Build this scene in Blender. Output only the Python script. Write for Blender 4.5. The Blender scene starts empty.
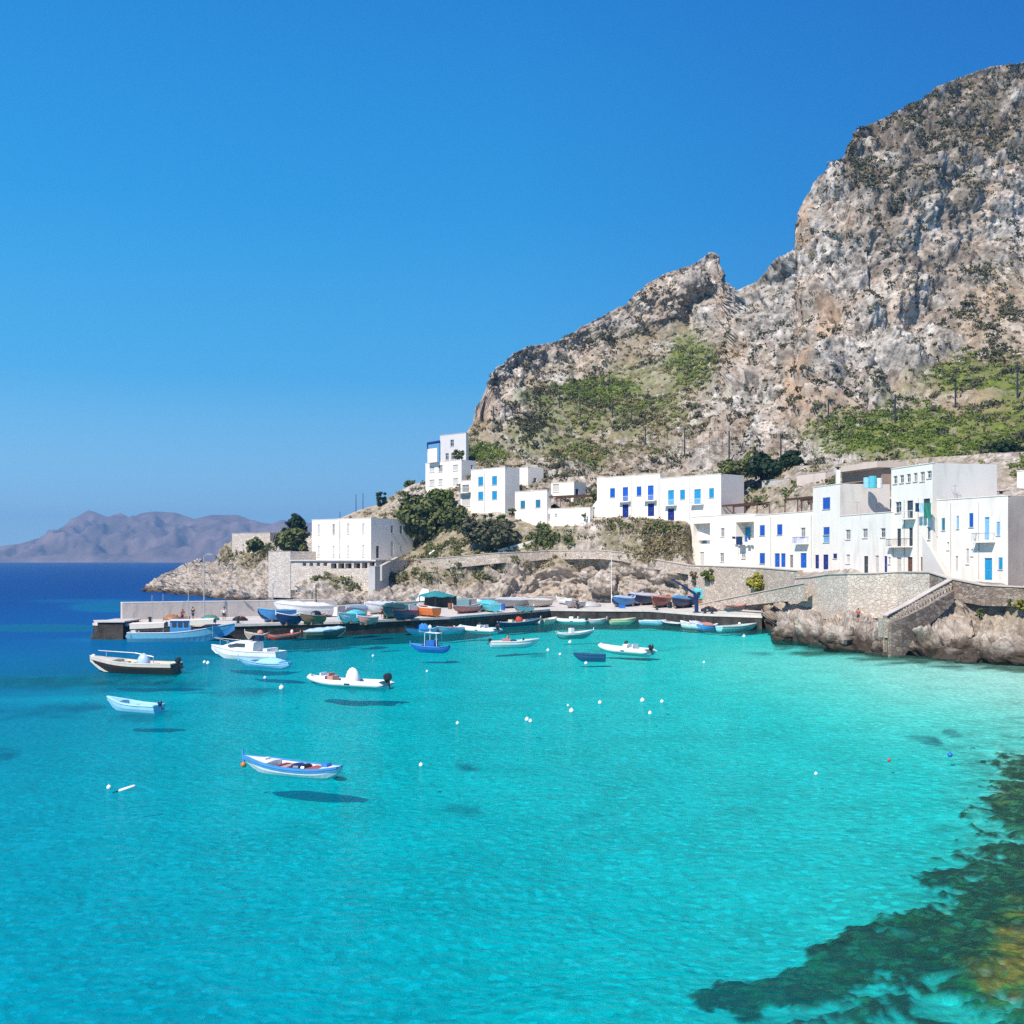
import bpy, math, random
import numpy as np
from mathutils import Vector
random.seed(7); RNG = np.random.default_rng(7)
sc = bpy.context.scene
COL = sc.collection
F, HZ, CX, CH = 1100.0, 560.0, 512.0, 10.0       # focal length in pixels, horizon row, centre column, camera height

# ------------------------------------------------------------------ world placement helpers
def pt(px, py, D):                 # point at forward distance D seen at this pixel
    return Vector(((px-CX)/F*D, D, CH+(HZ-py)/F*D))
def onz(px, py, z=0.0):            # point on the horizontal plane z
    D = (CH-z)*F/(py-HZ)
    return Vector(((px-CX)/F*D, D, z))
def gp(px, D, z): return Vector(((px-CX)/F*D, D, z))

# ------------------------------------------------------------------ numpy noise
def _hash(ix, iy, iz, seed):
    h = (ix*374761393 + iy*668265263 + iz*2147483647 + seed*974634777) & 0xffffffff
    h = ((h ^ (h >> 13))*1274126177) & 0xffffffff
    h = ((h ^ (h >> 16))*2246822519) & 0xffffffff
    return (h ^ (h >> 15)) & 0xffffffff
def pnoise(P, scale, seed=0):
    q = P/scale; i = np.floor(q).astype(np.int64); f = q-i
    u = f*f*f*(f*(f*6-15)+10)
    out = 0
    for dx in (0, 1):
        for dy in (0, 1):
            for dz in (0, 1):
                h = _hash(i[:, 0]+dx, i[:, 1]+dy, i[:, 2]+dz, seed)
                gx = ((h & 1023)/511.5)-1; gy = (((h >> 10) & 1023)/511.5)-1; gz = (((h >> 20) & 1023)/511.5)-1
                d = gx*(f[:, 0]-dx)+gy*(f[:, 1]-dy)+gz*(f[:, 2]-dz)
                w = (u[:, 0] if dx else 1-u[:, 0])*(u[:, 1] if dy else 1-u[:, 1])*(u[:, 2] if dz else 1-u[:, 2])
                out = out+w*d
    return out
def fbm(P, scale, octv=4, seed=0, gain=.5):
    o = 0; a = 1
    for k in range(octv):
        o = o+a*pnoise(P, scale/2**k, seed+k*17); a *= gain
    return o
def cell(P, scale, seed=0):        # F1, F2 cellular distances
    q = P/scale; i = np.floor(q).astype(np.int64)
    f1 = np.full(len(P), 9.); f2 = np.full(len(P), 9.)
    for dx in (-1, 0, 1):
        for dy in (-1, 0, 1):
            for dz in (-1, 0, 1):
                a, b, c = i[:, 0]+dx, i[:, 1]+dy, i[:, 2]+dz
                h = _hash(a, b, c, seed)
                d = (a+(h & 1023)/1023-q[:, 0])**2+(b+((h >> 10) & 1023)/1023-q[:, 1])**2+(c+((h >> 20) & 1023)/1023-q[:, 2])**2
                n = d < f1
                f2 = np.where(n, f1, np.minimum(f2, d)); f1 = np.where(n, d, f1)
    return np.sqrt(f1), np.sqrt(f2)
def emask(px, py, ells):           # soft ellipses
    m = np.zeros_like(px, dtype=float)
    for cx, cy, rx, ry, w in ells:
        r = np.sqrt(((px-cx)/rx)**2+((py-cy)/ry)**2)
        m = np.maximum(m, w*np.clip((1.25-r)/.5, 0, 1))
    return m

# ------------------------------------------------------------------ materials
MATS = {}
def nodes_of(name):
    m = bpy.data.materials.new(name); m.use_nodes = True
    nt = m.node_tree; nt.nodes.clear()
    return m, nt, nt.nodes, nt.links
def rgb(c): return (c[0], c[1], c[2], 1)
def mat(name, col, rough=.7, var=.12, scale=1.2, bump=0., bscale=None, metal=0., spec=.3, stain=None, sfac=.3, detail=4):
    if name in MATS: return MATS[name]
    m, nt, N, L = nodes_of(name)
    out = N.new('ShaderNodeOutputMaterial'); b = N.new('ShaderNodeBsdfPrincipled')
    L.new(b.outputs[0], out.inputs[0])
    b.inputs['Roughness'].default_value = rough; b.inputs['Metallic'].default_value = metal
    b.inputs['Specular IOR Level'].default_value = spec
    tc = N.new('ShaderNodeTexCoord')
    nz = N.new('ShaderNodeTexNoise'); nz.inputs['Scale'].default_value = scale; nz.inputs['Detail'].default_value = detail
    L.new(tc.outputs['Object'], nz.inputs['Vector'])
    r = N.new('ShaderNodeValToRGB'); L.new(nz.outputs[0], r.inputs[0])
    r.color_ramp.elements[0].position = .3; r.color_ramp.elements[1].position = .7
    r.color_ramp.elements[0].color = rgb([max(0, c*(1-var)) for c in col])
    r.color_ramp.elements[1].color = rgb([min(1, c*(1+var)) for c in col])
    c = r.outputs[0]
    if stain:
        n2 = N.new('ShaderNodeTexNoise'); n2.inputs['Scale'].default_value = .7; n2.inputs['Detail'].default_value = 6
        mp = N.new('ShaderNodeMapping'); mp.inputs['Scale'].default_value = (1.6, 1.6, .35)
        L.new(tc.outputs['Object'], mp.inputs[0]); L.new(mp.outputs[0], n2.inputs['Vector'])
        r2 = N.new('ShaderNodeValToRGB'); r2.color_ramp.elements[0].position = .52; r2.color_ramp.elements[1].position = .75
        r2.color_ramp.elements[0].color = (0, 0, 0, 1); r2.color_ramp.elements[1].color = (sfac, sfac, sfac, 1)
        L.new(n2.outputs[0], r2.inputs[0])
        mx = N.new('ShaderNodeMix'); mx.data_type = 'RGBA'
        L.new(r2.outputs[0], mx.inputs[0]); L.new(c, mx.inputs[6]); mx.inputs[7].default_value = rgb(stain)
        c = mx.outputs[2]
    L.new(c, b.inputs['Base Color'])
    if bump:
        bp = N.new('ShaderNodeBump'); bp.inputs['Strength'].default_value = bump; bp.inputs['Distance'].default_value = .1
        n3 = N.new('ShaderNodeTexNoise'); n3.inputs['Scale'].default_value = bscale or scale*4; n3.inputs['Detail'].default_value = 5
        L.new(tc.outputs['Object'], n3.inputs['Vector']); L.new(n3.outputs[0], bp.inputs['Height'])
        L.new(bp.outputs[0], b.inputs['Normal'])
    MATS[name] = m
    return m

WHITE = mat('white_plaster', (.85, .785, .70), .85, .03, .4, .15, 6, stain=(.58, .53, .46), sfac=.26)
WARMW = mat('warm_white_plaster', (.82, .765, .70), .85, .05, .4, .15, 6, stain=(.5, .43, .36), sfac=.4)
GREYP = mat('grey_plaster', (.52, .49, .46), .9, .08, .4, .2, 5, stain=(.3, .28, .26), sfac=.4)
PINKP = mat('pink_plaster', (.66, .54, .47), .9, .08, .4, .2, 5, stain=(.45, .36, .3), sfac=.4)
BLUE = mat('royal_blue_paint', (.012, .11, .50), .5, .12, 3)
NAVY = mat('navy_paint', (.012, .03, .20), .5, .12, 3)
CYAN = mat('cyan_paint', (.02, .30, .55), .5, .12, 3)
LBLUE = mat('light_blue_paint', (.22, .46, .70), .5, .12, 3)
GLASS = mat('window_glass', (.05, .06, .075), .15, .2, 2, spec=.5)
GREYW = mat('grey_shutter', (.26, .25, .245), .6, .12, 3)
BROWN = mat('brown_wood', (.13, .065, .04), .7, .2, 4)
FRAME = mat('white_frame', (.74, .74, .73), .6, .05, 3)
IRON = mat('dark_iron', (.045, .05, .06), .5, .1, 3, metal=.3)
STEEL = mat('pale_steel', (.45, .46, .47), .45, .08, 3, metal=.4)
ROOFT = mat('roof_screed', (.50, .47, .43), .9, .12, .5, .2)

def rockmat(name, tones, warm, veg, s=1., bumpd=.35, wet_shade=False):
    m, nt, N, L = nodes_of(name)
    out = N.new('ShaderNodeOutputMaterial'); b = N.new('ShaderNodeBsdfPrincipled'); L.new(b.outputs[0], out.inputs[0])
    b.inputs['Roughness'].default_value = .92; b.inputs['Specular IOR Level'].default_value = .15
    tc = N.new('ShaderNodeTexCoord').outputs['Object']
    def noise(scale, det=6, rough=.6, vec=tc):
        n = N.new('ShaderNodeTexNoise'); n.inputs['Scale'].default_value = scale; n.inputs['Detail'].default_value = det
        n.inputs['Roughness'].default_value = rough; L.new(vec, n.inputs['Vector']); return n.outputs[0]
    def ramp(src, stops):
        r = N.new('ShaderNodeValToRGB'); L.new(src, r.inputs[0])
        while len(r.color_ramp.elements) < len(stops): r.color_ramp.elements.new(.5)
        for e, (p, c) in zip(r.color_ramp.elements, stops): e.position = p; e.color = rgb(c)
        return r.outputs[0]
    def mix(f, a, c, mode='MIX'):
        x = N.new('ShaderNodeMix'); x.data_type = 'RGBA'; x.blend_type = mode
        L.new(f, x.inputs[0])
        for v, k in ((a, 6), (c, 7)):
            if hasattr(v, 'is_linked'): L.new(v, x.inputs[k])
            else: x.inputs[k].default_value = rgb(v)
        return x.outputs[2]
    def attr(nm):
        a = N.new('ShaderNodeAttribute'); a.attribute_name = nm; return a.outputs['Fac']
    def math_(op, a, c):
        x = N.new('ShaderNodeMath'); x.operation = op
        for v, k in ((a, 0), (c, 1)):
            if hasattr(v, 'is_linked'): L.new(v, x.inputs[k])
            else: x.inputs[k].default_value = v
        x.use_clamp = True
        return x.outputs[0]
    base = ramp(noise(.55*s, 8, .72), [(.36, tones[0]), (.455, tones[1]), (.54, tones[2]), (.66, tones[3])])
    mp = N.new('ShaderNodeMapping'); mp.inputs['Scale'].default_value = (1.4, 1.4, .3); L.new(tc, mp.inputs[0])
    st = ramp(noise(.16*s, 6, .65, mp.outputs[0]), [(.42, (0, 0, 0)), (.62, (.55, .55, .55))])
    base = mix(st, base, [c*.62 for c in tones[1]])
    base = mix(ramp(noise(1.15*s, 7, .75), [(.565, (0, 0, 0)), (.61, (.85, .85, .85))]), base, [c*.85 for c in tones[0]])  # dark spots: lichen, plus the shade of crevices and holes painted in
    base = mix(math_('MULTIPLY', ramp(noise(.09*s, 5), [(.45, (0, 0, 0)), (.62, (1, 1, 1))]), .35), base, warm)
    base = mix(math_('MULTIPLY', attr('warm'), ramp(noise(.35*s, 5), [(.35, (.2, .2, .2)), (.6, (1, 1, 1))])), base, warm)
    base = mix(math_('MULTIPLY', attr('cover'), ramp(noise(.28*s, 7, .7), [(.36, (.1, .1, .1)), (.55, (.9, .9, .9))])), base, (.095, .073, .056))
    vm = math_('MULTIPLY', attr('veg'), ramp(noise(.5*s, 6, .7), [(.38, (.15, .15, .15)), (.58, (1, 1, 1))]))
    base = mix(vm, base, ramp(noise(.2*s, 5), [(.4, veg[0]), (.6, veg[1])]))
    if not wet_shade:
        gm_ = math_('MULTIPLY', attr('grass'), ramp(noise(.45*s, 7, .72), [(.36, (.15, .15, .15)), (.52, (1, 1, 1))]))
        base = mix(gm_, base, ramp(noise(.9*s, 6, .7), [(.36, (.065, .10, .016)), (.64, (.19, .225, .045))]))
    if wet_shade:
        sp = N.new('ShaderNodeSeparateXYZ'); L.new(tc, sp.inputs[0])
        nn = noise(.35, 5); z1 = N.new('ShaderNodeMath'); z1.operation = 'MULTIPLY_ADD'; L.new(nn, z1.inputs[0]); z1.inputs[1].default_value = -3.4; L.new(sp.outputs[2], z1.inputs[2])
        z2 = N.new('ShaderNodeMath'); z2.operation = 'MULTIPLY_ADD'; L.new(z1.outputs[0], z2.inputs[0]); z2.inputs[1].default_value = .35; z2.inputs[2].default_value = .6; z2.use_clamp = True
        wet_shade_f = ramp(z2.outputs[0], [(.22, (.95, .95, .95)), (.68, (0, 0, 0))])
        base = mix(wet_shade_f, base, (.055, .040, .028))  # dark waterline belt: black lichen stain plus overhang shade put into the colour
    L.new(base, b.inputs['Base Color'])
    bp = N.new('ShaderNodeBump'); bp.inputs['Strength'].default_value = .8; bp.inputs['Distance'].default_value = bumpd
    L.new(noise(1.1*s, 9, .7), bp.inputs['Height']); L.new(bp.outputs[0], b.inputs['Normal'])
    MATS[name] = m
    return m
M_MOUNT = rockmat('limestone_mountain', [(.055, .046, .04), (.30, .27, .24), (.55, .505, .455), (.78, .735, .675)], (.46, .31, .20), [(.13, .115, .045), (.30, .24, .135)], .7, .5)
M_SHORE = rockmat('shore_rock', [(.12, .095, .078), (.34, .285, .235), (.54, .48, .42), (.72, .66, .59)], (.46, .37, .29), [(.14, .125, .05), (.27, .22, .11)], 1.5, .4, True)

def stonewall(name, c1, c2, mortar, scale=1.6):
    m, nt, N, L = nodes_of(name)
    out = N.new('ShaderNodeOutputMaterial'); b = N.new('ShaderNodeBsdfPrincipled'); L.new(b.outputs[0], out.inputs[0])
    b.inputs['Roughness'].default_value = .92; b.inputs['Specular IOR Level'].default_value = .15
    tc = N.new('ShaderNodeTexCoord').outputs['Object']
    v = N.new('ShaderNodeTexVoronoi'); v.inputs['Scale'].default_value = scale; L.new(tc, v.inputs['Vector'])
    mp = N.new('ShaderNodeMapping'); mp.inputs['Scale'].default_value = (1, 1, 1.9); L.new(tc, mp.inputs[0]); L.new(mp.outputs[0], v.inputs['Vector'])
    ve = N.new('ShaderNodeTexVoronoi'); ve.feature = 'DISTANCE_TO_EDGE'; ve.inputs['Scale'].default_value = scale; L.new(mp.outputs[0], ve.inputs['Vector'])
    n = N.new('ShaderNodeTexNoise'); n.inputs['Scale'].default_value = .5; n.inputs['Detail'].default_value = 8; L.new(tc, n.inputs['Vector'])
    sep = N.new('ShaderNodeSeparateColor'); L.new(v.outputs['Color'], sep.inputs[0])
    ad = N.new('ShaderNodeMath'); ad.operation = 'ADD'; L.new(sep.outputs[0], ad.inputs[0]); L.new(n.outputs[0], ad.inputs[1])
    r = N.new('ShaderNodeValToRGB'); r.color_ramp.elements[0].position = .45; r.color_ramp.elements[1].position = 1.
    r.color_ramp.elements[0].color = rgb(c1); r.color_ramp.elements[1].color = rgb(c2)
    dv = N.new('ShaderNodeMath'); dv.operation = 'MULTIPLY'; dv.inputs[1].default_value = .62; L.new(ad.outputs[0], dv.inputs[0]); L.new(dv.outputs[0], r.inputs[0])
    er = N.new('ShaderNodeValToRGB'); er.color_ramp.elements[0].position = 0; er.color_ramp.elements[1].position = .07
    L.new(ve.outputs['Distance'], er.inputs[0])
    mx = N.new('ShaderNodeMix'); mx.data_type = 'RGBA'; L.new(er.outputs[0], mx.inputs[0]); mx.inputs[6].default_value = rgb(mortar); L.new(r.outputs[0], mx.inputs[7])
    L.new(mx.outputs[2], b.inputs['Base Color'])
    bp = N.new('ShaderNodeBump'); bp.inputs['Strength'].default_value = .7; bp.inputs['Distance'].default_value = .1
    L.new(er.outputs[0], bp.inputs['Height']); L.new(bp.outputs[0], b.inputs['Normal'])
    MATS[name] = m; return m
STONE = stonewall('beige_masonry', (.46, .38, .31), (.66, .57, .48), (.40, .33, .275))
STONE2 = stonewall('brown_masonry', (.22, .17, .135), (.42, .35, .29), (.2, .16, .13))
STONEG = stonewall('grey_masonry', (.56, .48, .40), (.74, .655, .56), (.52, .45, .38), 1.5)
CONC = mat('quay_concrete', (.58, .53, .48), .9, .12, .35, .25, 3, stain=(.33, .29, .25), sfac=.6)
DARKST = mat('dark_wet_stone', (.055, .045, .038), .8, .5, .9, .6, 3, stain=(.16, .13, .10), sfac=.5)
PARAP = mat('parapet_cap', (.55, .49, .43), .9, .12, .5, .25, 4)

# ------------------------------------------------------------------ mesh building
ORG = {}
def link(o):
    COL.objects.link(o); return o
def thing(name, label, cat, loc=(0, 0, 0), rz=0, group=None):
    o = bpy.data.objects.new(name, None); link(o); o.empty_display_size = .3
    o.location = loc; o.rotation_euler = (0, 0, rz)
    o['label'] = label; o['category'] = cat
    if group: o['group'] = group
    return o
def tag(o, label, cat, group=None):
    o['label'] = label; o['category'] = cat
    if group: o['group'] = group
    return o
class MB:
    def __init__(s): s.v = []; s.f = []; s.mi = []; s.cur = 0
    def add(s, vs, fs):
        n = len(s.v); s.v += [tuple(p) for p in vs]; s.f += [tuple(i+n for i in f) for f in fs]; s.mi += [s.cur]*len(fs)
    def obox(s, o, ax, ay, az):              # corner + three edge vectors
        o, ax, ay, az = Vector(o), Vector(ax), Vector(ay), Vector(az)
        p = [o, o+ax, o+ax+ay, o+ay, o+az, o+ax+az, o+ax+ay+az, o+ay+az]
        s.add(p, [(0, 3, 2, 1), (4, 5, 6, 7), (0, 1, 5, 4), (1, 2, 6, 5), (2, 3, 7, 6), (3, 0, 4, 7)])
    def box(s, c, d):
        s.obox((c[0]-d[0]/2, c[1]-d[1]/2, c[2]-d[2]/2), (d[0], 0, 0), (0, d[1], 0), (0, 0, d[2]))
    def tube(s, pts, r, n=6, cap=True):
        pts = [Vector(p) for p in pts]
        rs = r if isinstance(r, (list, tuple)) else [r]*len(pts)
        rings = []
        for i, p in enumerate(pts):
            t = (pts[min(i+1, len(pts)-1)]-pts[max(i-1, 0)]).normalized()
            a = t.cross(Vector((0, 0, 1)))
            if a.length < .05: a = t.cross(Vector((0, 1, 0)))
            a.normalize(); b = a.cross(t)
            rings.append([p+(a*math.cos(k*2*math.pi/n)+b*math.sin(k*2*math.pi/n))*rs[i] for k in range(n)])
        s.loft(rings, True, cap)
    def loft(s, rings, closed=False, cap=False):
        n = len(rings[0]); vs = [p for r in rings for p in r]; fs = []
        for i in range(len(rings)-1):
            for k in range(n if closed else n-1):
                k2 = (k+1) % n
                fs.append((i*n+k, i*n+k2, (i+1)*n+k2, (i+1)*n+k))
        if cap: fs.append(tuple(range(n))[::-1]); fs.append(tuple((len(rings)-1)*n+k for k in range(n)))
        s.add(vs, fs)
    def ball(s, c, r, seg=10, ring=6, sq=(1, 1, 1)):
        rings = []
        for i in range(ring+1):
            t = math.pi*i/ring
            rings.append([(c[0]+r*sq[0]*math.sin(t)*math.cos(2*math.pi*k/seg), c[1]+r*sq[1]*math.sin(t)*math.sin(2*math.pi*k/seg), c[2]+r*sq[2]*math.cos(t)) for k in range(seg)])
        s.loft(rings, True)
    def build(s, name, m, parent=None, smooth=False, org=None):
        me = bpy.data.meshes.new(name)
        if parent is not None and parent.name in ORG: org = ORG[parent.name]
        if org is not None: vs = [(p[0]-org[0], p[1]-org[1], p[2]-org[2]) for p in s.v]
        else: vs = s.v
        me.from_pydata(vs, [], s.f)
        ms = m if isinstance(m, list) else [m]
        for x in ms: me.materials.append(x)
        if len(ms) > 1: me.polygons.foreach_set('material_index', s.mi)
        if smooth: me.polygons.foreach_set('use_smooth', [True]*len(s.f))
        me.update()
        o = bpy.data.objects.new(name, me); link(o)
        if parent is not None:
            o.parent = parent
            if parent.name in ORG: ORG[o.name] = ORG[parent.name]
        elif org is not None: o.location = org
        return o
def npmesh(name, V, Q, m, attrs=None, smooth=True, parent=None):
    V = np.asarray(V, dtype=np.float32); Q = np.asarray(Q, dtype=np.int32)
    me = bpy.data.meshes.new(name); k = Q.shape[1]
    me.vertices.add(len(V)); me.vertices.foreach_set('co', V.ravel())
    me.loops.add(Q.size); me.loops.foreach_set('vertex_index', Q.ravel())
    me.polygons.add(len(Q)); me.polygons.foreach_set('loop_start', np.arange(0, Q.size, k, dtype=np.int32))
    me.polygons.foreach_set('use_smooth', np.full(len(Q), smooth))
    for nm, a in (attrs or {}).items():
        at = me.attributes.new(nm, 'FLOAT', 'POINT'); at.data.foreach_set('value', np.asarray(a, dtype=np.float32))
    me.materials.append(m); me.update(calc_edges=True); me.validate()
    o = bpy.data.objects.new(name, me); link(o)
    if parent is not None: o.parent = parent
    return o
def gridq(nr, nc):
    i = np.arange(nr*nc).reshape(nr, nc)
    return np.stack([i[:-1, :-1].ravel(), i[:-1, 1:].ravel(), i[1:, 1:].ravel(), i[1:, :-1].ravel()], 1)

# ------------------------------------------------------------------ terrain sheets
class Sheet: pass
def col_eval(cols, px, py):
    ks = sorted(cols); arr = {}
    out = np.zeros_like(px)
    for k in ks:
        c = sorted(cols[k]); arr[k] = np.interp(py, [a for a, _ in c], [b for _, b in c])
    for a, b in zip(ks[:-1], ks[1:]):
        m = (px >= a) & (px <= b); t = (px-a)/(b-a)
        out = np.where(m, arr[a]*(1-t)+arr[b]*t, out)
    out = np.where(px < ks[0], arr[ks[0]], out); out = np.where(px > ks[-1], arr[ks[-1]], out)
    return out
def smooth1(A, w, axis):
    if w < 1: return A
    k = np.ones(2*w+1)/(2*w+1)
    pad = [(0, 0), (0, 0)]; pad[axis] = (w, w)
    B = np.pad(A, pad, mode='edge')
    return np.apply_along_axis(lambda v: np.convolve(v, k, 'valid'), axis, B)
def make_sheet(name, cols, top, pxs, nrow, disp, material, masks, skirt=None, back=True, sm=(3, 3), power=1.):
    ks = sorted(cols)
    base = np.interp(pxs, ks, [max(a for a, _ in cols[k]) for k in ks])
    tp = np.interp(pxs, [a for a, _ in top], [b for _, b in top])
    t = np.linspace(0, 1, nrow)**power
    PY = base[None, :]+(tp-base)[None, :]*t[:, None]
    PX = np.repeat(pxs[None, :], nrow, 0)
    D = col_eval(cols, PX, PY)
    D = smooth1(smooth1(D, sm[0], 1), sm[1], 0)
    X = (PX-CX)/F*D; Y = D.copy(); Z = CH+(HZ-PY)/F*D
    P = np.stack([X, Y, Z], -1)
    rows = [P]; rpx = [PX]; rpy = [PY]
    if skirt is not None:
        s = P[0:1].copy(); s[..., 2] = skirt; s[..., 1] += 1.5; s[..., 0] += 1.5*(pxs[None]-CX)/F; rows.insert(0, s); rpx.insert(0, PX[:1]); rpy.insert(0, PY[:1]+3)
    if back:
        for dy, dz in ((1.2, .1), (3, .5), (7, 2), (14, 6), (30, 18), (60, 45)):
            s = P[-1:].copy(); s[..., 1] += dy; s[..., 0] += (pxs[None]-CX)/F*dy; s[..., 2] -= dz
            rows.append(s); rpx.append(PX[-1:]); rpy.append(PY[-1:])
    P = np.concatenate(rows); PX = np.concatenate(rpx); PY = np.concatenate(rpy)
    du = np.gradient(P, axis=1); dv = np.gradient(P, axis=0)
    N = np.cross(du, dv); N /= np.linalg.norm(N, axis=-1, keepdims=True)+1e-9
    flip = (N*(P-np.array([0, 0, CH]))).sum(-1) > 0
    N[flip] *= -1
    for a in (0, 1):
        for c in range(3): N[..., c] = smooth1(N[..., c], 3, a)
    N /= np.linalg.norm(N, axis=-1, keepdims=True)+1e-9
    p = P.reshape(-1, 3); n = N.reshape(-1, 3); px = PX.ravel(); py = PY.ravel()
    d = disp(p, n, px, py)
    p2 = p+n*d[:, None]
    G = p2.reshape(P.shape)
    n2 = np.cross(np.gradient(G, axis=1), np.gradient(G, axis=0)).reshape(-1, 3)
    n2 /= np.linalg.norm(n2, axis=1, keepdims=True)+1e-9
    n2[(n2*n).sum(1) < 0] *= -1
    o = npmesh(name, p2, gridq(*P.shape[:2]), material, {k: f(p, n, px, py) for k, f in masks.items()})
    o['kind'] = 'structure'
    S = Sheet(); S.o = o; S.P = p2; S.N = n2; S.px = px; S.py = py; S.n0 = n
    return S

# ---- mountain
M_TOP = [(440, 470), (462, 447), (470, 432), (478, 416), (487, 387), (497, 369), (507, 361), (526, 348), (546, 345), (563, 338), (580, 330), (592, 320), (609, 313), (626, 304),
         (637, 293), (648, 283), (665, 274), (685, 267), (696, 264), (705, 257), (712, 253), (718, 256), (720, 266), (722, 278), (726, 284), (730, 290), (735, 291), (757, 283), (779, 258), (795, 248),
         (796, 227), (804, 205), (817, 180), (830, 165), (845, 159), (849, 144), (858, 129), (877, 123), (896, 112), (921, 100), (940, 86), (969, 75), (991, 67), (1020, 63), (1060, 52), (1120, 45), (1250, 40)]
M_COL = {
 440: [(500, 262), (470, 272), (440, 280)],
 470: [(500, 248), (470, 262), (450, 274), (430, 284)],
 490: [(500, 242), (470, 256), (440, 272), (400, 290), (385, 296)],
 550: [(505, 236), (475, 252), (440, 270), (400, 294), (370, 310), (345, 322)],
 610: [(505, 232), (475, 246), (440, 266), (400, 290), (370, 312), (345, 332), (325, 335), (310, 341)],
 650: [(505, 228), (475, 242), (440, 262), (400, 286), (360, 312), (338, 336), (320, 335.5), (294, 335), (280, 346)],
 690: [(505, 222), (475, 236), (440, 254), (400, 274), (360, 300), (332, 332), (322, 342), (312, 341), (282, 338), (264, 352)],
 722: [(505, 215), (475, 228), (440, 244), (400, 262), (350, 284), (315, 312), (300, 344), (280, 343), (255, 354)],
 731: [(505, 213), (475, 226), (440, 242), (400, 258), (350, 278), (310, 296), (290, 303)],
 760: [(505, 206), (475, 219), (440, 235), (400, 250), (350, 266), (310, 280), (282, 292)],
 796: [(500, 198), (470, 210), (430, 226), (400, 238), (350, 254), (300, 268), (260, 278), (225, 284), (205, 292)],
 830: [(495, 190), (465, 203), (430, 220), (400, 231), (350, 248), (310, 260), (280, 268), (230, 276), (180, 284), (160, 292)],
 870: [(490, 180), (462, 192), (430, 210), (400, 224), (360, 242), (310, 256), (270, 266), (220, 274), (170, 286), (122, 316)],
 920: [(485, 170), (460, 182), (430, 200), (400, 222), (360, 246), (310, 262), (260, 272), (200, 280), (160, 296), (100, 336)],
 970: [(480, 160), (455, 172), (420, 198), (390, 222), (360, 242), (300, 264), (255, 276), (245, 284), (200, 290), (160, 304), (74, 352)],
 1024: [(475, 152), (450, 165), (420, 190), (390, 216), (360, 240), (300, 268), (265, 282), (230, 292), (180, 300), (140, 316), (62, 370)],
 1250: [(470, 140), (440, 155), (400, 190), (360, 220), (300, 250), (200, 290), (120, 330), (40, 380)]}
ROCKY_L = [(690, 292, 62, 30, 1), (560, 360, 60, 22, .8), (505, 385, 28, 42, 1), (640, 305, 50, 25, .8)]
SLOPE_L = [(600, 400, 110, 62, 1), (650, 345, 70, 28, .9), (520, 445, 60, 45, .8), (690, 360, 34, 50, .8)]
GREEN_R = [(930, 432, 112, 30, 1), (990, 372, 60, 20, 1), (1010, 440, 60, 40, 1), (1080, 420, 90, 60, 1)]
SLOPE_R = [(1000, 300, 48, 60, 1), (985, 395, 60, 40, .9)]
TOPCOV = [(960, 120, 110, 50, 1), (1010, 100, 90, 60, 1), (880, 150, 45, 34, .9), (935, 175, 70, 25, .6), (905, 225, 25, 40, .5)]
def soft_region(px, py): return np.clip(emask(px, py, SLOPE_L)*.85+emask(px, py, GREEN_R)+emask(px, py, SLOPE_R)*.8-emask(px, py, ROCKY_L)*.7, 0, 1)
def disp_m(p, n, px, py):
    soft = soft_region(px, py); k = 1-.82*soft
    far = np.clip((py-430)/60, 0, 1); k = k*(1-.5*far)*(1-.5*emask(px, py, [(680, 303, 46, 24, 1), (905, 215, 60, 26, .8), (985, 225, 60, 26, .8)]))
    big = fbm(p*np.array([1, 1, .7]), 38, 3, 3)*7.0
    f1, f2 = cell(p*np.array([1, 1, .8])+fbm(p, 14, 2, 9)[:, None]*5, 13, 5)
    crag = (np.clip(f2-f1, 0, .6)-.25)*6.5
    g1, g2 = cell(p*np.array([1, 1, .85])+fbm(p, 6, 2, 19)[:, None]*2, 4.6, 8)
    knob = (.55-g1)*2.6
    h1, h2 = cell(p+fbm(p, 2.5, 2, 29)[:, None], 1.9, 12)
    kn2 = (.5-h1)*1.0
    i1, _ = cell(p+fbm(p, 1.4, 2, 39)[:, None]*.5, 1.05, 14)
    fine = fbm(p, 2.4, 3, 31)*.7+(.5-i1)*.62
    strata = -np.abs(pnoise(p*np.array([.25, .25, 1.]), 7, 41))*3.2
    top = np.clip((py-np.interp(px, [a for a, _ in M_TOP], [b for _, b in M_TOP]))/10, .35, 1)
    return k*(big*.8+crag*1.35+knob*1.0+kn2*1.25+strata)*top+(fine*1.5+fbm(p, .9, 2, 61)*.5)*(1-.3*soft)
def veg_m(p, n, px, py):
    v = np.clip(emask(px, py, SLOPE_L)-emask(px, py, ROCKY_L)*.8, 0, 1)*.85+emask(px, py, GREEN_R)*.75+emask(px, py, SLOPE_R)*.35+emask(px, py, TOPCOV)*.2
    return np.clip(v+fbm(p, 20, 3, 77)*.35, 0, 1)
def warm_m(p, n, px, py):
    v = emask(px, py, [(800, 388, 22, 34, .9), (828, 315, 14, 24, .8), (735, 350, 14, 20, .4), (990, 408, 44, 20, .8), (480, 400, 14, 40, .5), (495, 460, 30, 15, .4), (803, 215, 8, 34, .8), (840, 405, 20, 12, .5), (853, 140, 6, 18, .8), (1000, 320, 40, 50, .4)])
    return np.clip(v+np.clip(fbm(p, 26, 3, 91), 0, 1)*.3, 0, 1)
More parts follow.
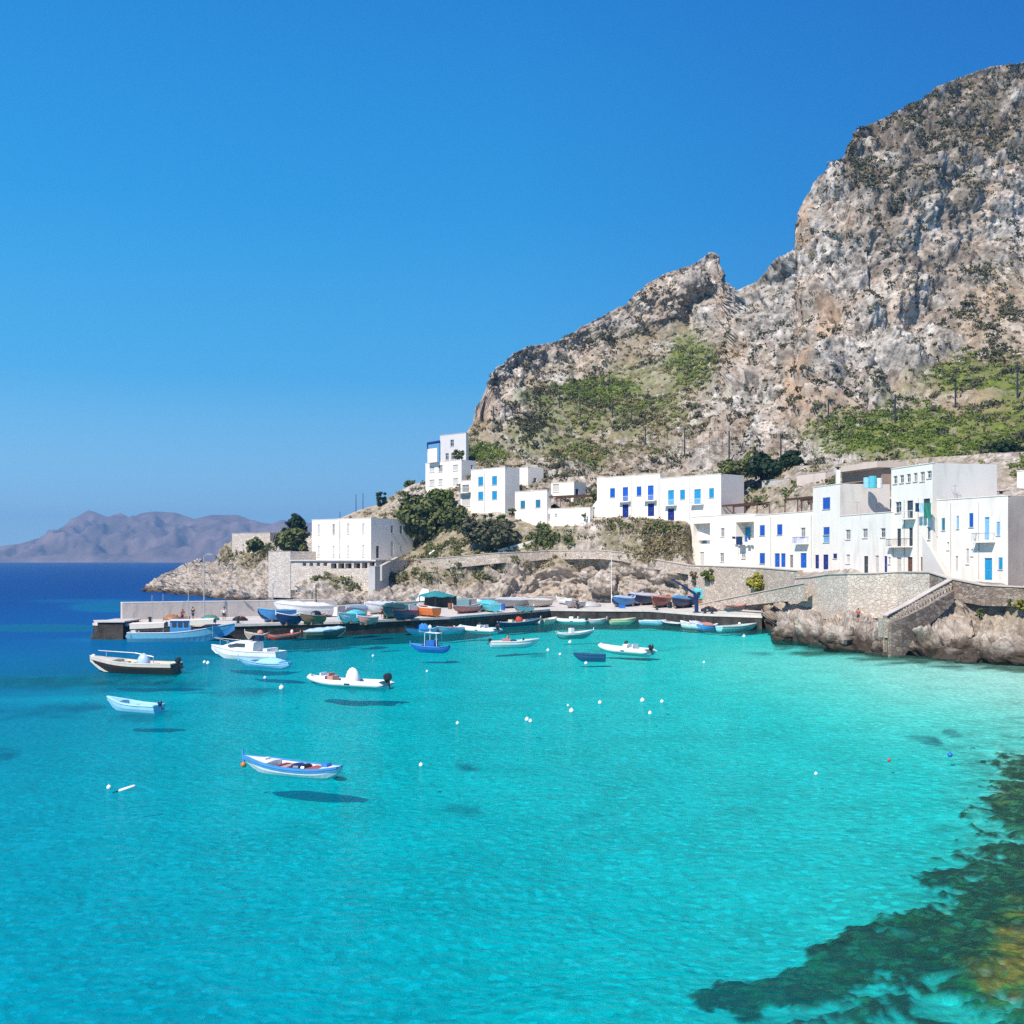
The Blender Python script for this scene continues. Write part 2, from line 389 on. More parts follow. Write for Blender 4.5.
GRASS = [(930, 434, 112, 26, 1), (990, 374, 60, 16, 1), (1080, 420, 90, 60, 1), (600, 388, 40, 13, 1), (570, 400, 50, 16, .7), (640, 405, 45, 12, .5), (690, 362, 22, 26, .8), (480, 452, 28, 12, .9), (575, 456, 34, 12, .7), (590, 425, 70, 12, .4), (650, 380, 50, 20, .45), (540, 440, 30, 18, .5), (905, 390, 40, 10, .4)]
def grass_m(p, n, px, py):
    return np.clip(emask(px+fbm(p, 12, 3, 83)*26, py+fbm(p, 12, 3, 84)*16, GRASS)+fbm(p, 7, 3, 85)*.35*(emask(px, py, GRASS) > .02), 0, 1)
def cover_m(p, n, px, py):
    v = emask(px, py, TOPCOV+[(945, 250, 70, 8, .8), (860, 215, 14, 40, .6), (890, 190, 20, 60, .8), (960, 205, 20, 18, .7), (905, 262, 60, 8, .6), (945, 300, 16, 40, .7), (770, 270, 14, 10, .5), (820, 300, 60, 8, .4)])
    return np.clip(v+fbm(p, 18, 4, 79)*.7, 0, 1)
S_M = make_sheet('mountain', M_COL, M_TOP, np.arange(440, 1251, 1.25), 330, disp_m, M_MOUNT, {'veg': veg_m, 'warm': warm_m, 'cover': cover_m, 'grass': grass_m}, sm=(2, 3))

# ---- shore, headland and village slope
S_TOP = [(146, 590), (150, 587), (156, 580), (163, 574), (172, 571), (182, 567), (196, 562), (214, 563), (218, 558), (225, 548), (235, 542), (250, 540), (262, 539), (275, 545), (300, 548), (312, 532), (330, 521), (345, 517), (360, 511), (380, 504), (400, 491), (415, 484), (430, 480), (450, 472), (470, 462),
         (500, 466), (560, 476), (600, 474), (700, 472), (800, 466), (900, 460), (1024, 452), (1250, 442)]
S_COL = {
 146: [(592, 343), (588, 348), (584, 360)],
 156: [(592, 343), (583, 347), (576, 352)],
 180: [(595, 314), (582, 322), (563, 332)],
 215: [(599, 282), (585, 290), (575, 296), (560, 306)],
 240: [(601, 268), (590, 272), (575, 280), (563, 288), (550, 296), (538, 300)],
 270: [(604, 250), (592, 255), (575, 262), (563, 268), (550, 282), (536, 290)],
 300: [(608, 229), (595, 233), (580, 238), (564, 241), (560, 262), (545, 280), (530, 288)],
 340: [(610, 220), (596, 224), (580, 230), (564, 234), (560, 256), (540, 272), (515, 288)],
 380: [(610, 220), (598, 222), (580, 228), (565, 233), (558, 246), (530, 264), (500, 282)],
 410: [(610, 220), (596, 222), (580, 228), (562, 236), (550, 246), (520, 260), (480, 278)],
 450: [(607, 208), (596, 212), (580, 217), (562, 222), (545, 230), (520, 242), (490, 255), (468, 266)],
 500: [(604, 209), (594, 211), (575, 215), (557, 219), (543, 224), (522, 227), (500, 240), (466, 260)],
 550: [(602, 215), (590, 217), (570, 218), (555, 219.5), (541, 220.5), (528, 221.5), (522, 228), (500, 243), (470, 262)],
 600: [(603, 207), (590, 207.5), (570, 208.5), (556, 210), (545, 211), (519, 213), (512, 224), (500, 236), (470, 252)],
 650: [(605, 199), (590, 201), (570, 202), (560, 203), (545, 204), (520, 205.5), (514, 214), (500, 230), (470, 242)],
 685: [(606, 193), (590, 193.5), (570, 194), (560, 196), (545, 197.5), (524, 199.5), (516, 208), (500, 224), (470, 236)],
 700: [(608, 188), (600, 191), (569, 192), (566, 200), (520, 207), (500, 222), (470, 232)],
 750: [(612, 173), (600, 176), (570, 177), (568, 187), (510, 200), (480, 215), (470, 220)],
 775: [(640, 137), (628, 143), (616, 152), (602, 165), (590, 168), (572, 169), (570, 179), (500, 195), (468, 209)],
 800: [(643, 133), (628, 137), (615, 146), (604, 156), (600, 160.5), (574, 163), (572, 172), (500, 185), (466, 200)],
 825: [(647, 127), (633, 130), (620, 136), (611, 145), (607, 150.5), (575, 152.5), (573, 163), (500, 176), (465, 193)],
 850: [(650, 122), (636, 124), (623, 128), (612, 139), (608, 143), (577, 145), (575, 154), (500, 168), (463, 186)],
 885: [(655, 116), (640, 117.5), (627, 121), (616, 133), (611, 139), (577, 141), (575, 149), (500, 163), (461, 180)],
 900: [(656, 115), (640, 115.6), (625, 116.2), (617, 120), (610, 131), (605, 137.5), (578, 139), (576, 147), (500, 160), (460, 177)],
 960: [(661, 109), (645, 111), (620, 115.5), (599, 119.5), (590, 122.5), (584, 124.5), (581, 134), (500, 150), (456, 166)],
 1024: [(663, 107), (645, 108.5), (620, 111.5), (605, 116), (591, 118), (588, 127), (500, 145), (452, 160)],
 1100: [(680, 92), (650, 95), (615, 102), (598, 108), (594, 118), (500, 138), (445, 155)],
 1250: [(720, 69), (660, 74), (620, 85), (600, 92), (596, 100), (500, 125), (440, 150)]}
def road_y(px): return np.interp(px, [140, 300, 330, 380, 410, 450, 500, 550, 600, 650, 700, 760, 800, 850, 900, 960, 1024, 1250], [500, 540, 563, 566, 562, 562, 557, 555, 556, 562, 569, 571, 574, 577, 578, 584, 591, 600])
def disp_s(p, n, px, py):
    below = np.clip((py-road_y(px)-1)/8, 0, 1)
    k = .14+.86*below
    k = k*(1-.85*emask(px, py, [(856, 590, 66, 24, 1), (808, 602, 18, 14, 1)]))
    hall = emask(px, py, [(350, 556, 75, 12, 1)]); k = k*(1-.9*hall)
    f1, f2 = cell(p*np.array([1, 1, 1.3])+fbm(p, 6, 2, 5)[:, None]*3, 7.5, 21)
    g1, g2 = cell(p*np.array([1, 1, 1.6])+fbm(p, 3, 2, 6)[:, None]*1.5, 2.8, 22)
    h1, h2 = cell(p*np.array([1, 1, 1.3])+fbm(p, 1.2, 2, 7)[:, None]*.6, 1.1, 23)
    j1, _ = cell(p, .55, 24)
    strata = -np.abs(pnoise(p*np.array([.3, .3, 1.])+pnoise(p, 9, 3)[:, None]*2, 2.2, 44))*1.5
    d = (np.clip(f2-f1, 0, .6)-.3)*4.2+(.5-g1)*1.9+(.5-h1)*1.0-np.abs(fbm(p*np.array([1, 1, 1.6]), 3.2, 3, 49))*1.5+(.5-j1)*.42+fbm(p, 12, 3, 47)*2.4+strata+fbm(p, .7, 2, 48)*.3
    rightrock = np.clip((px-870)/30, 0, 1)*np.clip((640-py)/18+1, 0, 1)
    return k*d*.85*(1+.6*np.clip((px-770)/40, 0, 1))
def veg_s(p, n, px, py):
    v = emask(px, py, [(450, 540, 80, 28, .95), (430, 575, 60, 8, .8), (520, 535, 60, 20, .9), (650, 540, 55, 22, .8), (240, 552, 24, 12, .9), (380, 520, 40, 30, .5), (560, 562, 50, 7, .6), (335, 580, 28, 6, .7), (760, 580, 26, 12, .8), (640, 490, 200, 25, .6), (900, 470, 120, 20, .5), (1010, 595, 30, 12, .6)])
    return np.clip(v+fbm(p, 9, 3, 66)*.35, 0, 1)
def warm_s(p, n, px, py):
    v = emask(px, py, [(760, 595, 60, 18, .8), (560, 580, 60, 25, .6), (370, 525, 50, 20, .7), (960, 610, 60, 20, .3), (620, 590, 60, 20, .35)])
    return np.clip(v+np.clip(fbm(p, 10, 3, 95), 0, 1)*.4, 0, 1)
S_S = make_sheet('rocky_shore', S_COL, S_TOP, np.concatenate([np.arange(146, 1060, 1.), np.arange(1060, 1251, 2.5)]), 230, disp_s, M_SHORE, {'veg': veg_s, 'warm': warm_s}, skirt=-4, sm=(2, 1))

# ---- far hills
H_TOP = [(-900, 560), (-300, 556), (-100, 551), (0, 547), (19, 544), (47, 536), (62, 527), (78, 516), (89, 510), (100, 514), (108, 517), (120, 513), (131, 518), (141, 513), (156, 511.5), (175, 512.5), (194, 519), (212, 515), (237, 515), (256, 522), (272, 524), (281, 520), (340, 526), (500, 541), (700, 556)]
H_COL = {-900: [(563, 4350), (540, 4700)], 0: [(563, 4250), (556, 4450), (535, 4900), (510, 5100)], 90: [(563, 4200), (556, 4380), (535, 4800), (508, 5150)], 200: [(563, 4200), (556, 4350), (540, 4650), (510, 5050)], 700: [(563, 4400), (550, 4900)]}
def disp_h(p, n, px, py):
    e = np.clip((py-np.interp(px, [a for a, _ in H_TOP], [b for _, b in H_TOP]))/9, .08, 1)
    q = p*np.array([1, .5, 1.])
    return (np.abs(fbm(q, 330, 4, 5))*-130+fbm(q, 110, 4, 8)*60+40)*e*np.clip((562-py)/9, 0, 1)
M_HILL = mat('dry_far_hills', (.20, .14, .125), .95, .45, .006, 0, stain=(.14, .13, .08), sfac=.6)
S_H = make_sheet('distant_hills', H_COL, H_TOP, np.arange(-900, 701, 2.), 70, disp_h, M_HILL, {}, skirt=-3, back=True, sm=(8, 6))

# ------------------------------------------------------------------ water and seabed
DT_PY = [561, 585, 600, 625, 645, 660, 680, 700, 720, 775, 900, 1024, 3200]
DT_PX = [-400, 0, 100, 200, 300, 450, 600, 750, 900, 1024, 1300]
DT = np.array([
 [30, 30, 30, 30, 30, 30, 30, 30, 30, 30, 30],
 [24, 24, 22, 18, 16, 12, 8, 6, 5, 4, 3],
 [16, 16, 14, 10, 7, 5, 3, 2, 2, 2, 2],
 [11, 10, 9, 6, 2.6, 1.6, 1.0, .8, .7, .6, .5],
 [8, 7.5, 6.5, 3.6, 1.9, 1.4, .8, .5, .32, .24, .2],
 [6, 5.5, 4.5, 2.4, 1.7, 1.3, .8, .42, .25, .2, .2],
 [4.2, 3.6, 2.8, 1.9, 1.6, 1.3, .9, .5, .27, .2, .2],
 [4, 3.3, 2.5, 1.75, 1.5, 1.3, 1.0, .62, .34, .25, .22],
 [3.2, 2.7, 2.1, 1.65, 1.45, 1.3, 1.05, .75, .45, .33, .28],
 [2.4, 2.1, 1.85, 1.6, 1.45, 1.3, 1.15, .95, .7, .5, .35],
 [1.95, 1.95, 1.9, 1.8, 1.7, 1.5, 1.35, 1.15, .9, .7, .45],
 [2.2, 2.2, 2.1, 2.0, 1.85, 1.6, 1.3, 1.05, .8, .65, .45],
 [1.2]*11])
def depth_at(px, py):
    fx = np.interp(px, DT_PX, np.arange(len(DT_PX))); fy = np.interp(py, DT_PY, np.arange(len(DT_PY)))
    ix = np.clip(fx.astype(int), 0, len(DT_PX)-2); iy = np.clip(fy.astype(int), 0, len(DT_PY)-2)
    tx = fx-ix; ty = fy-iy
    d = DT[iy, ix]*(1-tx)*(1-ty)+DT[iy, ix+1]*tx*(1-ty)+DT[iy+1, ix]*(1-tx)*ty+DT[iy+1, ix+1]*tx*ty
    bars = emask(px, py, [(40, 628, 70, 3.6, .62), (105, 607, 40, 5.5, .6), (60, 682, 120, 5, .38), (150, 678, 60, 6, .3), (90, 601, 60, 2, .5), (130, 640, 60, 3, .25)])
    return d*(1-bars)
REEF = [(1065, 800, 80, 55, .85), (1020, 770, 40, 22, .6), (1085, 900, 150, 90, .9), (995, 912, 62, 40, .95), (905, 922, 80, 30, 1), (850, 935, 50, 20, .9), (790, 952, 60, 20, .85), (722, 962, 32, 14, .85), (960, 985, 90, 20, .45), (830, 985, 60, 12, .4), (765, 985, 30, 10, .4), (880, 1005, 130, 22, .3), (1005, 850, 36, 34, .6), (955, 860, 26, 18, .6), (910, 886, 14, 7, .5)]
FILM = [(930, 975, 150, 50, 1), (820, 975, 90, 26, .8), (1010, 800, 60, 90, .9), (1000, 880, 90, 60, 1)]
def reef_at(p, px, py):
    q = p*np.array([1, .55, 1.]); w1 = fbm(q, 3.0, 5, 111, .6); w2 = fbm(q+50, 3.0, 5, 123, .6)
    m = emask(px+w1*60, py+w2*34, REEF)
    m = m+fbm(q, 1.1, 5, 131, .65)*np.clip(1.35-.9*m, .3, 1.35)*(m > .02)
    return np.clip((m-.2)/.42, 0, 1)
WEED = [(50, 652, 150, 15, .9), (110, 666, 100, 6, .8), (-40, 694, 120, 8, .8), (90, 692, 100, 6, .6), (8, 729, 34, 7, .8), (230, 676, 60, 4, .55), (430, 779, 22, 5, .5), (479, 743, 12, 4, .6), (560, 645, 60, 3, .35), (700, 792, 260, 3.5, .25), (500, 787, 110, 3, .35), (905, 732, 16, 5, .45), (945, 727, 14, 4, .4), (770, 650, 40, 3, .4), (650, 640, 60, 2, .3), (560, 930, 14, 9, .25), (250, 1000, 18, 9, .22), (870, 812, 22, 3, .4), (420, 840, 16, 4, .2)]
def pxpy(p):
    D = np.maximum(p[:, 1], 1); return p[:, 0]/D*F+CX, HZ+CH*F/D
pc = np.concatenate([np.linspace(-5000, -300, 40), np.arange(-290, 1330, 4.5), np.linspace(1335, 6000, 40)])
Dr = np.geomspace(3.5, 6300, 430)
PXg, Dg = np.meshgrid(pc, Dr)
X = (PXg-CX)/F*Dg
pw = np.stack([X, Dg, np.zeros_like(X)], -1).reshape(-1, 3)
wpx, wpy = pxpy(pw)
wd = depth_at(wpx, wpy)
def floor_of(pw, wpx, wpy, wd, fine):
    reef = reef_at(pw, wpx, wpy)
    bot = -np.interp(wd, [0, 1.5, 6, 30], [0, 1.5, 2.1, 2.8])*(1+np.clip(fbm(pw, 9, 3, 151), -.5, .5)*.35*np.clip(1.6/np.maximum(wd, .3), 0, 1))
    TOPR = emask(wpx, wpy, [(1010, 945, 62, 58, 1), (1100, 930, 90, 90, 1)])
    z = bot
    if fine:
        f1, f2 = cell(pw+fbm(pw, 1.2, 2, 170)[:, None]*.6, 1.5, 171); k1, _ = cell(pw, .55, 173)
        rz = bot+.04+.22*TOPR+np.clip(f2-f1, 0, .5)*.24+(.5-k1)*.13+fbm(pw, 2.4, 4, 175)*.12
        z = bot*(1-reef)+np.maximum(np.minimum(rz, -.07), bot-.05)*reef
    em = emask(wpx+fbm(pw, 14, 3, 185)*70, wpy+fbm(pw, 14, 3, 187)*9, WEED)*np.clip(.75+fbm(pw*np.array([1, .7, 1]), 2.2, 3, 189)*.9, 0, 1)
    weed = np.clip(em*1.2+fbm(pw*np.array([1, .6, 1]), 4, 4, 181)*.7-.2, 0, 1)*np.clip(em*4, 0, 1)
    gold = np.clip(emask(wpx, wpy, [(1012, 950, 50, 50, 1), (1085, 940, 70, 80, 1)])+fbm(pw, 1.3, 5, 183, .65)*1.5-.18, 0, 1)*reef
    ywl = np.interp(wpx, [770, 775, 800, 850, 900, 960, 1024, 1100, 1250], [600, 640, 643, 650, 656, 661, 663, 680, 720])
    shore = np.clip((ywl+7+fbm(pw, 5, 3, 191)*12-wpy)/5, 0, 1)*(wpx > 768)
    film = emask(wpx+fbm(pw, 2.5, 3, 193)*70, wpy+fbm(pw, 2.5, 3, 195)*36, FILM)*np.clip(.55+fbm(pw, 1.2, 4, 197)*1.1, 0, 1)
    reef = np.maximum(reef, film*.44)
    return z, np.clip(weed*1.2, 0, 1)*(1-reef), np.maximum(np.clip(reef*(1.12+fbm(pw, .9, 3, 199)*.5), 0, .97), shore*.85), gold
fx = np.arange(3, 46, .12); fy = np.arange(20, 74, .13)
FX, FY = np.meshgrid(fx, fy); pf = np.stack([FX, FY, 0*FX], -1).reshape(-1, 3)
fpx, fpy = pxpy(pf); fd = depth_at(fpx, fpy); fz, fweed, freef, fgold = floor_of(pf, fpx, fpy, fd, True)
edge = np.minimum(np.minimum(pf[:, 0]-3, 46-pf[:, 0]), np.minimum(pf[:, 1]-20, 74-pf[:, 1]))
zbed, weed, reefc, gold = floor_of(pw, wpx, wpy, wd, False)
edc = np.minimum(np.minimum(pw[:, 0]-3, 46-pw[:, 0]), np.minimum(pw[:, 1]-20, 74-pw[:, 1]))
pb = pw.copy(); pb[:, 2] = zbed-np.where(edc > 1.2, np.clip(edc-1.2, 0, .5), 0)
pf2 = pf.copy(); pf2[:, 2] = fz

m, nt, N, L = nodes_of('seabed_sand')
out = N.new('ShaderNodeOutputMaterial'); b = N.new('ShaderNodeBsdfPrincipled'); L.new(b.outputs[0], out.inputs[0])
b.inputs['Roughness'].default_value = .95; b.inputs['Specular IOR Level'].default_value = 0
tc = N.new('ShaderNodeTexCoord').outputs['Object']
def nz(scale, det=5, r=.6):
    n = N.new('ShaderNodeTexNoise'); n.inputs['Scale'].default_value = scale; n.inputs['Detail'].default_value = det; n.inputs['Roughness'].default_value = r
    L.new(tc, n.inputs['Vector']); return n.outputs[0]
def rp(src, stops):
    r = N.new('ShaderNodeValToRGB'); L.new(src, r.inputs[0])
    while len(r.color_ramp.elements) < len(stops): r.color_ramp.elements.new(.5)
    for e, (p_, c_) in zip(r.color_ramp.elements, stops): e.position = p_; e.color = rgb(c_)
    return r.outputs[0]
def mixc(f, a, c):
    x = N.new('ShaderNodeMix'); x.data_type = 'RGBA'; L.new(f, x.inputs[0])
    for v, k in ((a, 6), (c, 7)):
        if hasattr(v, 'is_linked'): L.new(v, x.inputs[k])
        else: x.inputs[k].default_value = rgb(v)
    return x.outputs[2]
def at_(nm):
    a = N.new('ShaderNodeAttribute'); a.attribute_name = nm; return a.outputs['Fac']
sand = rp(nz(.28, 6, .6), [(.35, (.62, .60, .535)), (.5, (.69, .67, .605)), (.65, (.76, .74, .67))])
sand = mixc(rp(nz(1.7, 5, .65), [(.60, (0, 0, 0)), (.78, (.25, .25, .25))]), sand, (.40, .40, .34))
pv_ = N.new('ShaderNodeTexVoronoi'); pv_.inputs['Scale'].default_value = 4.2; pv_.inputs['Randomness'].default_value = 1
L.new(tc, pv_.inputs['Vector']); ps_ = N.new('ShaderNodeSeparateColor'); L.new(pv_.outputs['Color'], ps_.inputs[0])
sand = mixc(rp(ps_.outputs[0], [(.80, (0, 0, 0)), (.86, (.75, .75, .75))]), sand, (.92, .91, .86))        # pale flecks painted in for sun sparkle on the bottom
sand = mixc(rp(ps_.outputs[1], [(.80, (0, 0, 0)), (.88, (.30, .30, .30))]), sand, (.33, .35, .30))        # darker cells of the same fleck pattern
sand = mixc(at_('weed'), sand, (.015, .055, .11))
rk = rp(nz(1.5, 8, .75), [(.36, (.006, .010, .010)), (.52, (.038, .042, .022)), (.66, (.22, .20, .09))])
rk = mixc(rp(ps_.outputs[2], [(.88, (0, 0, 0)), (.94, (.28, .28, .28))]), rk, (.34, .36, .22))  # pale sparkle flecks painted over the reef rock too
rk = mixc(at_('gold'), rk, rp(nz(1.9, 6, .7), [(.35, (.04, .035, .008)), (.55, (.22, .16, .025)), (.7, (.42, .32, .07))]))
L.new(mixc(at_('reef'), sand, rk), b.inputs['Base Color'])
bp = N.new('ShaderNodeBump'); bp.inputs['Strength'].default_value = 1.; bp.inputs['Distance'].default_value = .13
vr = N.new('ShaderNodeTexVoronoi'); vr.feature = 'SMOOTH_F1'; vr.inputs['Scale'].default_value = 1.9; vr.inputs['Smoothness'].default_value = .5
dn = N.new('ShaderNodeTexNoise'); dn.inputs['Scale'].default_value = .9; dn.inputs['Detail'].default_value = 3; L.new(tc, dn.inputs['Vector'])
va = N.new('ShaderNodeVectorMath'); va.operation = 'ADD'; L.new(tc, va.inputs[0]); L.new(dn.outputs['Color'], va.inputs[1]); L.new(va.outputs[0], vr.inputs['Vector'])
hh = N.new('ShaderNodeMath'); hh.operation = 'MULTIPLY_ADD'; L.new(nz(2.2, 6, .65), hh.inputs[0]); hh.inputs[1].default_value = .9; L.new(vr.outputs['Distance'], hh.inputs[2])
L.new(hh.outputs[0], bp.inputs['Height']); L.new(bp.outputs[0], b.inputs['Normal'])
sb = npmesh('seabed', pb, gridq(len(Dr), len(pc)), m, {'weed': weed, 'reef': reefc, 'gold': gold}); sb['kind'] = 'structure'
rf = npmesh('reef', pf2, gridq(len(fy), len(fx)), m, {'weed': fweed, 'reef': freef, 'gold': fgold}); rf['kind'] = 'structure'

m, nt, N, L = nodes_of('sea_water')
out = N.new('ShaderNodeOutputMaterial')
tc = N.new('ShaderNodeTexCoord').outputs['Object']
dep = at_('depth')
mpd = N.new('ShaderNodeMath'); mpd.operation = 'DIVIDE'; L.new(dep, mpd.inputs[0]); mpd.inputs[1].default_value = 20
body = rp(mpd.outputs[0], [(0, (.30, .52, .45)), (.03, (.08, .42, .40)), (.065, (.0, .34, .40)), (.10, (.0, .28, .39)), (.2, (.0, .17, .35)), (.4, (.0, .085, .27)), (.75, (.0, .055, .22)), (1., (.0, .048, .205))])
pw_ = N.new('ShaderNodeMath'); pw_.operation = 'POWER'; L.new(dep, pw_.inputs[0]); pw_.inputs[1].default_value = 1.5
ex = N.new('ShaderNodeMath'); ex.operation = 'MULTIPLY'; L.new(pw_.outputs[0], ex.inputs[0]); ex.inputs[1].default_value = -.125
ee = N.new('ShaderNodeMath'); ee.operation = 'EXPONENT'; L.new(ex.outputs[0], ee.inputs[0])
om = N.new('ShaderNodeMath'); om.operation = 'SUBTRACT'; om.inputs[0].default_value = 1.; L.new(ee.outputs[0], om.inputs[1])
tint = rp(mpd.outputs[0], [(0, (.96, .99, .97)), (.008, (.74, .95, .90)), (.018, (.36, .90, .86)), (.035, (.05, .81, .815)), (.06, (.004, .765, .80)), (.1, (.0, .69, .80)), (.3, (0., .55, .80)), (.8, (0, .4, .7))])
# ripples: small wind waves plus a longer swell
def wnoise(sx, sy, sc_, det):
    mp = N.new('ShaderNodeMapping'); mp.inputs['Scale'].default_value = (sx, sy, 1); mp.inputs['Rotation'].default_value = (0, 0, .35); L.new(tc, mp.inputs[0])
    n = N.new('ShaderNodeTexNoise'); n.inputs['Scale'].default_value = sc_; n.inputs['Detail'].default_value = det; n.inputs['Roughness'].default_value = .6; n.inputs['Distortion'].default_value = .6
    L.new(mp.outputs[0], n.inputs['Vector']); return n.outputs[0]
w1 = wnoise(1, 1.7, 1.5, 5); w2 = wnoise(1, 2.2, .22, 3)
wa = N.new('ShaderNodeMath'); wa.operation = 'MULTIPLY_ADD'; L.new(w2, wa.inputs[0]); wa.inputs[1].default_value = 1.4; L.new(w1, wa.inputs[2])
bp = N.new('ShaderNodeBump'); bp.inputs['Strength'].default_value = .6; bp.inputs['Distance'].default_value = .17; L.new(wa.outputs[0], bp.inputs['Height'])
tr = N.new('ShaderNodeBsdfTransparent'); L.new(tint, tr.inputs[0])
df = N.new('ShaderNodeBsdfDiffuse'); L.new(body, df.inputs[0]); L.new(bp.outputs[0], df.inputs['Normal'])
m1 = N.new('ShaderNodeMixShader'); L.new(om.outputs[0], m1.inputs[0]); L.new(tr.outputs[0], m1.inputs[1]); L.new(df.outputs[0], m1.inputs[2])
gl = N.new('ShaderNodeBsdfGlossy'); gl.inputs['Roughness'].default_value = .12; L.new(bp.outputs[0], gl.inputs['Normal'])
fr = N.new('ShaderNodeFresnel'); fr.inputs['IOR'].default_value = 1.33; L.new(bp.outputs[0], fr.inputs['Normal'])
fm = N.new('ShaderNodeMath'); fm.operation = 'MULTIPLY'; L.new(fr.outputs[0], fm.inputs[0]); fm.inputs[1].default_value = .2
m2 = N.new('ShaderNodeMixShader'); L.new(fm.outputs[0], m2.inputs[0]); L.new(m1.outputs[0], m2.inputs[1]); L.new(gl.outputs[0], m2.inputs[2])
L.new(m2.outputs[0], out.inputs[0])
sea = npmesh('sea', pw, gridq(len(Dr), len(pc)), m, {'depth': wd*(1-.3*reefc*(wpy > 700)*np.clip((wpx-780)/120, 0, 1))*(1-.8*np.clip(gold*1.2, 0, 1))}); sea['kind'] = 'structure'
# ------------------------------------------------------------------ buildings
SH = {'blue': BLUE, 'navy': NAVY, 'cyan': CYAN, 'lblue': LBLUE, 'grey': GREYW, 'glass': GLASS, 'brown': BROWN, 'dark': GLASS,
      'red': mat('red_brown_paint', (.22, .06, .05), .6, .1, 3), 'pale': mat('pale_shutter', (.56, .53, .50), .7, .05, 3), 'teal': mat('teal_paint', (.03, .20, .30), .5, .1, 3)}
CAM = Vector((0, 0, CH))
def hit(px, py, o, n):             # where the sight line through a pixel meets a vertical plane
    r = Vector(((px-CX)/F, 1, (HZ-py)/F)); s = (o-CAM).dot(n)/r.dot(n)
    return CAM+r*s
def wall_with_openings(mb, o, u, n, W, z0, z1, opens, rec=.2):
    us = sorted({0, W}|{x for q in opens for x in q[:2]}); vs = sorted({z0, z1}|{x for q in opens for x in q[2:4]})
    P = lambda a, z, k=0: (o.x+u.x*a-n.x*k, o.y+u.y*a-n.y*k, z)
    for a, b in zip(us[:-1], us[1:]):
        for c, d in zip(vs[:-1], vs[1:]):
            mu, mv = (a+b)/2, (c+d)/2
            if any(q[0] < mu < q[1] and q[2] < mv < q[3] for q in opens): continue
            mb.add([P(a, c), P(b, c), P(b, d), P(a, d)], [(0, 1, 2, 3)])
    for q in opens:
        a, b, c, d = q[:4]
        r = q[4] if len(q) > 4 else rec
        if r > .22: mb.add([P(a, c, r), P(b, c, r), P(b, d, r), P(a, d, r)], [(0, 1, 2, 3)])
        mb.add([P(a, c), P(b, c), P(b, d), P(a, d), P(a, c, r), P(b, c, r), P(b, d, r), P(a, d, r)], [(0, 4, 5, 1), (1, 5, 6, 2), (2, 6, 7, 3), (3, 7, 4, 0)])
def frame_box(mb, o, u, n, a, b, c, d, k0, k1):   # panel between depths k0 (front) and k1 (back)
    p = Vector((o.x+u.x*a-n.x*k1, o.y+u.y*a-n.y*k1, c))
    mb.obox(p, u*(b-a), n*(k1-k0), Vector((0, 0, d-c)))
def opening_parts(root, o, u, n, q, kind, colr):
    a, b, c, d = q[:4]; k = q[4] if len(q) > 4 else .2
    m_ = SH[colr]
    if kind == 'door':
        mb = MB(); w_ = .07
        frame_box(mb, o, u, n, a, a+w_, c, d, k-.12, k); frame_box(mb, o, u, n, b-w_, b, c, d, k-.12, k); frame_box(mb, o, u, n, a+w_, b-w_, d-w_, d, k-.12, k)
        mid = (a+b)/2
        frame_box(mb, o, u, n, a+w_, mid-.015, c, d-w_, k-.06, k); frame_box(mb, o, u, n, mid+.015, b-w_, c, d-w_, k-.06, k)
        if colr not in ('glass', 'dark'):
            for x0, x1 in ((a+w_+.1, mid-.1), (mid+.1, b-w_-.1)):
                if x1-x0 > .1:
                    frame_box(mb, o, u, n, x0, x1, c+.2, c+(d-c)*.45, k-.085, k-.06); frame_box(mb, o, u, n, x0, x1, c+(d-c)*.52, d-.3, k-.085, k-.06)
        dr = mb.build('door', m_, root)
        hb = MB(); frame_box(hb, o, u, n, mid+.05, mid+.1, c+(d-c)*.42, c+(d-c)*.5, k-.12, k-.06); hb.build('handle', STEEL, dr)
    else:
        mb = MB(); w_ = .06
        frame_box(mb, o, u, n, a, a+w_, c, d, k-.1, k); frame_box(mb, o, u, n, b-w_, b, c, d, k-.1, k)
        frame_box(mb, o, u, n, a+w_, b-w_, c, c+w_, k-.1, k); frame_box(mb, o, u, n, a+w_, b-w_, d-w_, d, k-.1, k)
        fr_ = mb.build('window', FRAME, root)
        if colr in ('glass', 'dark', 'grey', 'pale'):
            mb = MB(); frame_box(mb, o, u, n, a+w_, b-w_, c+w_, d-w_, k-.04, k); mb.build('pane', m_, fr_)
            mb = MB(); mid = (a+b)/2; frame_box(mb, o, u, n, mid-.025, mid+.025, c+w_, d-w_, k-.075, k-.045); frame_box(mb, o, u, n, a+w_, b-w_, c+(d-c)*.6, c+(d-c)*.6+.04, k-.07, k-.045); mb.build('glazing_bar', FRAME, fr_)
        else:
            mb = MB(); mid = (a+b)/2
            for x0, x1 in ((a+.03, mid-.02), (mid+.02, b-.03)):
                frame_box(mb, o, u, n, x0, x1, c+.03, d-.03, k-.14, k-.1)
                nn = max(3, int((d-c-.3)/.16))
                for i in range(nn):
                    z = c+.14+(d-c-.28)*(i+.5)/nn; frame_box(mb, o, u, n, x0+.08, x1-.08, z-.035, z+.035, k-.165, k-.14)
            mb.build('shutter', m_, fr_)
        mb = MB(); frame_box(mb, o, u, n, a-.08, b+.08, c-.09, c-.003, -.09, .03); mb.build('sill', PARAP, fr_)
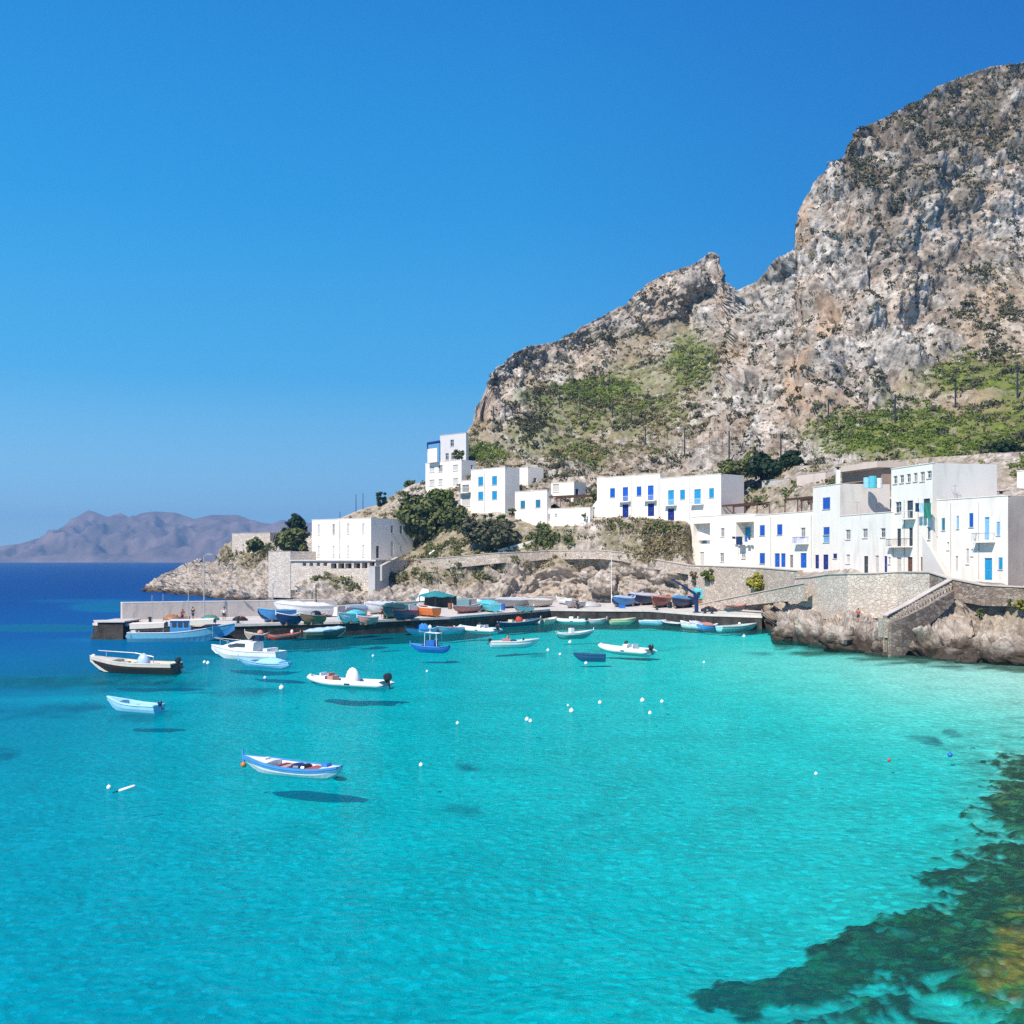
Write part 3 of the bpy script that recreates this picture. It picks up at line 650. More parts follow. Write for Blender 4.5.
def balcony_part(root, o, u, n, a, b, z, dep, m_rail, solid=False):
    mb = MB(); frame_box(mb, o, u, n, a, b, z-.16, z, -dep, -.002); bal = mb.build('balcony', WHITE, root)
    mb = MB(); h = .95
    P = lambda s, k, zz: (o.x+u.x*s+n.x*k, o.y+u.y*s+n.y*k, zz)
    for path in ([P(a+.05, .02, z+h), P(a+.05, dep-.05, z+h), P(b-.05, dep-.05, z+h), P(b-.05, .02, z+h)],):
        mb.tube(path, .035, 5)
    k = a+.05
    while k <= b-.04:
        mb.tube([P(k, dep-.05, z), P(k, dep-.05, z+h)], .018, 4); k += .22
    for s in (a+.05, b-.05):
        for kk in (.25, .5): mb.tube([P(s, dep*kk, z), P(s, dep*kk, z+h)], .018, 4)
    mb.build('railing', m_rail, bal)
def house(name, label, A, B, base, top, C, opens=(), side=(), wall=WHITE, sidemat=None, group='white harbour houses', balconies=(), inner=(), depth=None, cat='house', floor=3.4, cornice=True):
    """A, B: (px, D) of the two facade corners; base/top: pixel rows at corner A (base extended down); C: pixel column where the right side wall ends"""
    a, b = gp(A[0], A[1], 0), gp(B[0], B[1], 0)
    u = (b-a); W = u.length; u.normalize(); n = Vector((u.y, -u.x, 0))
    if n.dot(a-CAM) > 0: n = -n
    z0 = CH+(HZ-base)/F*A[1]; z1 = CH+(HZ-top)/F*A[1]
    if depth is None:
        k = (C-CX)/F; depth = abs((b.x-k*b.y)/(n.x-k*n.y))
    root = thing(name, label, cat, ((a+b)/2-n*depth/2).to_tuple()[:2]+(z0,), 0, group); ORG[root.name] = root.location.copy()
    zb = z0-floor
    conv = []
    for q in opens:
        p0 = hit(q[0], q[3], a, n); p1 = hit(q[2], q[1], a, n)
        ua, ub = (p0-a).dot(u), (p1-a).dot(u)
        za = p0.z; zz = p1.z
        if q[4] == 'door': pass
        conv.append((max(.02, min(ua, ub)), min(W-.02, max(ua, ub)), max(zb+.01, za), min(z1-.1, zz))+((q[6],) if len(q) > 6 else ()))
    mb = MB(); wall_with_openings(mb, a, u, n, W, zb, z1, conv)
    # right side wall
    sconv = []
    su = -n; sn = u
    for q in side:
        p0 = hit(q[0], q[3], b, sn); p1 = hit(q[2], q[1], b, sn)
        s0, s1 = (p0-b).dot(su), (p1-b).dot(su)
        sconv.append((max(.02, min(s0, s1)), min(depth-.02, max(s0, s1)), p0.z, p1.z))
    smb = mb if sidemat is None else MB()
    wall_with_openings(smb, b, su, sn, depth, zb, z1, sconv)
    c_ = b-n*depth; d_ = a-n*depth
    wall_with_openings(mb, c_, -u, -n, W, zb, z1, []); wall_with_openings(mb, d_, n, -u, depth, zb, z1, [])
    # parapet inside faces and top ring
    t = .28
    ring = [a, b, c_, d_]; inn = [a+u*t-n*t, b-u*t-n*t, c_-u*t+n*t, d_+u*t+n*t]
    for i in range(4):
        j = (i+1) % 4
        mb.add([(ring[i].x, ring[i].y, z1), (ring[j].x, ring[j].y, z1), (inn[j].x, inn[j].y, z1), (inn[i].x, inn[i].y, z1)], [(0, 1, 2, 3)])
        mb.add([(inn[i].x, inn[i].y, z1), (inn[j].x, inn[j].y, z1), (inn[j].x, inn[j].y, z1-.5), (inn[i].x, inn[i].y, z1-.5)], [(0, 1, 2, 3)])
    mb.build('wall', wall, root)
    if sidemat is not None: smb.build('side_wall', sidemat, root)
    rb = MB(); rb.add([(p.x, p.y, z1-.5) for p in inn], [(0, 1, 2, 3)]); rb.build('roof', ROOFT, root)
    if cornice:
        cb = MB(); frame_box(cb, a, u, n, -.06, W+.06, z1-.02, z1+.07, -.07, .3); cb.build('coping', WHITE if wall in (WHITE, WARMW) else PARAP, root)
    for q, cv in zip(opens, conv):
        if q[4] == 'recess': continue
        if cv[1]-cv[0] > .15 and cv[3]-cv[2] > .15: opening_parts(root, a, u, n, cv, q[4], q[5])
    for q, cv in zip(side, sconv): opening_parts(root, b, su, sn, cv, q[4], q[5])
    for q, rr in inner:
        p0 = hit(q[0], q[3], a-n*rr, n); p1 = hit(q[2], q[1], a-n*rr, n)
        opening_parts(root, a, u, n, ((p0-a).dot(u), (p1-a).dot(u), p0.z, p1.z, rr-.01), q[4], q[5])
    for q in balconies:
        p0 = hit(q[0], q[2], a, n); p1 = hit(q[1], q[2], a, n)
        balcony_part(root, a, u, n, (p0-a).dot(u), (p1-a).dot(u), p0.z, q[3], q[4])
    root['_'] = 0; del root['_']
    return dict(root=root, a=a, b=b, c=c_, d=d_, u=u, n=n, z0=z0, z1=z1, W=W, depth=depth)
def W_(x, y0, y1, c, w=3.6, k='window', *r): return (x-w/2, y0, x+w/2, y1, k, c)+r
def Dr_(x, y0, y1, c, w=3.8, *r): return (x-w/2, y0, x+w/2, y1, 'door', c)+r

# big hall on the headland
h1 = house('hall', 'long white two-storey hall with narrow grey windows on the headland', (312, 246), (371, 234), 558.5, 520, 413,
      [W_(318.8, 524.5, 535, 'pale', 2.3), W_(333.6, 524, 534.5, 'grey', 2.3), W_(348.3, 523.5, 534, 'pale', 2.3), W_(363.3, 523.5, 533.5, 'pale', 2.3),
       W_(318.8, 546, 557, 'pale', 2.1), W_(333.6, 546, 557, 'pale', 2.1), W_(348.3, 545.5, 557, 'pale', 2.1), W_(363.3, 545, 557, 'pale', 2.1)],
      [W_(392, 525.5, 533, 'glass', 2.3), W_(401, 525.5, 533.5, 'glass', 2.6), W_(392, 541, 556, 'pale', 2.6), Dr_(377.5, 546, 558, 'glass', 2.8), W_(401, 546, 551, 'pale', 2)], floor=3)
dp = MB(); dp.tube([hit(340, 520.5, h1['a'], h1['n'])+h1['n']*.1, hit(340, 558, h1['a'], h1['n'])+h1['n']*.1], .09, 6); dp.build('drainpipe', GREYP, h1['root'])
# villas on the ridge left of the mountain
house('villa', 'topmost grey-white villa against the sky with a flat roof and small dark windows', (440, 268), (466, 262), 462, 435.5, 468.5,
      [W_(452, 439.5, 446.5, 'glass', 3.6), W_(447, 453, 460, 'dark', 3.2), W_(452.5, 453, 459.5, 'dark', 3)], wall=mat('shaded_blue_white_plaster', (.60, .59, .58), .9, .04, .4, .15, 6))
v3 = house('villa', 'white villa with two rows of pale square windows just below the topmost one', (425.5, 264), (461.5, 254), 494, 463.5, 476,
      [W_(432, 466, 472.5, 'pale', 5), W_(440.5, 465, 472, 'grey', 4), W_(455.5, 464.5, 471, 'pale', 5), W_(432, 479.5, 486, 'pale', 5), W_(440.5, 479, 485, 'pale', 4), W_(455.5, 478, 484.5, 'pale', 5)],
      [W_(472, 465, 469, 'dark', 2)])
# porch on its roof
t_ = thing('roof_porch', 'small white roof porch with dark blue beam at the left edge of the top villa', 'porch', gp(433, 261, 33)); ORG[t_.name] = t_.location.copy()
mb = MB(); p0 = pt(427.5, 463, 262); mb.obox(p0, gp(437, 259, 0)-gp(427.5, 262, 0), (0, .3, 0), (0, 0, 3.3)); mb.build('parapet', WHITE, t_)
mb = MB(); e0 = pt(427.5, 443.5, 262.5); e1 = pt(440, 441.5, 261.5); mb.tube([e0, e1], .32, 4); mb.tube([e0, pt(427.6, 452, 262.5)], .16, 6); mb.tube([e0, pt(429, 443, 267)], .2, 4); mb.tube([pt(440, 441.5, 261.5), pt(440, 462, 261.5)], .1, 6); mb.build('canopy', NAVY, t_)
# house A
hA = house('house', 'white square house with two rows of two bright blue shutters, above the terrace bushes', (471, 240), (505, 232), 514, 470, 519.5,
      [W_(480.7, 476.5, 485.8, 'cyan', 5), W_(494.5, 475.8, 485, 'cyan', 5), W_(480.7, 491.5, 500, 'cyan', 5), W_(494.5, 490.8, 499.5, 'cyan', 5)])
house('house', 'narrow white annexe with one tiny window, right behind the four-shutter house', (518, 250), (528, 247), 498, 468, 543.5, [], [W_(535, 478, 482.5, 'dark', 3)])
v = house('annexe', 'white annexe with stacked open balconies at the left side of the four-shutter house', (460.5, 243.5), (471, 241), 513, 481, 474,
      [(462, 484.5, 469, 492.5, 'window', 'grey'), (462, 495, 470, 506.5, 'window', 'pale')], balconies=[(460.5, 471, 493, 1., STEEL)], cat='annexe')
# house B with terrace
house('house', 'low white house with two blue windows split by a drainpipe, left of the pergola', (515, 230), (547, 223), 526, 492, 551,
      [W_(522.8, 500.5, 508.5, 'teal', 4.6), W_(538, 499.5, 507.5, 'teal', 4.8)])
house('terrace_house', 'low white terrace house under the brown pergola between two groups of blue shutters', (547.5, 223.5), (590, 216), 527, 509, 593,
      [W_(548.7, 514, 519.5, 'dark', 2.4), W_(556, 513.5, 516, 'dark', 2)], cat='house')
house('house', 'set-back white house above the pergola with one dark blue door', (551, 242), (574, 238), 507, 483, 586, [W_(556, 484, 492, 'pale', 6)], [Dr_(577, 489, 498, 'navy', 3)])
# C row
hC = house('house', 'long white upper-row house with royal blue shutters over navy doors', (597, 218), (660, 207.5), 519, 478, 664,
      [W_(612.5, 488, 497.5, 'blue', 5), Dr_(625.4, 487, 501.3, 'blue', 5.4), W_(639, 486.3, 496, 'blue', 4.8), Dr_(650.7, 485.3, 500.3, 'blue', 5.8), Dr_(625.5, 504.3, 517.8, 'navy', 6), Dr_(651, 503.3, 516.3, 'navy', 6.3)],
      balconies=[(620, 631, 501.8, .8, FRAME), (645, 657, 500.8, .8, FRAME)])
hD = house('house', 'white upper-row house with turquoise shutters and a pale grey gable', (660.3, 207.4), (721, 196), 523, 478.5, 744,
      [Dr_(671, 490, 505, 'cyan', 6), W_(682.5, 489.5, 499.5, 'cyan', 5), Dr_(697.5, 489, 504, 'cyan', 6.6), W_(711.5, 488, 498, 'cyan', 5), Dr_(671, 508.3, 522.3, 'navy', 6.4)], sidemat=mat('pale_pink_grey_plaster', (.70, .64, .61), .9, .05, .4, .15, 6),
      balconies=[(666, 677, 505.5, .8, FRAME), (692, 704, 504.6, .8, FRAME)])
# lower right row
house('house', 'white house with two shaded loggias and a turquoise door on the lower row', (692, 200), (755, 184), 567, 517, 757,
      [(693.5, 523, 710, 544, 'recess', '', 2.2), (736, 521.5, 754, 545, 'recess', '', 2.2), W_(722.5, 528, 537, 'grey', 3.6), W_(722, 553, 562, 'grey', 3.8), (738, 546, 754, 565, 'recess', '', .25), W_(702, 552, 566, 'pale', 4)], inner=[(Dr_(703.5, 529.3, 543.6, 'cyan', 6), 2.2), (W_(747.5, 527, 537.5, 'cyan', 7.5), 2.2), (W_(744, 553, 557, 'grey', 4), .25)], depth=9)
hF = house('house', 'bright white house with royal blue shutters and arched blue double door on the lower row', (755.2, 184), (812.5, 167.5), 568.5, 515.5, 815,
      [W_(762.2, 525, 535.7, 'blue', 5.2), W_(779.6, 524.2, 535, 'blue', 5.4), W_(762.2, 553, 563.8, 'blue', 5.4), Dr_(777.2, 553.3, 567, 'blue', 5), Dr_(783.2, 553.3, 567, 'blue', 4.4), Dr_(791.5, 555, 567.5, 'grey', 3.2), W_(803, 527.5, 537, 'grey', 4.6), Dr_(803.5, 553, 567.8, 'blue', 6)],
      balconies=[(796.5, 809, 543.5, .8, BLUE)])
house('house', 'slim three-storey white house with stacked blue shutters and a blank grey gable', (813, 167.5), (840, 159), 571, 487.5, 890,
      [W_(826.3, 497, 509.5, 'blue', 7.6), W_(826.4, 526.8, 535, 'blue', 6.4), W_(826.4, 535.2, 542.5, 'lblue', 6.4), Dr_(817, 554.8, 568.5, 'navy', 3.8), Dr_(825.7, 554.5, 569.5, 'navy', 5.2), W_(835, 553.5, 558.5, 'navy', 4)],
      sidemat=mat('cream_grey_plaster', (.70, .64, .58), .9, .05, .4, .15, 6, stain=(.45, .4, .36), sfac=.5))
house('house', 'plain white two-storey house with three small grey windows below the blank gable', (840, 158.6), (891, 145.5), 574, 516, 893,
      [W_(848, 529.5, 539.5, 'grey', 5), W_(865, 528.5, 538, 'grey', 5.2), W_(883, 528, 537.5, 'glass', 4.8), Dr_(866, 556, 573, 'glass', 4.2), Dr_(877, 555.5, 572.5, 'pale', 3.6), Dr_(885.7, 556, 573, 'navy', 2.8), W_(889.3, 557, 564, 'dark', 2.2), W_(848, 554.5, 563.5, 'pale', 4)], wall=WARMW)
hT = house('house', 'tallest white house with a row of six attic windows and three arched openings', (891.3, 146), (932.5, 137), 575.5, 469, 997,
      [W_(895.3, 475.7, 484, 'glass', 4), W_(901.8, 474.8, 483.2, 'glass', 4), W_(908.6, 473.7, 482.6, 'glass', 4), W_(915.4, 472.6, 481.7, 'grey', 4), W_(922.4, 471.5, 481.6, 'grey', 4.6), W_(929.3, 470.6, 478.5, 'glass', 4.6),
       W_(898.3, 501.5, 513.2, 'glass', 6), Dr_(910, 500.2, 518.6, 'dark', 6), Dr_(926.7, 498.3, 518, 'dark', 6.6), Dr_(899, 528.5, 546.5, 'glass', 3.8), Dr_(910.9, 527.6, 547, 'glass', 3.6), W_(928.5, 526.8, 539.8, 'glass', 3.6),
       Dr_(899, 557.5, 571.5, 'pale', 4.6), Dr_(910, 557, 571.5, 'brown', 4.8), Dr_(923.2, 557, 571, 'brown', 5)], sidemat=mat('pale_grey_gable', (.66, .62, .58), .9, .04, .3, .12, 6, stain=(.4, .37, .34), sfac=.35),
      balconies=[(891.5, 913, 546.5, .9, IRON), (905, 916, 518.7, .8, FRAME)])
hS = house('house', 'white corner house with narrow blue shutters, a balcony and a bright blue street door', (933, 137.8), (1008, 127), 583, 500.5, 1062,
      [W_(936.7, 518.5, 536, 'grey', 1.8), W_(943.3, 518, 530.5, 'teal', 3.4), W_(957.8, 515.7, 528.8, 'lblue', 2.4), W_(971.2, 513, 527.3, 'blue', 4.2), Dr_(987, 517, 540, 'lblue', 4.8), W_(998.2, 521.8, 535.5, 'lblue', 3.6), W_(948, 542, 550, 'pale', 2.2), Dr_(956.8, 556, 571.5, 'pale', 2.4), W_(967.5, 548.5, 564, 'grey', 2.6), W_(972, 549, 556, 'pale', 2),
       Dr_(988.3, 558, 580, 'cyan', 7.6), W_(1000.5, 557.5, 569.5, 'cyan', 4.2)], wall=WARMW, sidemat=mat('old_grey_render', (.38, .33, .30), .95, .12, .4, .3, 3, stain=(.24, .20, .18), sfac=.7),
      balconies=[(976.5, 995.5, 541.5, .9, STEEL)])
# houses set back behind the row
house('house', 'set-back pink-white house with a small red-brown door above the pergola', (796.5, 192), (825.5, 184.5), 500, 475, 841,
      [W_(801, 485.7, 491.5, 'dark', 3.2), Dr_(809.3, 484, 494.5, 'red', 7), W_(820, 482.8, 487.5, 'brown', 4.6)], wall=PINKP)
house('house', 'ruined beige house without a roof behind the lower row, one dark opening', (762, 206), (789, 199), 500, 481, 798, [(777, 485, 786, 495, 'window', 'dark'), W_(768, 487.5, 490, 'dark', 2.4)], wall=GREYP)
h15 = house('shed', 'brown open shed with a wide pale slab roof, left of the tall house', (842, 176), (882, 166), 489, 473.5, 905, [(844, 480, 878, 488, 'recess', '', 2.)], wall=mat('brown_render', (.34, .24, .18), .9, .12, .5, .2, 4), cat='shed')
rb = MB(); o_, u_, n_ = h15['a'], h15['u'], h15['n']; frame_box(rb, o_, u_, n_, -.5, h15['W']+.5, h15['z1']+.1, h15['z1']+1.0, -1.2, 4); rb.build('roof_slab', mat('pale_roof_slab', (.60, .50, .42), .9, .08, .5), h15['root'])
house('house', 'pale house cut off at the right edge, behind the grey corner house', (1017, 150), (1060, 145), 512, 471, 1090, [W_(1024, 494, 502, 'dark', 4)], wall=WARMW)
house('house', 'tiny cream house high on the green slope at the right edge', (1013, 190), (1050, 186), 446, 432.5, 1080, [W_(1018.5, 429.5+4, 441, 'brown', 7)], wall=mat('cream_plaster', (.70, .62, .48), .9, .05, .4), floor=4)
house('hut', 'small stone hut on the tip of the headland beyond the breakwater', (232, 298), (270, 288), 552, 533.5, 281, [], wall=STONEG, group=None, cat='hut', depth=6)
house('hut', 'tiny white shelter at the waterside rocks of the headland tip', (198.5, 324), (209, 320), 573, 564.5, 212, [], wall=STONEG, group=None, cat='hut')

# pergolas
def pergola(label, A, B, yb, yt, dep, mroof, nposts=3):
    a, b = pt(A[0], yb, A[1]), pt(B[0], yb, B[1]); h = (yb-yt)/F*A[1]
    t = thing('pergola', label, 'pergola', (a+b)/2); ORG[t.name] = t.location.copy()
    u = b-a; u.z = 0; L_ = u.length; u.normalize(); n = Vector((u.y, -u.x, 0))
    if n.dot(a-CAM) > 0: n = -n
    for i in range(nposts):
        for k in (0, dep):
            mb = MB(); p = a+u*(L_*i/(nposts-1))-n*k; mb.obox(p-Vector((.08, .08, .8)), (.16, 0, 0), (0, .16, 0), (0, 0, h+.8)); mb.build('post', BROWN, t)
    mb = MB()
    for k in (0, dep): mb.obox(a-n*k-u*.3+Vector((0, 0, h)), u*(L_+.6), n*.14, Vector((0, 0, .2)))
    j = 0.
    while j <= L_: mb.obox(a+u*j-n*(dep+.3)+Vector((0, 0, h+.21)), u*.12, n*(dep+.6), Vector((0, 0, .12))); j += .38
    mb.build('roof_beams', mroof, t)
    return t
pergola('brown pergola on the terrace in the middle of the white village', (547, 224), (588, 217), 511, 498, 3.2, BROWN, 4)
pergola('brown pergola on the roof terrace in front of the pink-white house', (785, 178), (811, 170), 514, 501, 3, BROWN, 3)
pergola('small brown roof pergola at the foot of the pale grey gable', (722, 196.5), (757, 186.5), 518, 507, 2.5, BROWN, 4)

# ------------------------------------------------------------------ walls along the road and the shore
def ribbon_wall(name, label, pts, th, m, cap=None, cat='wall', group=None, capw=.12):
    """pts: (px, D, ytop, height)"""
    t = thing(name, label, cat, gp(pts[0][0], pts[0][1], 0), 0, group); ORG[t.name] = t.location.copy()
    tops = [pt(p[0], p[2], p[1]) for p in pts]
    rings = []; caps = []
    for i, q in enumerate(tops):
        d = tops[min(i+1, len(tops)-1)]-tops[max(i-1, 0)]; d.z = 0; d.normalize(); n = Vector((d.y, -d.x, 0))
        h = pts[i][3]
        rings.append([q+n*th/2-Vector((0, 0, h)), q+n*th/2, q-n*th/2, q-n*th/2-Vector((0, 0, h))])
        w = th/2+capw
        caps.append([q+n*w, q+n*w+Vector((0, 0, .12)), q-n*w+Vector((0, 0, .12)), q-n*w])
    mb = MB(); mb.loft(rings, True, True); mb.build('wall', m, t)
    if cap: mb = MB(); mb.loft(caps, True, True); mb.build('coping', cap, t)
    return t
ribbon_wall('road_wall', 'long low stone wall of the road below the white village, from the hall to the lower row', [(414, 236, 560, 2.5), (450, 221, 557.5, 2.2), (500, 217, 553, 2.0), (550, 219, 551, 1.7), (600, 209.5, 550.5, 1.6), (622, 207, 552.5, 1.6), (650, 204, 558.5, 1.8), (690, 191.5, 565.5, 1.6)], .5, STONE, PARAP)
ribbon_wall('retaining_wall', 'tall beige retaining wall under the first house of the lower row', [(690, 191, 565.5, 6.5), (720, 184, 566.5, 6.), (760, 173, 568, 5.), (800, 158.6, 571, 3.4)], .8, STONE, PARAP, group='sea walls below the lower row')
ribbon_wall('retaining_wall', 'pale masonry retaining wall behind the person in red', [(797, 159, 578.5, 5), (812, 153.5, 577.5, 5.6), (832, 146.5, 574.5, 6), (850, 141.4, 574.2, 5.4), (880, 137.4, 573.5, 5.6), (900, 135.2, 572.3, 6), (932, 129.5, 572.6, 6)], .7, STONEG, PARAP, group='sea walls below the lower row')
ribbon_wall('retaining_wall', 'long low stone wall at the foot of the white corner house', [(932, 129.3, 572.8, 4), (950, 124.6, 578.5, 2.4), (985, 119.6, 585.5, 2.2), (1024, 116.6, 587.5, 2.), (1100, 108, 590, 2), (1240, 90.5, 592, 2)], .6, STONE2, PARAP, group='sea walls below the lower row')
ribbon_wall('ramp_wall', 'low sloping wall of the ramp climbing from the quay to the lower row', [(694, 181, 606, 1.5), (720, 175, 600.5, 1.4), (750, 167.5, 594.5, 1.6), (785, 157, 587.5, 2), (806, 151, 583.5, 2.4)], .5, STONE, PARAP)
# stair down to the rocks
ribbon_wall('stair_wall', 'sloping dark stone parapet of the stairs going down to the rocks', [(885, 116.4, 615.5, 5.4), (905, 119.2, 605.5, 3.4), (930, 122, 591, 2.6), (951, 124.2, 579.6, 2.2)], .5, STONE2, PARAP)
t = thing('stone_stairs', 'stone flight of steps behind the dark sloping parapet', 'stairs', gp(920, 119, 4)); ORG[t.name] = t.location.copy()
mb = MB(); ns = 22
for i in range(ns):
    s = i/(ns-1); q = pt(888+s*62, 619-s*36, 115.8+s*7.4)
    mb.obox(q-Vector((.2, -.3, 2.)), (.55, .06, 0), (-.1, 2., 0), (0, 0, 2.))
mb.build('step_flight', STONE, t)
# lower outer flight in front of the parapet
ribbon_wall('stair_wall', 'pale low inner curb on the rock in front of the stairs', [(889.5, 114.9, 622, 4.6), (900, 115.4, 618.5, 4.2), (925, 118, 606, 2.2), (952, 120.8, 590.5, 1.3)], .55, STONE2, None)
# exterior house stair
t = thing('outside_stairs', 'white outside stairs with a solid parapet on the front of the corner house', 'stairs', gp(943, 133, 9)); ORG[t.name] = t.location.copy()
mb = MB(); q0 = hit(932, 536, hS['a'], hS['n'])+hS['n']*1.3; q1 = hit(956, 577, hS['a'], hS['n'])+hS['n']*1.3
dd = q1-q0
mb.add([q0, q1, q1+Vector((0, 0, -2)), q0+Vector((0, 0, -9)), q0+hS['n']*.25, q1+hS['n']*.25, q1+hS['n']*.25+Vector((0, 0, -2)), q0+hS['n']*.25+Vector((0, 0, -9))], [(0, 1, 2, 3), (7, 6, 5, 4), (0, 4, 5, 1), (1, 5, 6, 2), (3, 2, 6, 7), (0, 3, 7, 4)]); mb.build('parapet', mat('stair_grey_plaster', (.58, .55, .52), .9, .05, .4), t)
mb = MB()
for i in range(16):
    s = i/15; p = q0+dd*s-Vector((0, 0, 1.0)); mb.obox(p-hS['n']*1.2-hS['u']*.2-Vector((0, 0, 1.2)), hS['u']*.42, hS['n']*1.19, Vector((0, 0, 1.2)))
mb.build('step_flight', WARMW, t)
# terrace of the hall: platform on a wall with a row of openings
t = thing('hall_terrace', 'hall terrace on a pale wall with a row of dark square openings', 'terrace', gp(330, 236, 9.4)); ORG[t.name] = t.location.copy()
a = gp(291, 240, 0); b = gp(376, 226.5, 0); u = (b-a); Wd = u.length; u.normalize(); n = Vector((u.y, -u.x, 0)); n = -n if n.dot(a) > 0 else n
ops = []
for x0, x1, y0, y1 in ((302.6, 306, 563, 566), (309.5, 313, 563, 566), (316.5, 320, 563, 566), (323.4, 327, 563, 566), (331, 336.5, 563.3, 568.5), (338.3, 344.2, 563.3, 568.5), (345.3, 351.6, 563.3, 568.5), (353.8, 360.2, 563.2, 568.3), (361.8, 367.3, 563.1, 568.3), (369.5, 374.5, 562, 566)):
    p0, p1 = hit(x0, y1, a, n), hit(x1, y0, a, n); ops.append(((p0-a).dot(u), (p1-a).dot(u), p0.z, p1.z, 1.2))
mb = MB(); wall_with_openings(mb, a, u, n, Wd, 3.5, 9.75, ops); wall_with_openings(mb, b, -n, u, 14, 3.5, 9.75, []); mb.build('wall', STONEG, t)
mb = MB()
for q in ops:
    mb = MB(); frame_box(mb, a, u, n, q[0], q[1], q[2], q[3], 1.1, 1.19); mb.build('shade_panel', IRON, t)  # dark panel set in each opening, standing for the shade inside
mb = MB(); mb.obox(Vector((a.x, a.y, 9.752))+n*.35-u*.3, u*(Wd+.5), -n*16, Vector((0, 0, .3))); mb.build('floor_slab', CONC, t)
mb = MB()
for k in range(int(Wd/1.6)+1):
    p = a+u*(k*1.6)+n*.2; mb.tube([(p.x, p.y, 10.06), (p.x, p.y, 11.1)], .04, 5)
for z in (10.55, 11.1): mb.tube([(a.x+n.x*.2, a.y+n.y*.2, z), (b.x+n.x*.2, b.y+n.y*.2, z)], .035, 5)
mb.build('railing', STEEL, t)
house('bastion', 'square stone bastion left of the hall terrace', (268.5, 247), (290.5, 240.5), 582, 551.5, 292, [], wall=STONEG, group=None, cat='wall', depth=8)
house('bastion', 'pale pillar block at the right end of the hall terrace', (368, 225.2), (375, 224), 585, 566.5, 382, [], wall=GREYP, group=None, cat='wall', depth=4)
ribbon_wall('ramp_wall', 'sloping pale wall beside the hall terrace', [(381, 223.5, 566, 3), (397, 236, 557.5, 2.6)], .4, GREYP, PARAP)
ribbon_wall('garden_wall', 'winding white garden wall between the hall and the four-shutter house', [(430, 231, 553, 1.6), (440, 236, 546.5, 1.6), (452, 240, 540.5, 1.4), (447, 241.5, 531, 1.6), (443, 242.5, 524, 2)], .5, WARMW, None, group='garden walls')
ribbon_wall('garden_wall', 'broad pale terrace wall under the low house with two blue windows', [(498, 221.5, 549.5, 2), (530, 221.8, 541, 2.6), (560, 221.6, 532, 3.4), (590, 217, 531, 3)], .8, WARMW, None, group='garden walls')
ribbon_wall('garden_wall', 'white rounded wall between the pergola and the long blue-shutter house', [(589, 219.5, 510, 3.2), (594, 219, 505, 4), (598, 218.4, 500, 4)], .6, WHITE, None, group='garden walls')
ribbon_wall('garden_wall', 'pale stone wall on the slope above the hall, seen against the sky', [(338, 287, 519.5, 2), (360, 284.5, 510, 2.4), (385, 281, 503, 2.5), (400, 279, 492, 3)], .5, PINKP, None, group='garden walls')

# ------------------------------------------------------------------ quay and breakwater
FRONT = [(93, 141), (104, 139.5), (230, 138), (340, 144.5), (450, 156), (520, 172), (550, 181), (600, 179), (650, 178), (700, 165), (762, 159)]
BACK = [(93, 147.5), (121, 149), (335, 166), (450, 196), (550, 214), (600, 212), (650, 207), (700, 192), (762, 176)]
QZ = 1.95
def lerp(tab, px): return float(np.interp(px, [a for a, _ in tab], [b for _, b in tab]))
xs = sorted(set([p for p, _ in FRONT]+[p for p, _ in BACK]+list(range(100, 760, 20))))
def skirt_mesh():
    top = MB(); face = MB(); edge = MB()
    f = [gp(x, lerp(FRONT, x), QZ) for x in xs]; b_ = [gp(x, lerp(BACK, x), QZ) for x in xs]
    top.loft([[p+Vector((0, .55, -.004)) for p in f], [p-Vector((0, 0, .004)) for p in b_]])
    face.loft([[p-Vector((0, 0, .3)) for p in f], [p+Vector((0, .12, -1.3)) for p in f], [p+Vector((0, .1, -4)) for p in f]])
    z = Vector((0, 0, QZ+3))
    face.loft([[f[0]-Vector((0, 0, .3)), b_[0]-Vector((0, 0, .3))], [f[0]-z, b_[0]-z]])
    edge.loft([[p+Vector((0, .6, 0)) for p in f], [p-Vector((0, .12, 0)) for p in f], [p-Vector((0, .12, .32)) for p in f], [p+Vector((0, .02, -.32)) for p in f]])
    return top, face, edge
tp_, fc_, ed_ = skirt_mesh()
q_ = tp_.build('quay', CONC); q_['kind'] = 'structure'
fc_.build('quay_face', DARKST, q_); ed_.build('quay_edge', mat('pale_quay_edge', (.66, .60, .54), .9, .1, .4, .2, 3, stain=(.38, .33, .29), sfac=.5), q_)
ribbon_wall('breakwater_wall', 'tall grey concrete breakwater wall along the back of the pier', [(121.5, 148, 603, 3.2), (180, 152, 602.2, 3.2), (250, 157.5, 601.2, 3), (315, 162.5, 600.2, 3), (336, 164, 600.6, 2.9)], 1.1, mat('breakwater_concrete', (.56, .50, .455), .9, .1, .4, .3, 2.5, stain=(.33, .30, .27), sfac=.6), mat('pale_coping', (.68, .65, .61), .9, .06, .5), capw=.02)
ribbon_wall('breakwater_wall', 'lower grey wall behind the boats stored on the quay', [(336, 166, 606.5, 2.2), (400, 184, 602.5, 2.2), (450, 196, 600, 2.2), (500, 206, 598, 2.3), (552, 213, 597, 2.3)], .8, MATS['breakwater_concrete'], MATS['pale_coping'], capw=.02)
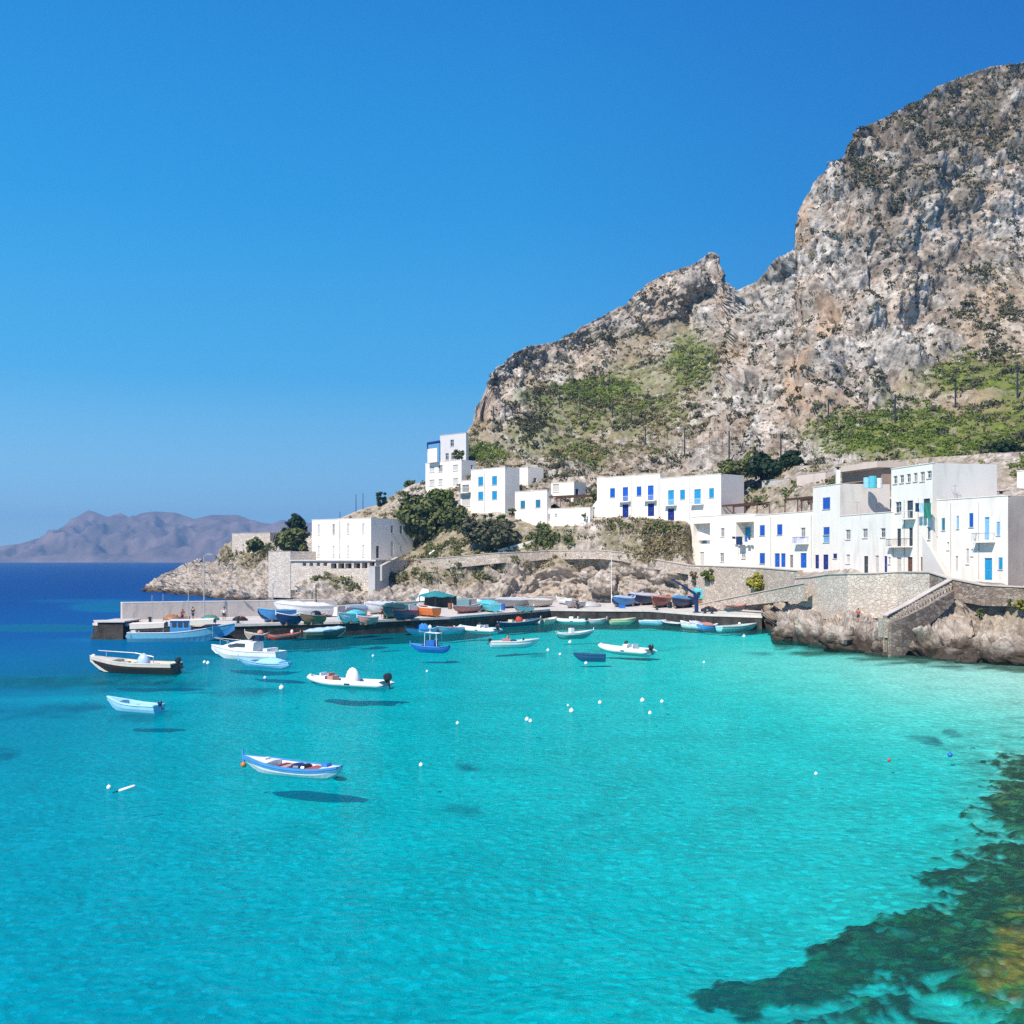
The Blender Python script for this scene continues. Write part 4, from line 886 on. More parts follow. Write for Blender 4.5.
# stone block steps at the pier end
t = thing('pier_end_steps', 'dark stone block steps at the outer end of the pier', 'steps', gp(98, 142, 0)); ORG[t.name] = t.location.copy()
mb = MB()
p = gp(92, 139.2, 0)
mb.obox(gp(97.5, 138.3, -2), (3.2, 0, 0), (0, 6, 0), (0, 0, 4.15)); mb.obox(gp(94, 138.6, -2), (.5, 0, 0), (0, 6, 0), (0, 0, 3.1)); mb.obox(gp(90.5, 138.8, -2), (.5, 0, 0), (0, 6, 0), (0, 0, 2.5)); mb.build('block', DARKST, t)
mb = MB(); mb.obox(gp(97.3, 138.1, 2.16), (3.4, 0, 0), (0, 6.3, 0), (0, 0, .16)); mb.build('coping', CONC, t)
def pole(name, label, px, yb, yt, D, r=.07, m_=None, cat='pole', group=None, lamp=False):
    p = pt(px, yb, D); h = (yb-yt)/F*D
    t = thing(name, label, cat, p, 0, group)
    mb = MB(); mb.tube([(0, 0, -.4), (0, 0, h)], [r, r*.7], 6); mb.build('shaft', m_ or STEEL, t)
    if lamp:
        mb = MB(); mb.tube([(0, 0, h), (.5, -.2, h+.25), (1., -.4, h+.25)], .05, 5); mb.build('bracket', STEEL, t)
        mb = MB(); mb.box((1.1, -.45, h+.22), (.5, .25, .12)); mb.build('lamp_head', STEEL, t)
    return t
pole('lamp_post', 'tall thin lamp post on the pier above the blue fishing boat cabin', 204, 613, 556, 152, .09, lamp=True, cat='lamp post', group='lamp posts on the quay')
pole('lamp_post', 'thin lamp post in front of the headland rocks, left of the hull stack', 273, 612, 583, 165, .08, cat='lamp post', group='lamp posts on the quay', lamp=True)
pole('lamp_post', 'dark lamp post rising beside the stacked hulls on the quay', 316, 614, 584, 162, .1, IRON, cat='lamp post', group='lamp posts on the quay', lamp=True)
pole('lamp_post', 'slim white lamp post on the inner quay below the big boulders', 611.5, 606, 556, 203, .08, FRAME, cat='lamp post', group='lamp posts on the quay', lamp=True)
pole('mast', 'thin bare mast of the left of two standing behind the fishing boat', 152, 620, 595, 139.5, .05, cat='mast'); pole('mast', 'thin bare mast nearer the fishing boat cabin', 163, 620, 594, 139.5, .05, cat='mast')
for x, yb, yt, lb in ((340, 521, 512, 'short pole on the skyline above the hall'), (356, 512, 494, 'left thin pole on the skyline above the hall'), (363, 509, 493, 'right thin pole on the skyline above the hall')):
    pole('utility_pole', lb, x, yb, yt, 283, .1, IRON, cat='pole', group='poles on the skyline')
# bollards and quay-side posts
for i, (x, lb) in enumerate(((150, 'iron bollard on the pier edge behind the fishing boat'), (238, 'iron bollard on the pier edge left of the red boat'), (385, 'iron bollard on the quay edge above the dark wall'), (578, 'dark bollard on the inner quay corner above the moored inflatable'), (657, 'dark bollard on the inner quay left of the crane'), (705, 'iron bollard on the quay right of the crane'), (712, 'iron bollard furthest right on the quay'))):
    D = lerp(FRONT, x)+1.2; t = thing('bollard', lb, 'bollard', gp(x, D, QZ), 0, 'bollards along the quay')
    mb = MB(); mb.tube([(0, 0, 0), (0, 0, .55), (0, 0, .6), (0, 0, .75), (0, 0, .82)], [.2, .17, .28, .28, .1], 9); tag(t, lb, 'bollard'); mb.build('post', IRON, t); mb = MB(); mb.tube([(0, 0, -.01), (0, 0, .06)], .34, 10); mb.build('base_plate', IRON, t)

for hx, spec in ((hA, [(484.5, 471, 512)]), (hC, [(632, 478, 516), (659, 477, 517)]), (hD, [(690, 478, 520)]), (hF, [(771, 517, 566), (811.5, 515, 567)]), (hT, [(904.5, 500, 572), (918.5, 498, 572)]), (hS, [(979, 503, 578), (951, 503, 573)])):
    for x, y0, y1 in spec:
        mb = MB(); mb.tube([hit(x, y0, hx['a'], hx['n'])+hx['n']*.07, hit(x, y1, hx['a'], hx['n'])+hx['n']*.07], .05, 6); mb.build('drainpipe', GREYP, hx['root'])
for px_, yb, h, D, lb in ((486, 470, 2.2, 236, 'thin aerial on the four-shutter house'), (640, 479, 2.4, 208, 'thin aerial on the royal blue shutter house'), (708, 478, 2.2, 196, 'thin aerial on the turquoise shutter house'), (770, 515, 2., 176, 'thin aerial on the low roof with the arched blue doors'), (857, 517, 2.2, 151, 'thin aerial on the plain two-storey house'), (915, 469, 2.4, 138, 'thin aerial on the tallest house'), (955, 501, 2., 130, 'thin aerial on the corner house')):
    D += 7; p = pt(px_, yb-.3, D)-Vector((0, 0, .6)); t = thing('aerial', lb, 'aerial', p, 0, 'roof aerials'); h += .6
    mb = MB(); mb.tube([(0, 0, 0), (0, 0, h)], .035, 5); mb.build('mast', STEEL, t)
    mb = MB(); mb.tube([(-.5, 0, h-.15), (.5, 0, h-.15)], .02, 4)
    for k in range(5): mb.tube([(-.45+k*.22, -.3, h-.15), (-.45+k*.22, .3, h-.15)], .014, 4)
    mb.build('array', STEEL, t)
# ------------------------------------------------------------------ plants
def leafmat(name, c1, c2, scale=.5):
    m, nt, N, L = nodes_of(name)
    out = N.new('ShaderNodeOutputMaterial'); b = N.new('ShaderNodeBsdfPrincipled'); L.new(b.outputs[0], out.inputs[0])
    b.inputs['Roughness'].default_value = .75; b.inputs['Specular IOR Level'].default_value = .15
    tc = N.new('ShaderNodeTexCoord').outputs['Object']
    n = N.new('ShaderNodeTexNoise'); n.inputs['Scale'].default_value = scale; n.inputs['Detail'].default_value = 5; L.new(tc, n.inputs['Vector'])
    r = N.new('ShaderNodeValToRGB'); r.color_ramp.elements[0].position = .36; r.color_ramp.elements[1].position = .64
    r.color_ramp.elements[0].color = rgb(c1); r.color_ramp.elements[1].color = rgb(c2); L.new(n.outputs[0], r.inputs[0])
    L.new(r.outputs[0], b.inputs['Base Color']); MATS[name] = m
    return m
L_DARK = leafmat('dark_scrub_leaves', (.045, .048, .026), (.10, .10, .055), .6)
L_GREEN = leafmat('green_scrub_leaves', (.07, .11, .018), (.18, .23, .042), .35)
L_DRY = leafmat('dry_scrub_leaves', (.15, .12, .06), (.27, .22, .11), .4)
L_TREE = leafmat('tree_leaves', (.06, .08, .025), (.16, .175, .06), .6)
L_DEEP = leafmat('pine_leaves', (.010, .028, .012), (.03, .055, .02), .7)
L_YEL = leafmat('yellow_green_leaves', (.14, .15, .02), (.38, .33, .05), .9)
BARK = mat('bark', (.12, .09, .065), .9, .25, 3, .4)
def quad_cloud(C, Nn, S, aspect=1.):       # square leaves at C, roughly facing Nn, half-size S
    n = len(C)
    d = Nn+RNG.normal(size=(n, 3))*.55; d /= np.linalg.norm(d, axis=1, keepdims=True)+1e-9
    r = RNG.normal(size=(n, 3)); a = np.cross(d, r); a /= np.linalg.norm(a, axis=1, keepdims=True)+1e-9
    b = np.cross(d, a)
    a = a*S[:, None]; b = b*S[:, None]*aspect
    V = np.stack([C-a-b*.6, C+a*.4-b, C+a+b*.5, C-a*.3+b], 1).reshape(-1, 3)
    return V, np.arange(n*4).reshape(n, 4)
def bushes(C, R, nq=26, flat=.75, leaf=.22):
    nq = int(nq*1.6)
    n = len(C)
    d = RNG.normal(size=(n, nq, 3)); d[..., 2] = np.abs(d[..., 2])*.9-.15
    d /= np.linalg.norm(d, axis=2, keepdims=True)
    rad = RNG.uniform(.55, 1.0, size=(n, nq, 1))*(1+.35*np.sin(d[..., :1]*5+RNG.uniform(0, 6, size=(n, 1, 1))))
    P = C[:, None, :]+d*rad*R[:, None, None]*np.array([1, 1, flat])
    S = (R[:, None]*leaf*RNG.uniform(.6, 1.2, size=(n, nq))).reshape(-1)
    return quad_cloud(P.reshape(-1, 3), d.reshape(-1, 3), S)
def scatter(S, dens, n, rmin, rmax, seed, clump=None):
    rg = np.random.default_rng(seed)
    w = np.clip(dens, 0, None)
    # area weighting: every sample covers about the same patch of picture, so weight by distance squared
    D2 = (S.P[:, 1]/200)**2
    w = w*D2; w = w/w.sum()
    idx = rg.choice(len(S.P), size=n, p=w, replace=False)
    R = rmin+(rmax-rmin)*rg.random(n)**2
    return S.P[idx]+np.array([0, 0, .15])*R[:, None], R
def vis_rows(S, nb): return (S.py > nb)
P = S_M.P; px, py = S_M.px, S_M.py
cl = np.clip(fbm(P, 16, 4, 301)*2.2+.25, 0, 1); cl2 = np.clip(fbm(P, 30, 4, 311)*2.5+.35, 0, 1); cl3 = np.clip(fbm(P, 12, 3, 321)*3+.3, 0, 1)
topy = np.interp(px, [a for a, _ in M_TOP], [b for _, b in M_TOP]); inside = (py > topy+1)*(py < 500)*(np.arange(len(P)) < len(P)-6*649)
slopeness = np.clip(S_M.n0[:, 2]*1.6, 0.08, 1)
rockyL = emask(px, py, ROCKY_L)
d_dark = inside*(.10*cl*slopeness+.08*cl3+.95*emask(px, py, TOPCOV)*np.clip(cl2+.15, 0, 1)+.75*emask(px, py, SLOPE_R)*cl3+.13*emask(px, py, SLOPE_L)*cl*(1-.8*rockyL)+.9*emask(px, py, [(770, 466, 36, 10, 1), (720, 470, 30, 7, .8), (535, 428, 16, 14, .7), (610, 345, 24, 10, .3), (1010, 452, 40, 14, 1), (850, 400, 60, 30, .35)]))
C1, R1 = scatter(S_M, d_dark, 4000, .35, 1.45, 1)
C1b, R1b = scatter(S_M, inside*(.35+cl3)*(1-.6*soft_region(px, py))*(1-emask(px, py, [(640, 470, 140, 30, .8)])), 5200, .16, .6, 11)
V, Q = bushes(C1, R1); V2, Q2 = bushes(C1b, R1b, 9, .8, .42); Q = np.concatenate([Q, Q2+len(V)]); V = np.concatenate([V, V2]); o = npmesh('dark_scrub', V, Q, L_DARK, smooth=False); o['kind'] = 'stuff'
d_green = inside*(emask(px, py, GREEN_R)*np.clip(cl2+.25, 0, 1)*(1-.8*emask(px, py, [(905, 452, 20, 9, 1), (985, 398, 50, 14, 1)]))+1.2*emask(px, py, [(600, 388, 34, 12, 1), (575, 383, 20, 8, .7), (480, 452, 24, 10, .8), (580, 455, 26, 10, .7), (690, 362, 20, 22, .7), (585, 420, 50, 8, .3), (640, 405, 30, 8, .4)])*np.clip(cl+.3, 0, 1)+.07*emask(px, py, SLOPE_L)*cl2*(1-rockyL)+.5*emask(px, py, [(770, 466, 40, 11, .7)]))
C2, R2 = scatter(S_M, d_green, 7500, .25, .85, 2)
V, Q = bushes(C2, R2, 24, .65); o = npmesh('green_scrub', V, Q, L_GREEN, smooth=False); o['kind'] = 'stuff'
d_dry = inside*(.55*emask(px, py, SLOPE_L)*cl2*(1-.8*rockyL)+.5*emask(px, py, SLOPE_R)*cl+1.1*emask(px, py, TOPCOV)*cl+.10*slopeness*cl2+.4*emask(px, py, [(600, 462, 60, 16, 1), (905, 455, 22, 10, 1)]))
C3, R3 = scatter(S_M, d_dry, 3800, .35, 1.1, 3)
V, Q = bushes(C3, R3, 22, .6); o = npmesh('dry_scrub', V, Q, L_DRY, smooth=False); o['kind'] = 'stuff'
P = S_S.P; px, py = S_S.px, S_S.py
cs = np.clip(fbm(P, 8, 4, 331)*2.4+.35, 0, 1)
ins = (py < 585)*(py > np.interp(px, [a for a, _ in S_TOP], [b for _, b in S_TOP])+1.5)
d = ins*cs*(emask(px, py, [(455, 545, 40, 22, 1), (515, 535, 55, 16, 1), (430, 575, 55, 6, .7), (510, 560, 40, 5, .7), (640, 527, 40, 8, .4), (250, 548, 24, 9, .5), (335, 581, 26, 5, .9), (590, 560, 40, 6, .4), (640, 490, 240, 18, .25)]))
C4, R4 = scatter(S_S, d, 1500, .3, 1.2, 4); V, Q = bushes(C4, R4, 26, .7); o = npmesh('hillside_scrub', V, Q, L_TREE, smooth=False); o['kind'] = 'stuff'
d = ins*np.clip(cs+.15, 0, 1)*(emask(px, py, [(645, 540, 55, 20, 1), (700, 556, 14, 12, .5), (448, 555, 60, 16, .5), (430, 577, 50, 6, .8), (530, 562, 60, 6, .6), (236, 552, 30, 14, 1), (620, 520, 60, 12, .6), (375, 520, 40, 14, .6), (820, 470, 120, 14, .5)]))
C5, R5 = scatter(S_S, d, 1700, .25, .9, 5); V, Q = bushes(C5, R5, 22, .7); o = npmesh('dry_grass', V, Q, L_DRY, smooth=False); o['kind'] = 'stuff'

def ground_D(S, x, y):
    k = np.argmin((S.px-x)**2+(S.py-y)**2); return S.P[k]
def tree(name, label, px_, D, yb, yt, wpx, m_, cat='tree', group=None, nclump=26, nleaf=70, leaf=.26, lobes=None, trunk=True, base=.25):
    """a tree whose crown spans the pixel width wpx and reaches the pixel row yt"""
    if cat == 'bush' and px_ > 900: D = float(ground_D(S_S, px_, yb)[1]); base = -.2
    p = pt(px_, yb, D); H = (yb-yt)/F*D; Rw = wpx/2/F*D
    t = thing(name, label, cat, p, 0, group)
    zc = H*(base+1)/2; rz = H*(1-base)/2
    cs_ = []
    while len(cs_) < nclump:
        v = RNG.uniform(-1, 1, 3)
        if .25 < np.linalg.norm(v) < 1: cs_.append(v)
    if cat == 'bush': zc -= H*.12
    cs_ = np.array(cs_)*np.array([Rw*.82, Rw*.82, rz*.82])+np.array([0, 0, zc])
    Vs, Qs, off = [], [], 0
    for c in cs_:
        r = RNG.uniform(.22, .42)*min(Rw, rz*1.3)
        dd = RNG.normal(size=(nleaf, 3)); dd /= np.linalg.norm(dd, axis=1, keepdims=True)
        P_ = c+dd*(r*RNG.uniform(.35, 1.05, size=(nleaf, 1)))*np.array([1, 1, .8])
        V_, Q_ = quad_cloud(P_, dd+np.array([0, 0, .4]), r*leaf*RNG.uniform(.6, 1.3, nleaf)+.03)
        Vs.append(V_); Qs.append(Q_+off); off += len(V_)
    npmesh('crown', np.concatenate(Vs), np.concatenate(Qs), m_, smooth=False, parent=t)
    if base <= .05 and cat == 'bush':
        mb = MB()
        for c in cs_[:6]: mb.tube([(0, 0, -.3), (c[0]*.4, c[1]*.4, c[2]*.6), tuple(c)], [.06, .04, .015], 5)
        mb.build('stem', BARK, t); return t
    mb = MB(); r0 = max(.1, H*.035)
    mb.tube([(0, 0, -.6), (r0*.4, 0, H*base*.6), (-r0*.3, r0*.4, H*base*1.3), (0, 0, H*.72)], [r0, r0*.8, r0*.6, r0*.15], 8)
    for c in cs_[:7]:
        mb.tube([(0, 0, H*base), (c[0]*.5, c[1]*.5, H*base*.5+c[2]*.5), tuple(c)], [r0*.5, r0*.3, r0*.08], 6)
    mb.build('trunk', BARK, t, smooth=True)
    return t
tree('tree', 'dark round pine crown rising highest left of the white hall', 296, 262, 556, 513.5, 22, L_DEEP, nclump=40, base=.45)
tree('tree', 'broad olive-green bush tree below the dark pine beside the hall', 294, 255, 556, 527, 36, L_TREE, nclump=44, base=.1)
tree('tree', 'small dark tree on the stone hut wall of the headland', 254, 288, 557, 534, 18, L_TREE, nclump=24, base=.1)
tree('tree', 'large spreading tree in front of the white villa, left part of the big green mass', 420, 243, 552, 493, 48, L_TREE, nclump=70, base=.18)
tree('tree', 'bright green rounded tree directly below the white villa windows', 441, 246, 540, 483, 34, leafmat('bright_tree_leaves', (.055, .085, .018), (.15, .19, .04), .5), nclump=60, base=.2)
tree('tree', 'dark green tree at the foot of the stacked balconies', 455, 238, 546, 500, 30, L_TREE, nclump=48, base=.2)
tree('bush', 'grey-green shrub beside the windows of the topmost villa', 459, 256, 461, 445, 14, L_TREE, cat='bush', nclump=16, base=.05)
tree('bush', 'low dark shrub on the slope left of the villas', 411, 277, 490, 477, 14, L_TREE, cat='bush', nclump=14, base=.05)
tree('bush', 'dark green clipped shrub on the skyline above the hall', 381, 279, 505, 489, 16, L_DEEP, cat='bush', nclump=14, base=.05)
tree('bush', 'small leafy shrub at the right corner of the four-shutter house', 512, 227, 516, 506, 10, L_TREE, cat='bush', nclump=10, base=.05)
tree('bush', 'light green shrub under the four-shutter house', 501, 225.5, 521, 512, 12, L_GREEN, cat='bush', nclump=12, base=.05)
tree('tree', 'widest grey-green tree on the slope below the four-shutter house', 494, 222.5, 552, 518, 44, leafmat('olive_leaves', (.06, .065, .035), (.15, .15, .085), .5), nclump=56, base=.1)
tree('tree', 'smaller grey-green tree right of the widest one below the terrace', 471, 224, 548, 516, 22, MATS['olive_leaves'], nclump=30, base=.1)
tree('tree', 'dark green tree on the slope just right of the grey gable', 767, 207, 486, 454, 44, L_DEEP, nclump=50, base=.1)
tree('tree', 'dark green tree above the ruined beige house', 793, 204, 474, 448, 26, L_DEEP, nclump=30, base=.1)
tree('tree', 'wide dark green bush behind the turquoise-shutter house roof', 735, 210, 482, 459, 46, L_TREE, nclump=46, base=.1)
tree('tree', 'dark green tree at the right edge below the tiny cream house', 1008, 166, 472, 440, 40, L_DEEP, nclump=46, base=.1)
tree('bush', 'small shrub beside the ruined beige house', 757, 189, 506, 493, 12, L_TREE, cat='bush', nclump=14, base=.05)
tree('bush', 'round bush between the pergola and the long blue-shutter house', 594, 220, 500, 488, 10, L_TREE, cat='bush', nclump=14, base=.05)
tree('bush', 'bright yellow-green creeper hanging on the retaining wall', 762, 172, 590, 570, 30, L_YEL, cat='bush', nclump=34, base=.02)
tree('bush', 'green bush on the retaining wall above the crane', 709, 185.5, 580, 567, 18, leafmat('fresh_green_leaves', (.07, .10, .015), (.17, .2, .03), .8), cat='bush', nclump=20, base=.05)
tree('bush', 'dry olive bush on the retaining wall left of the green one', 695, 189, 583, 567, 12, L_DRY, cat='bush', nclump=14, base=.05)
tree('bush', 'leafy green bush on the rocks at the right edge', 1021, 112.5, 607, 597, 14, L_YEL, cat='bush', nclump=14, base=.05)
tree('bush', 'dark capers bush hanging under the corner house wall', 1010, 113, 605, 592, 7, L_TREE, cat='bush', nclump=10, base=.05)
tree('bush', 'greyish bush on the rock hollow below the stairs', 980, 112, 618, 603, 10, L_TREE, cat='bush', nclump=12, base=.05)
tree('potted_plant', 'small potted plant on the white terrace parapet', 584, 216, 518, 512.5, 7, L_TREE, cat='plant', nclump=8, base=.05)
for x, lb in ((475, 'leftmost small round-headed garden tree under the four-shutter house'), (485, 'second small round-headed garden tree under the four-shutter house'), (491.5, 'rightmost small round-headed garden tree under the four-shutter house')):
    tree('garden_tree', lb, x, 226, 521, 513, 8, L_TREE, group='garden trees in a row', nclump=9, base=.4)

# ------------------------------------------------------------------ rockfall barriers on the slope
posts = [(494, 424, 408, 'first'), (505, 419, 402, 'second'), (520, 416, 400, 'third'), (540, 414, 399, 'fourth'), (560, 413, 398, 'fifth'), (580, 413, 398, 'sixth'), (612, 418, 402, 'seventh'), (631, 421, 406, 'eighth')]
posts2 = [(645, 443, 424, 'first'), (684, 452, 426, 'second'), (726, 458, 424, 'third'), (778, 457, 430, 'fourth'), (830, 425, 404, 'fifth')]
posts3 = [(895, 420, 392, 'first'), (955, 403, 376, 'second'), (1017, 394, 358, 'third')]
def barrier(label, ps, r, net):
    t = thing('rockfall_barrier', label, 'barrier', ground_D(S_M, ps[0][0], ps[0][1]).tolist()); ORG[t.name] = t.location.copy()
    tops = []; bots = []
    for x, yb, yt, nm in ps:
        g = Vector(ground_D(S_M, x, yb)); h = (yb-yt)/F*g.y
        mb = MB(); mb.tube([g-Vector((0, 0, .8)), g+Vector((0, 0, h))], [r, r*.8], 6); mb.build('post', IRON, t); tops.append(g+Vector((0, 0, h))); bots.append(g+Vector((0, 0, .3)))
    if net:
        mb = MB()
        for i in range(len(tops)-1):
            for k in range(0, 5):
                s = k/4; mb.tube([tops[i]*(1-s)+bots[i]*s, tops[i+1]*(1-s)+bots[i+1]*s], .03, 3)
            L_ = (tops[i+1]-tops[i]).length; nn = max(2, int(L_/2.2))
            for j in range(nn):
                s = j/nn; mb.tube([tops[i]*(1-s)+tops[i+1]*s, bots[i]*(1-s)+bots[i+1]*s], .025, 3)
        mb.build('net', IRON, t)
    return t
barrier('long rockfall barrier of dark posts and wire on the green left slope', posts, .16, True)
barrier('lower rockfall barrier of leaning dark posts behind the upper row of houses', posts2, .17, True)
barrier('tall dark posts of the rockfall barrier above the green slope on the right', posts3, .2, False)
# ------------------------------------------------------------------ boats
def pm(name, c, r=.4, var=.08): return mat('paint_'+name, c, r, var, 2.5, spec=.45)
B_WHITE = pm('white', (.80, .80, .79)); B_CREAM = pm('cream', (.66, .58, .46)); B_DARK = pm('dark_brown', (.035, .022, .018)); B_SKY = pm('sky_blue', (.30, .58, .74))
B_BLUE = pm('boat_blue', (.02, .14, .48)); B_NAVY = pm('boat_navy', (.012, .03, .10)); B_MID = pm('mid_blue', (.07, .28, .58)); B_RED = pm('boat_red', (.50, .06, .04)); B_ORANGE = pm('orange', (.62, .16, .03))
B_GREEN = pm('boat_green', (.05, .22, .20)); B_PALEG = pm('pale_green', (.50, .66, .58)); B_PALEY = pm('pale_yellow', (.62, .62, .38)); B_GREY = pm('boat_grey', (.45, .45, .45)); B_TEAL = pm('tarp_teal', (.015, .20, .22), .7)
B_TARPB = pm('tarp_blue', (.03, .20, .52), .7); B_PINK = pm('faded_pink', (.50, .22, .19)); B_BLACK = pm('engine_black', (.02, .022, .025), .3); B_WOOD = mat('varnished_wood', (.30, .15, .07), .45, .25, 6, spec=.4); B_SALM = pm('salmon', (.60, .28, .22)); B_TURQ = pm('turquoise', (.10, .50, .58))
B_TUBE = pm('inflatable_tube', (.72, .72, .71), .5)

class Hull:
    def __init__(s, L, B, h, draft=.25, kind='gozzo', rise=.4, n=19):
        s.L, s.B, s.h, s.draft, s.kind, s.rise, s.n = L, B, h, draft, kind, rise, n
        s.S = [i/(n-1) for i in range(n)]
    def hb(s, t):
        if s.kind == 'gozzo': return max(.03, s.B/2*max(0, 1-abs((t-.47)/.53)**2.6))
        if t < .5: return s.B/2*(.80+.20*math.sin(t*math.pi))
        return max(.03, s.B/2*(1-((t-.5)/.5)**2.3))
    def zs(s, t):
        z = s.h*(1+s.rise*max(0, (t-.35)/.65)**2)
        if s.kind == 'gozzo': z += s.h*.35*max(0, (.3-t)/.3)**2
        return z
    def zk(s, t):
        a = max(0, (t-.72)/.28)**2; k = -s.draft*(1-a)+s.zs(t)*.55*a
        if s.kind == 'gozzo': b = max(0, (.2-t)/.2)**2; k = k*(1-b)+s.zs(t)*.35*b
        return k
    def x(s, t, z): 
        rake = .07*s.L*max(0, (t-.7)/.3)**2*(z/s.h)*.6
        return (t-.5)*s.L+rake
    def outer(s):
        R = []
        for t in s.S:
            b, z, k = s.hb(t), s.zs(t), s.zk(t); P = lambda y, zz: (s.x(t, zz), y, zz)
            m1 = k+(z-k)*.22; m2 = k+(z-k)*.6
            R.append([P(b, z), P(b*.95, m2), P(b*.74, m1), P(0, k), P(-b*.74, m1), P(-b*.95, m2), P(-b, z)])
        return R
    def build(s, root, hull, rim, inner, floor=None, stripe=None, foredeck=None, fd=.72, aft=None, ad=.16):
        n = s.n
        mb = MB(); R = s.outer(); mb.loft(R); mb.add(R[0], [tuple(range(7))]); mb.build('hull', hull, root, smooth=False)
        mb = MB()
        for sg in (1, -1):
            rg = []
            for t in s.S:
                b, z = s.hb(t), s.zs(t); x = s.x(t, z); w = min(.11, b*.8)
                rg.append([(x, sg*(b+.035), z-.06), (x, sg*(b+.035), z+.035), (x, sg*(b-w), z+.035), (x, sg*(b-w), z-.06)])
            mb.loft(rg, True, True)
        if s.kind != 'gozzo':
            z = s.zs(0); mb.box((-s.L/2+.03, 0, z-.01), (.1, s.hb(0)*1.9, .09))
        mb.build('gunwale', rim, root)
        if stripe:
            mb = MB()
            for sg in (1, -1):
                rg = []
                for t in s.S:
                    b, z = s.hb(t), s.zs(t); x = s.x(t, z); rg.append([(x, sg*(b+.012), z-.065), (x, sg*(b*.985+.012), z-.065-s.h*.26)])
                mb.loft(rg)
            mb.build('stripe', stripe, root)
        fl = floor if floor is not None else .08
        mb = MB(); rg = []
        for t in s.S:
            b, z = s.hb(t), s.zs(t); w = min(.1, b*.7); f = max(fl, s.zk(t)+.12); f = min(f, z-.06); x = s.x(t, z)
            rg.append([(x, b-w, z), (x, (b-w)*.82, f), (x, 0, f), (x, -(b-w)*.82, f), (x, -(b-w), z)])
        mb.loft(rg); mb.build('inner_hull', inner, root)
        for nm, t0, t1, m_ in (('foredeck', fd, 1., foredeck), ('aft_deck', 0., ad, aft)):
            if m_ is None: continue
            mb = MB(); rg = []
            for i in range(6):
                t = t0+(t1-t0)*i/5; b, z = s.hb(t)*.93, s.zs(t)+.015; x = s.x(t, z); rg.append([(x, b, z), (x, 0, z+.07*min(1, b)), (x, -b, z)])
            mb.loft(rg)
            e = 0 if nm == 'foredeck' else -1
            q = rg[e]; mb.add([q[0], q[1], q[2], (q[2][0], q[2][1]*.8, fl+.05), (q[0][0], q[0][1]*.8, fl+.05)], [(0, 1, 2, 3, 4)])
            mb.build(nm, m_, root)
    def thwart(s, root, t, m_, w=.26, dz=.14):
        b, z = s.hb(t)-.06, s.zs(t)-dz; mb = MB(); mb.box((s.x(t, z), 0, z), (w, 2*b, .05)); mb.build('seat', m_, root)
    def cover(s, root, t0, t1, m_, ridge=.35, name='tarp'):
        mb = MB(); rg = []
        for i in range(11):
            t = t0+(t1-t0)*i/10; b, z = s.hb(t)+.05, s.zs(t)+.04; x = s.x(t, z); k = ridge*(math.sin(math.pi*min(1, max(0, i/10)))**.5*.75+.25)*(1+.12*math.sin(i*2.3))
            rg.append([(x, b, z-.12), (x, b, z), (x, b*.55, z+k*.72), (x, 0, z+k), (x, -b*.55, z+k*.72), (x, -b, z), (x, -b, z-.12)])
        mb.loft(rg); mb.add(rg[0], [tuple(range(7))]); mb.add(rg[-1], [tuple(range(7))[::-1]]); mb.build(name, m_, root)
def outboard(root, x, z, sc_=1., m_=None, y=0, tilt=0.):
    sc_ *= .8
    c, s_ = math.cos(tilt), math.sin(tilt)
    T = lambda p: (x-(p[0]*c+p[2]*s_)*sc_, y+p[1]*sc_, z+(-p[0]*s_+p[2]*c)*sc_)
    mb = MB(); rg = []
    for zz, w, l in ((.05, .12, .16), (.12, .17, .26), (.35, .18, .28), (.47, .15, .22), (.52, .07, .1)):
        rg.append([T((.18+l*a, w*b_, zz)) for a, b_ in ((-1, -.6), (-1, .6), (-.6, 1), (.6, 1), (1, .5), (1, -.5), (.6, -1), (-.6, -1))])
    mb.loft(rg, True, True); e = mb.build('outboard_motor', m_ or B_BLACK, root)
    mb = MB(); mb.tube([T((.16, 0, .08)), T((.16, 0, -.55))], [.07*sc_, .05*sc_], 6); mb.tube([T((.0, 0, -.5)), T((.42, 0, -.5))], [.03*sc_, .06*sc_], 6); mb.obox(T((-.06, -.04, -.1)), Vector(T((.2, -.04, -.1)))-Vector(T((-.06, -.04, -.1))), (0, .08*sc_, 0), (0, 0, .2*sc_)); mb.build('drive_leg', B_BLACK, e)
def boat_root(name, label, bow, stern, z=0., group=None, cat='boat'):
    a, b = onz(*bow, z), onz(*stern, z); v = a-b; L = v.length
    t = thing(name, label, cat, (a+b)/2, math.atan2(v.y, v.x), group); return t, L
G_M = 'small boats moored in the harbour'
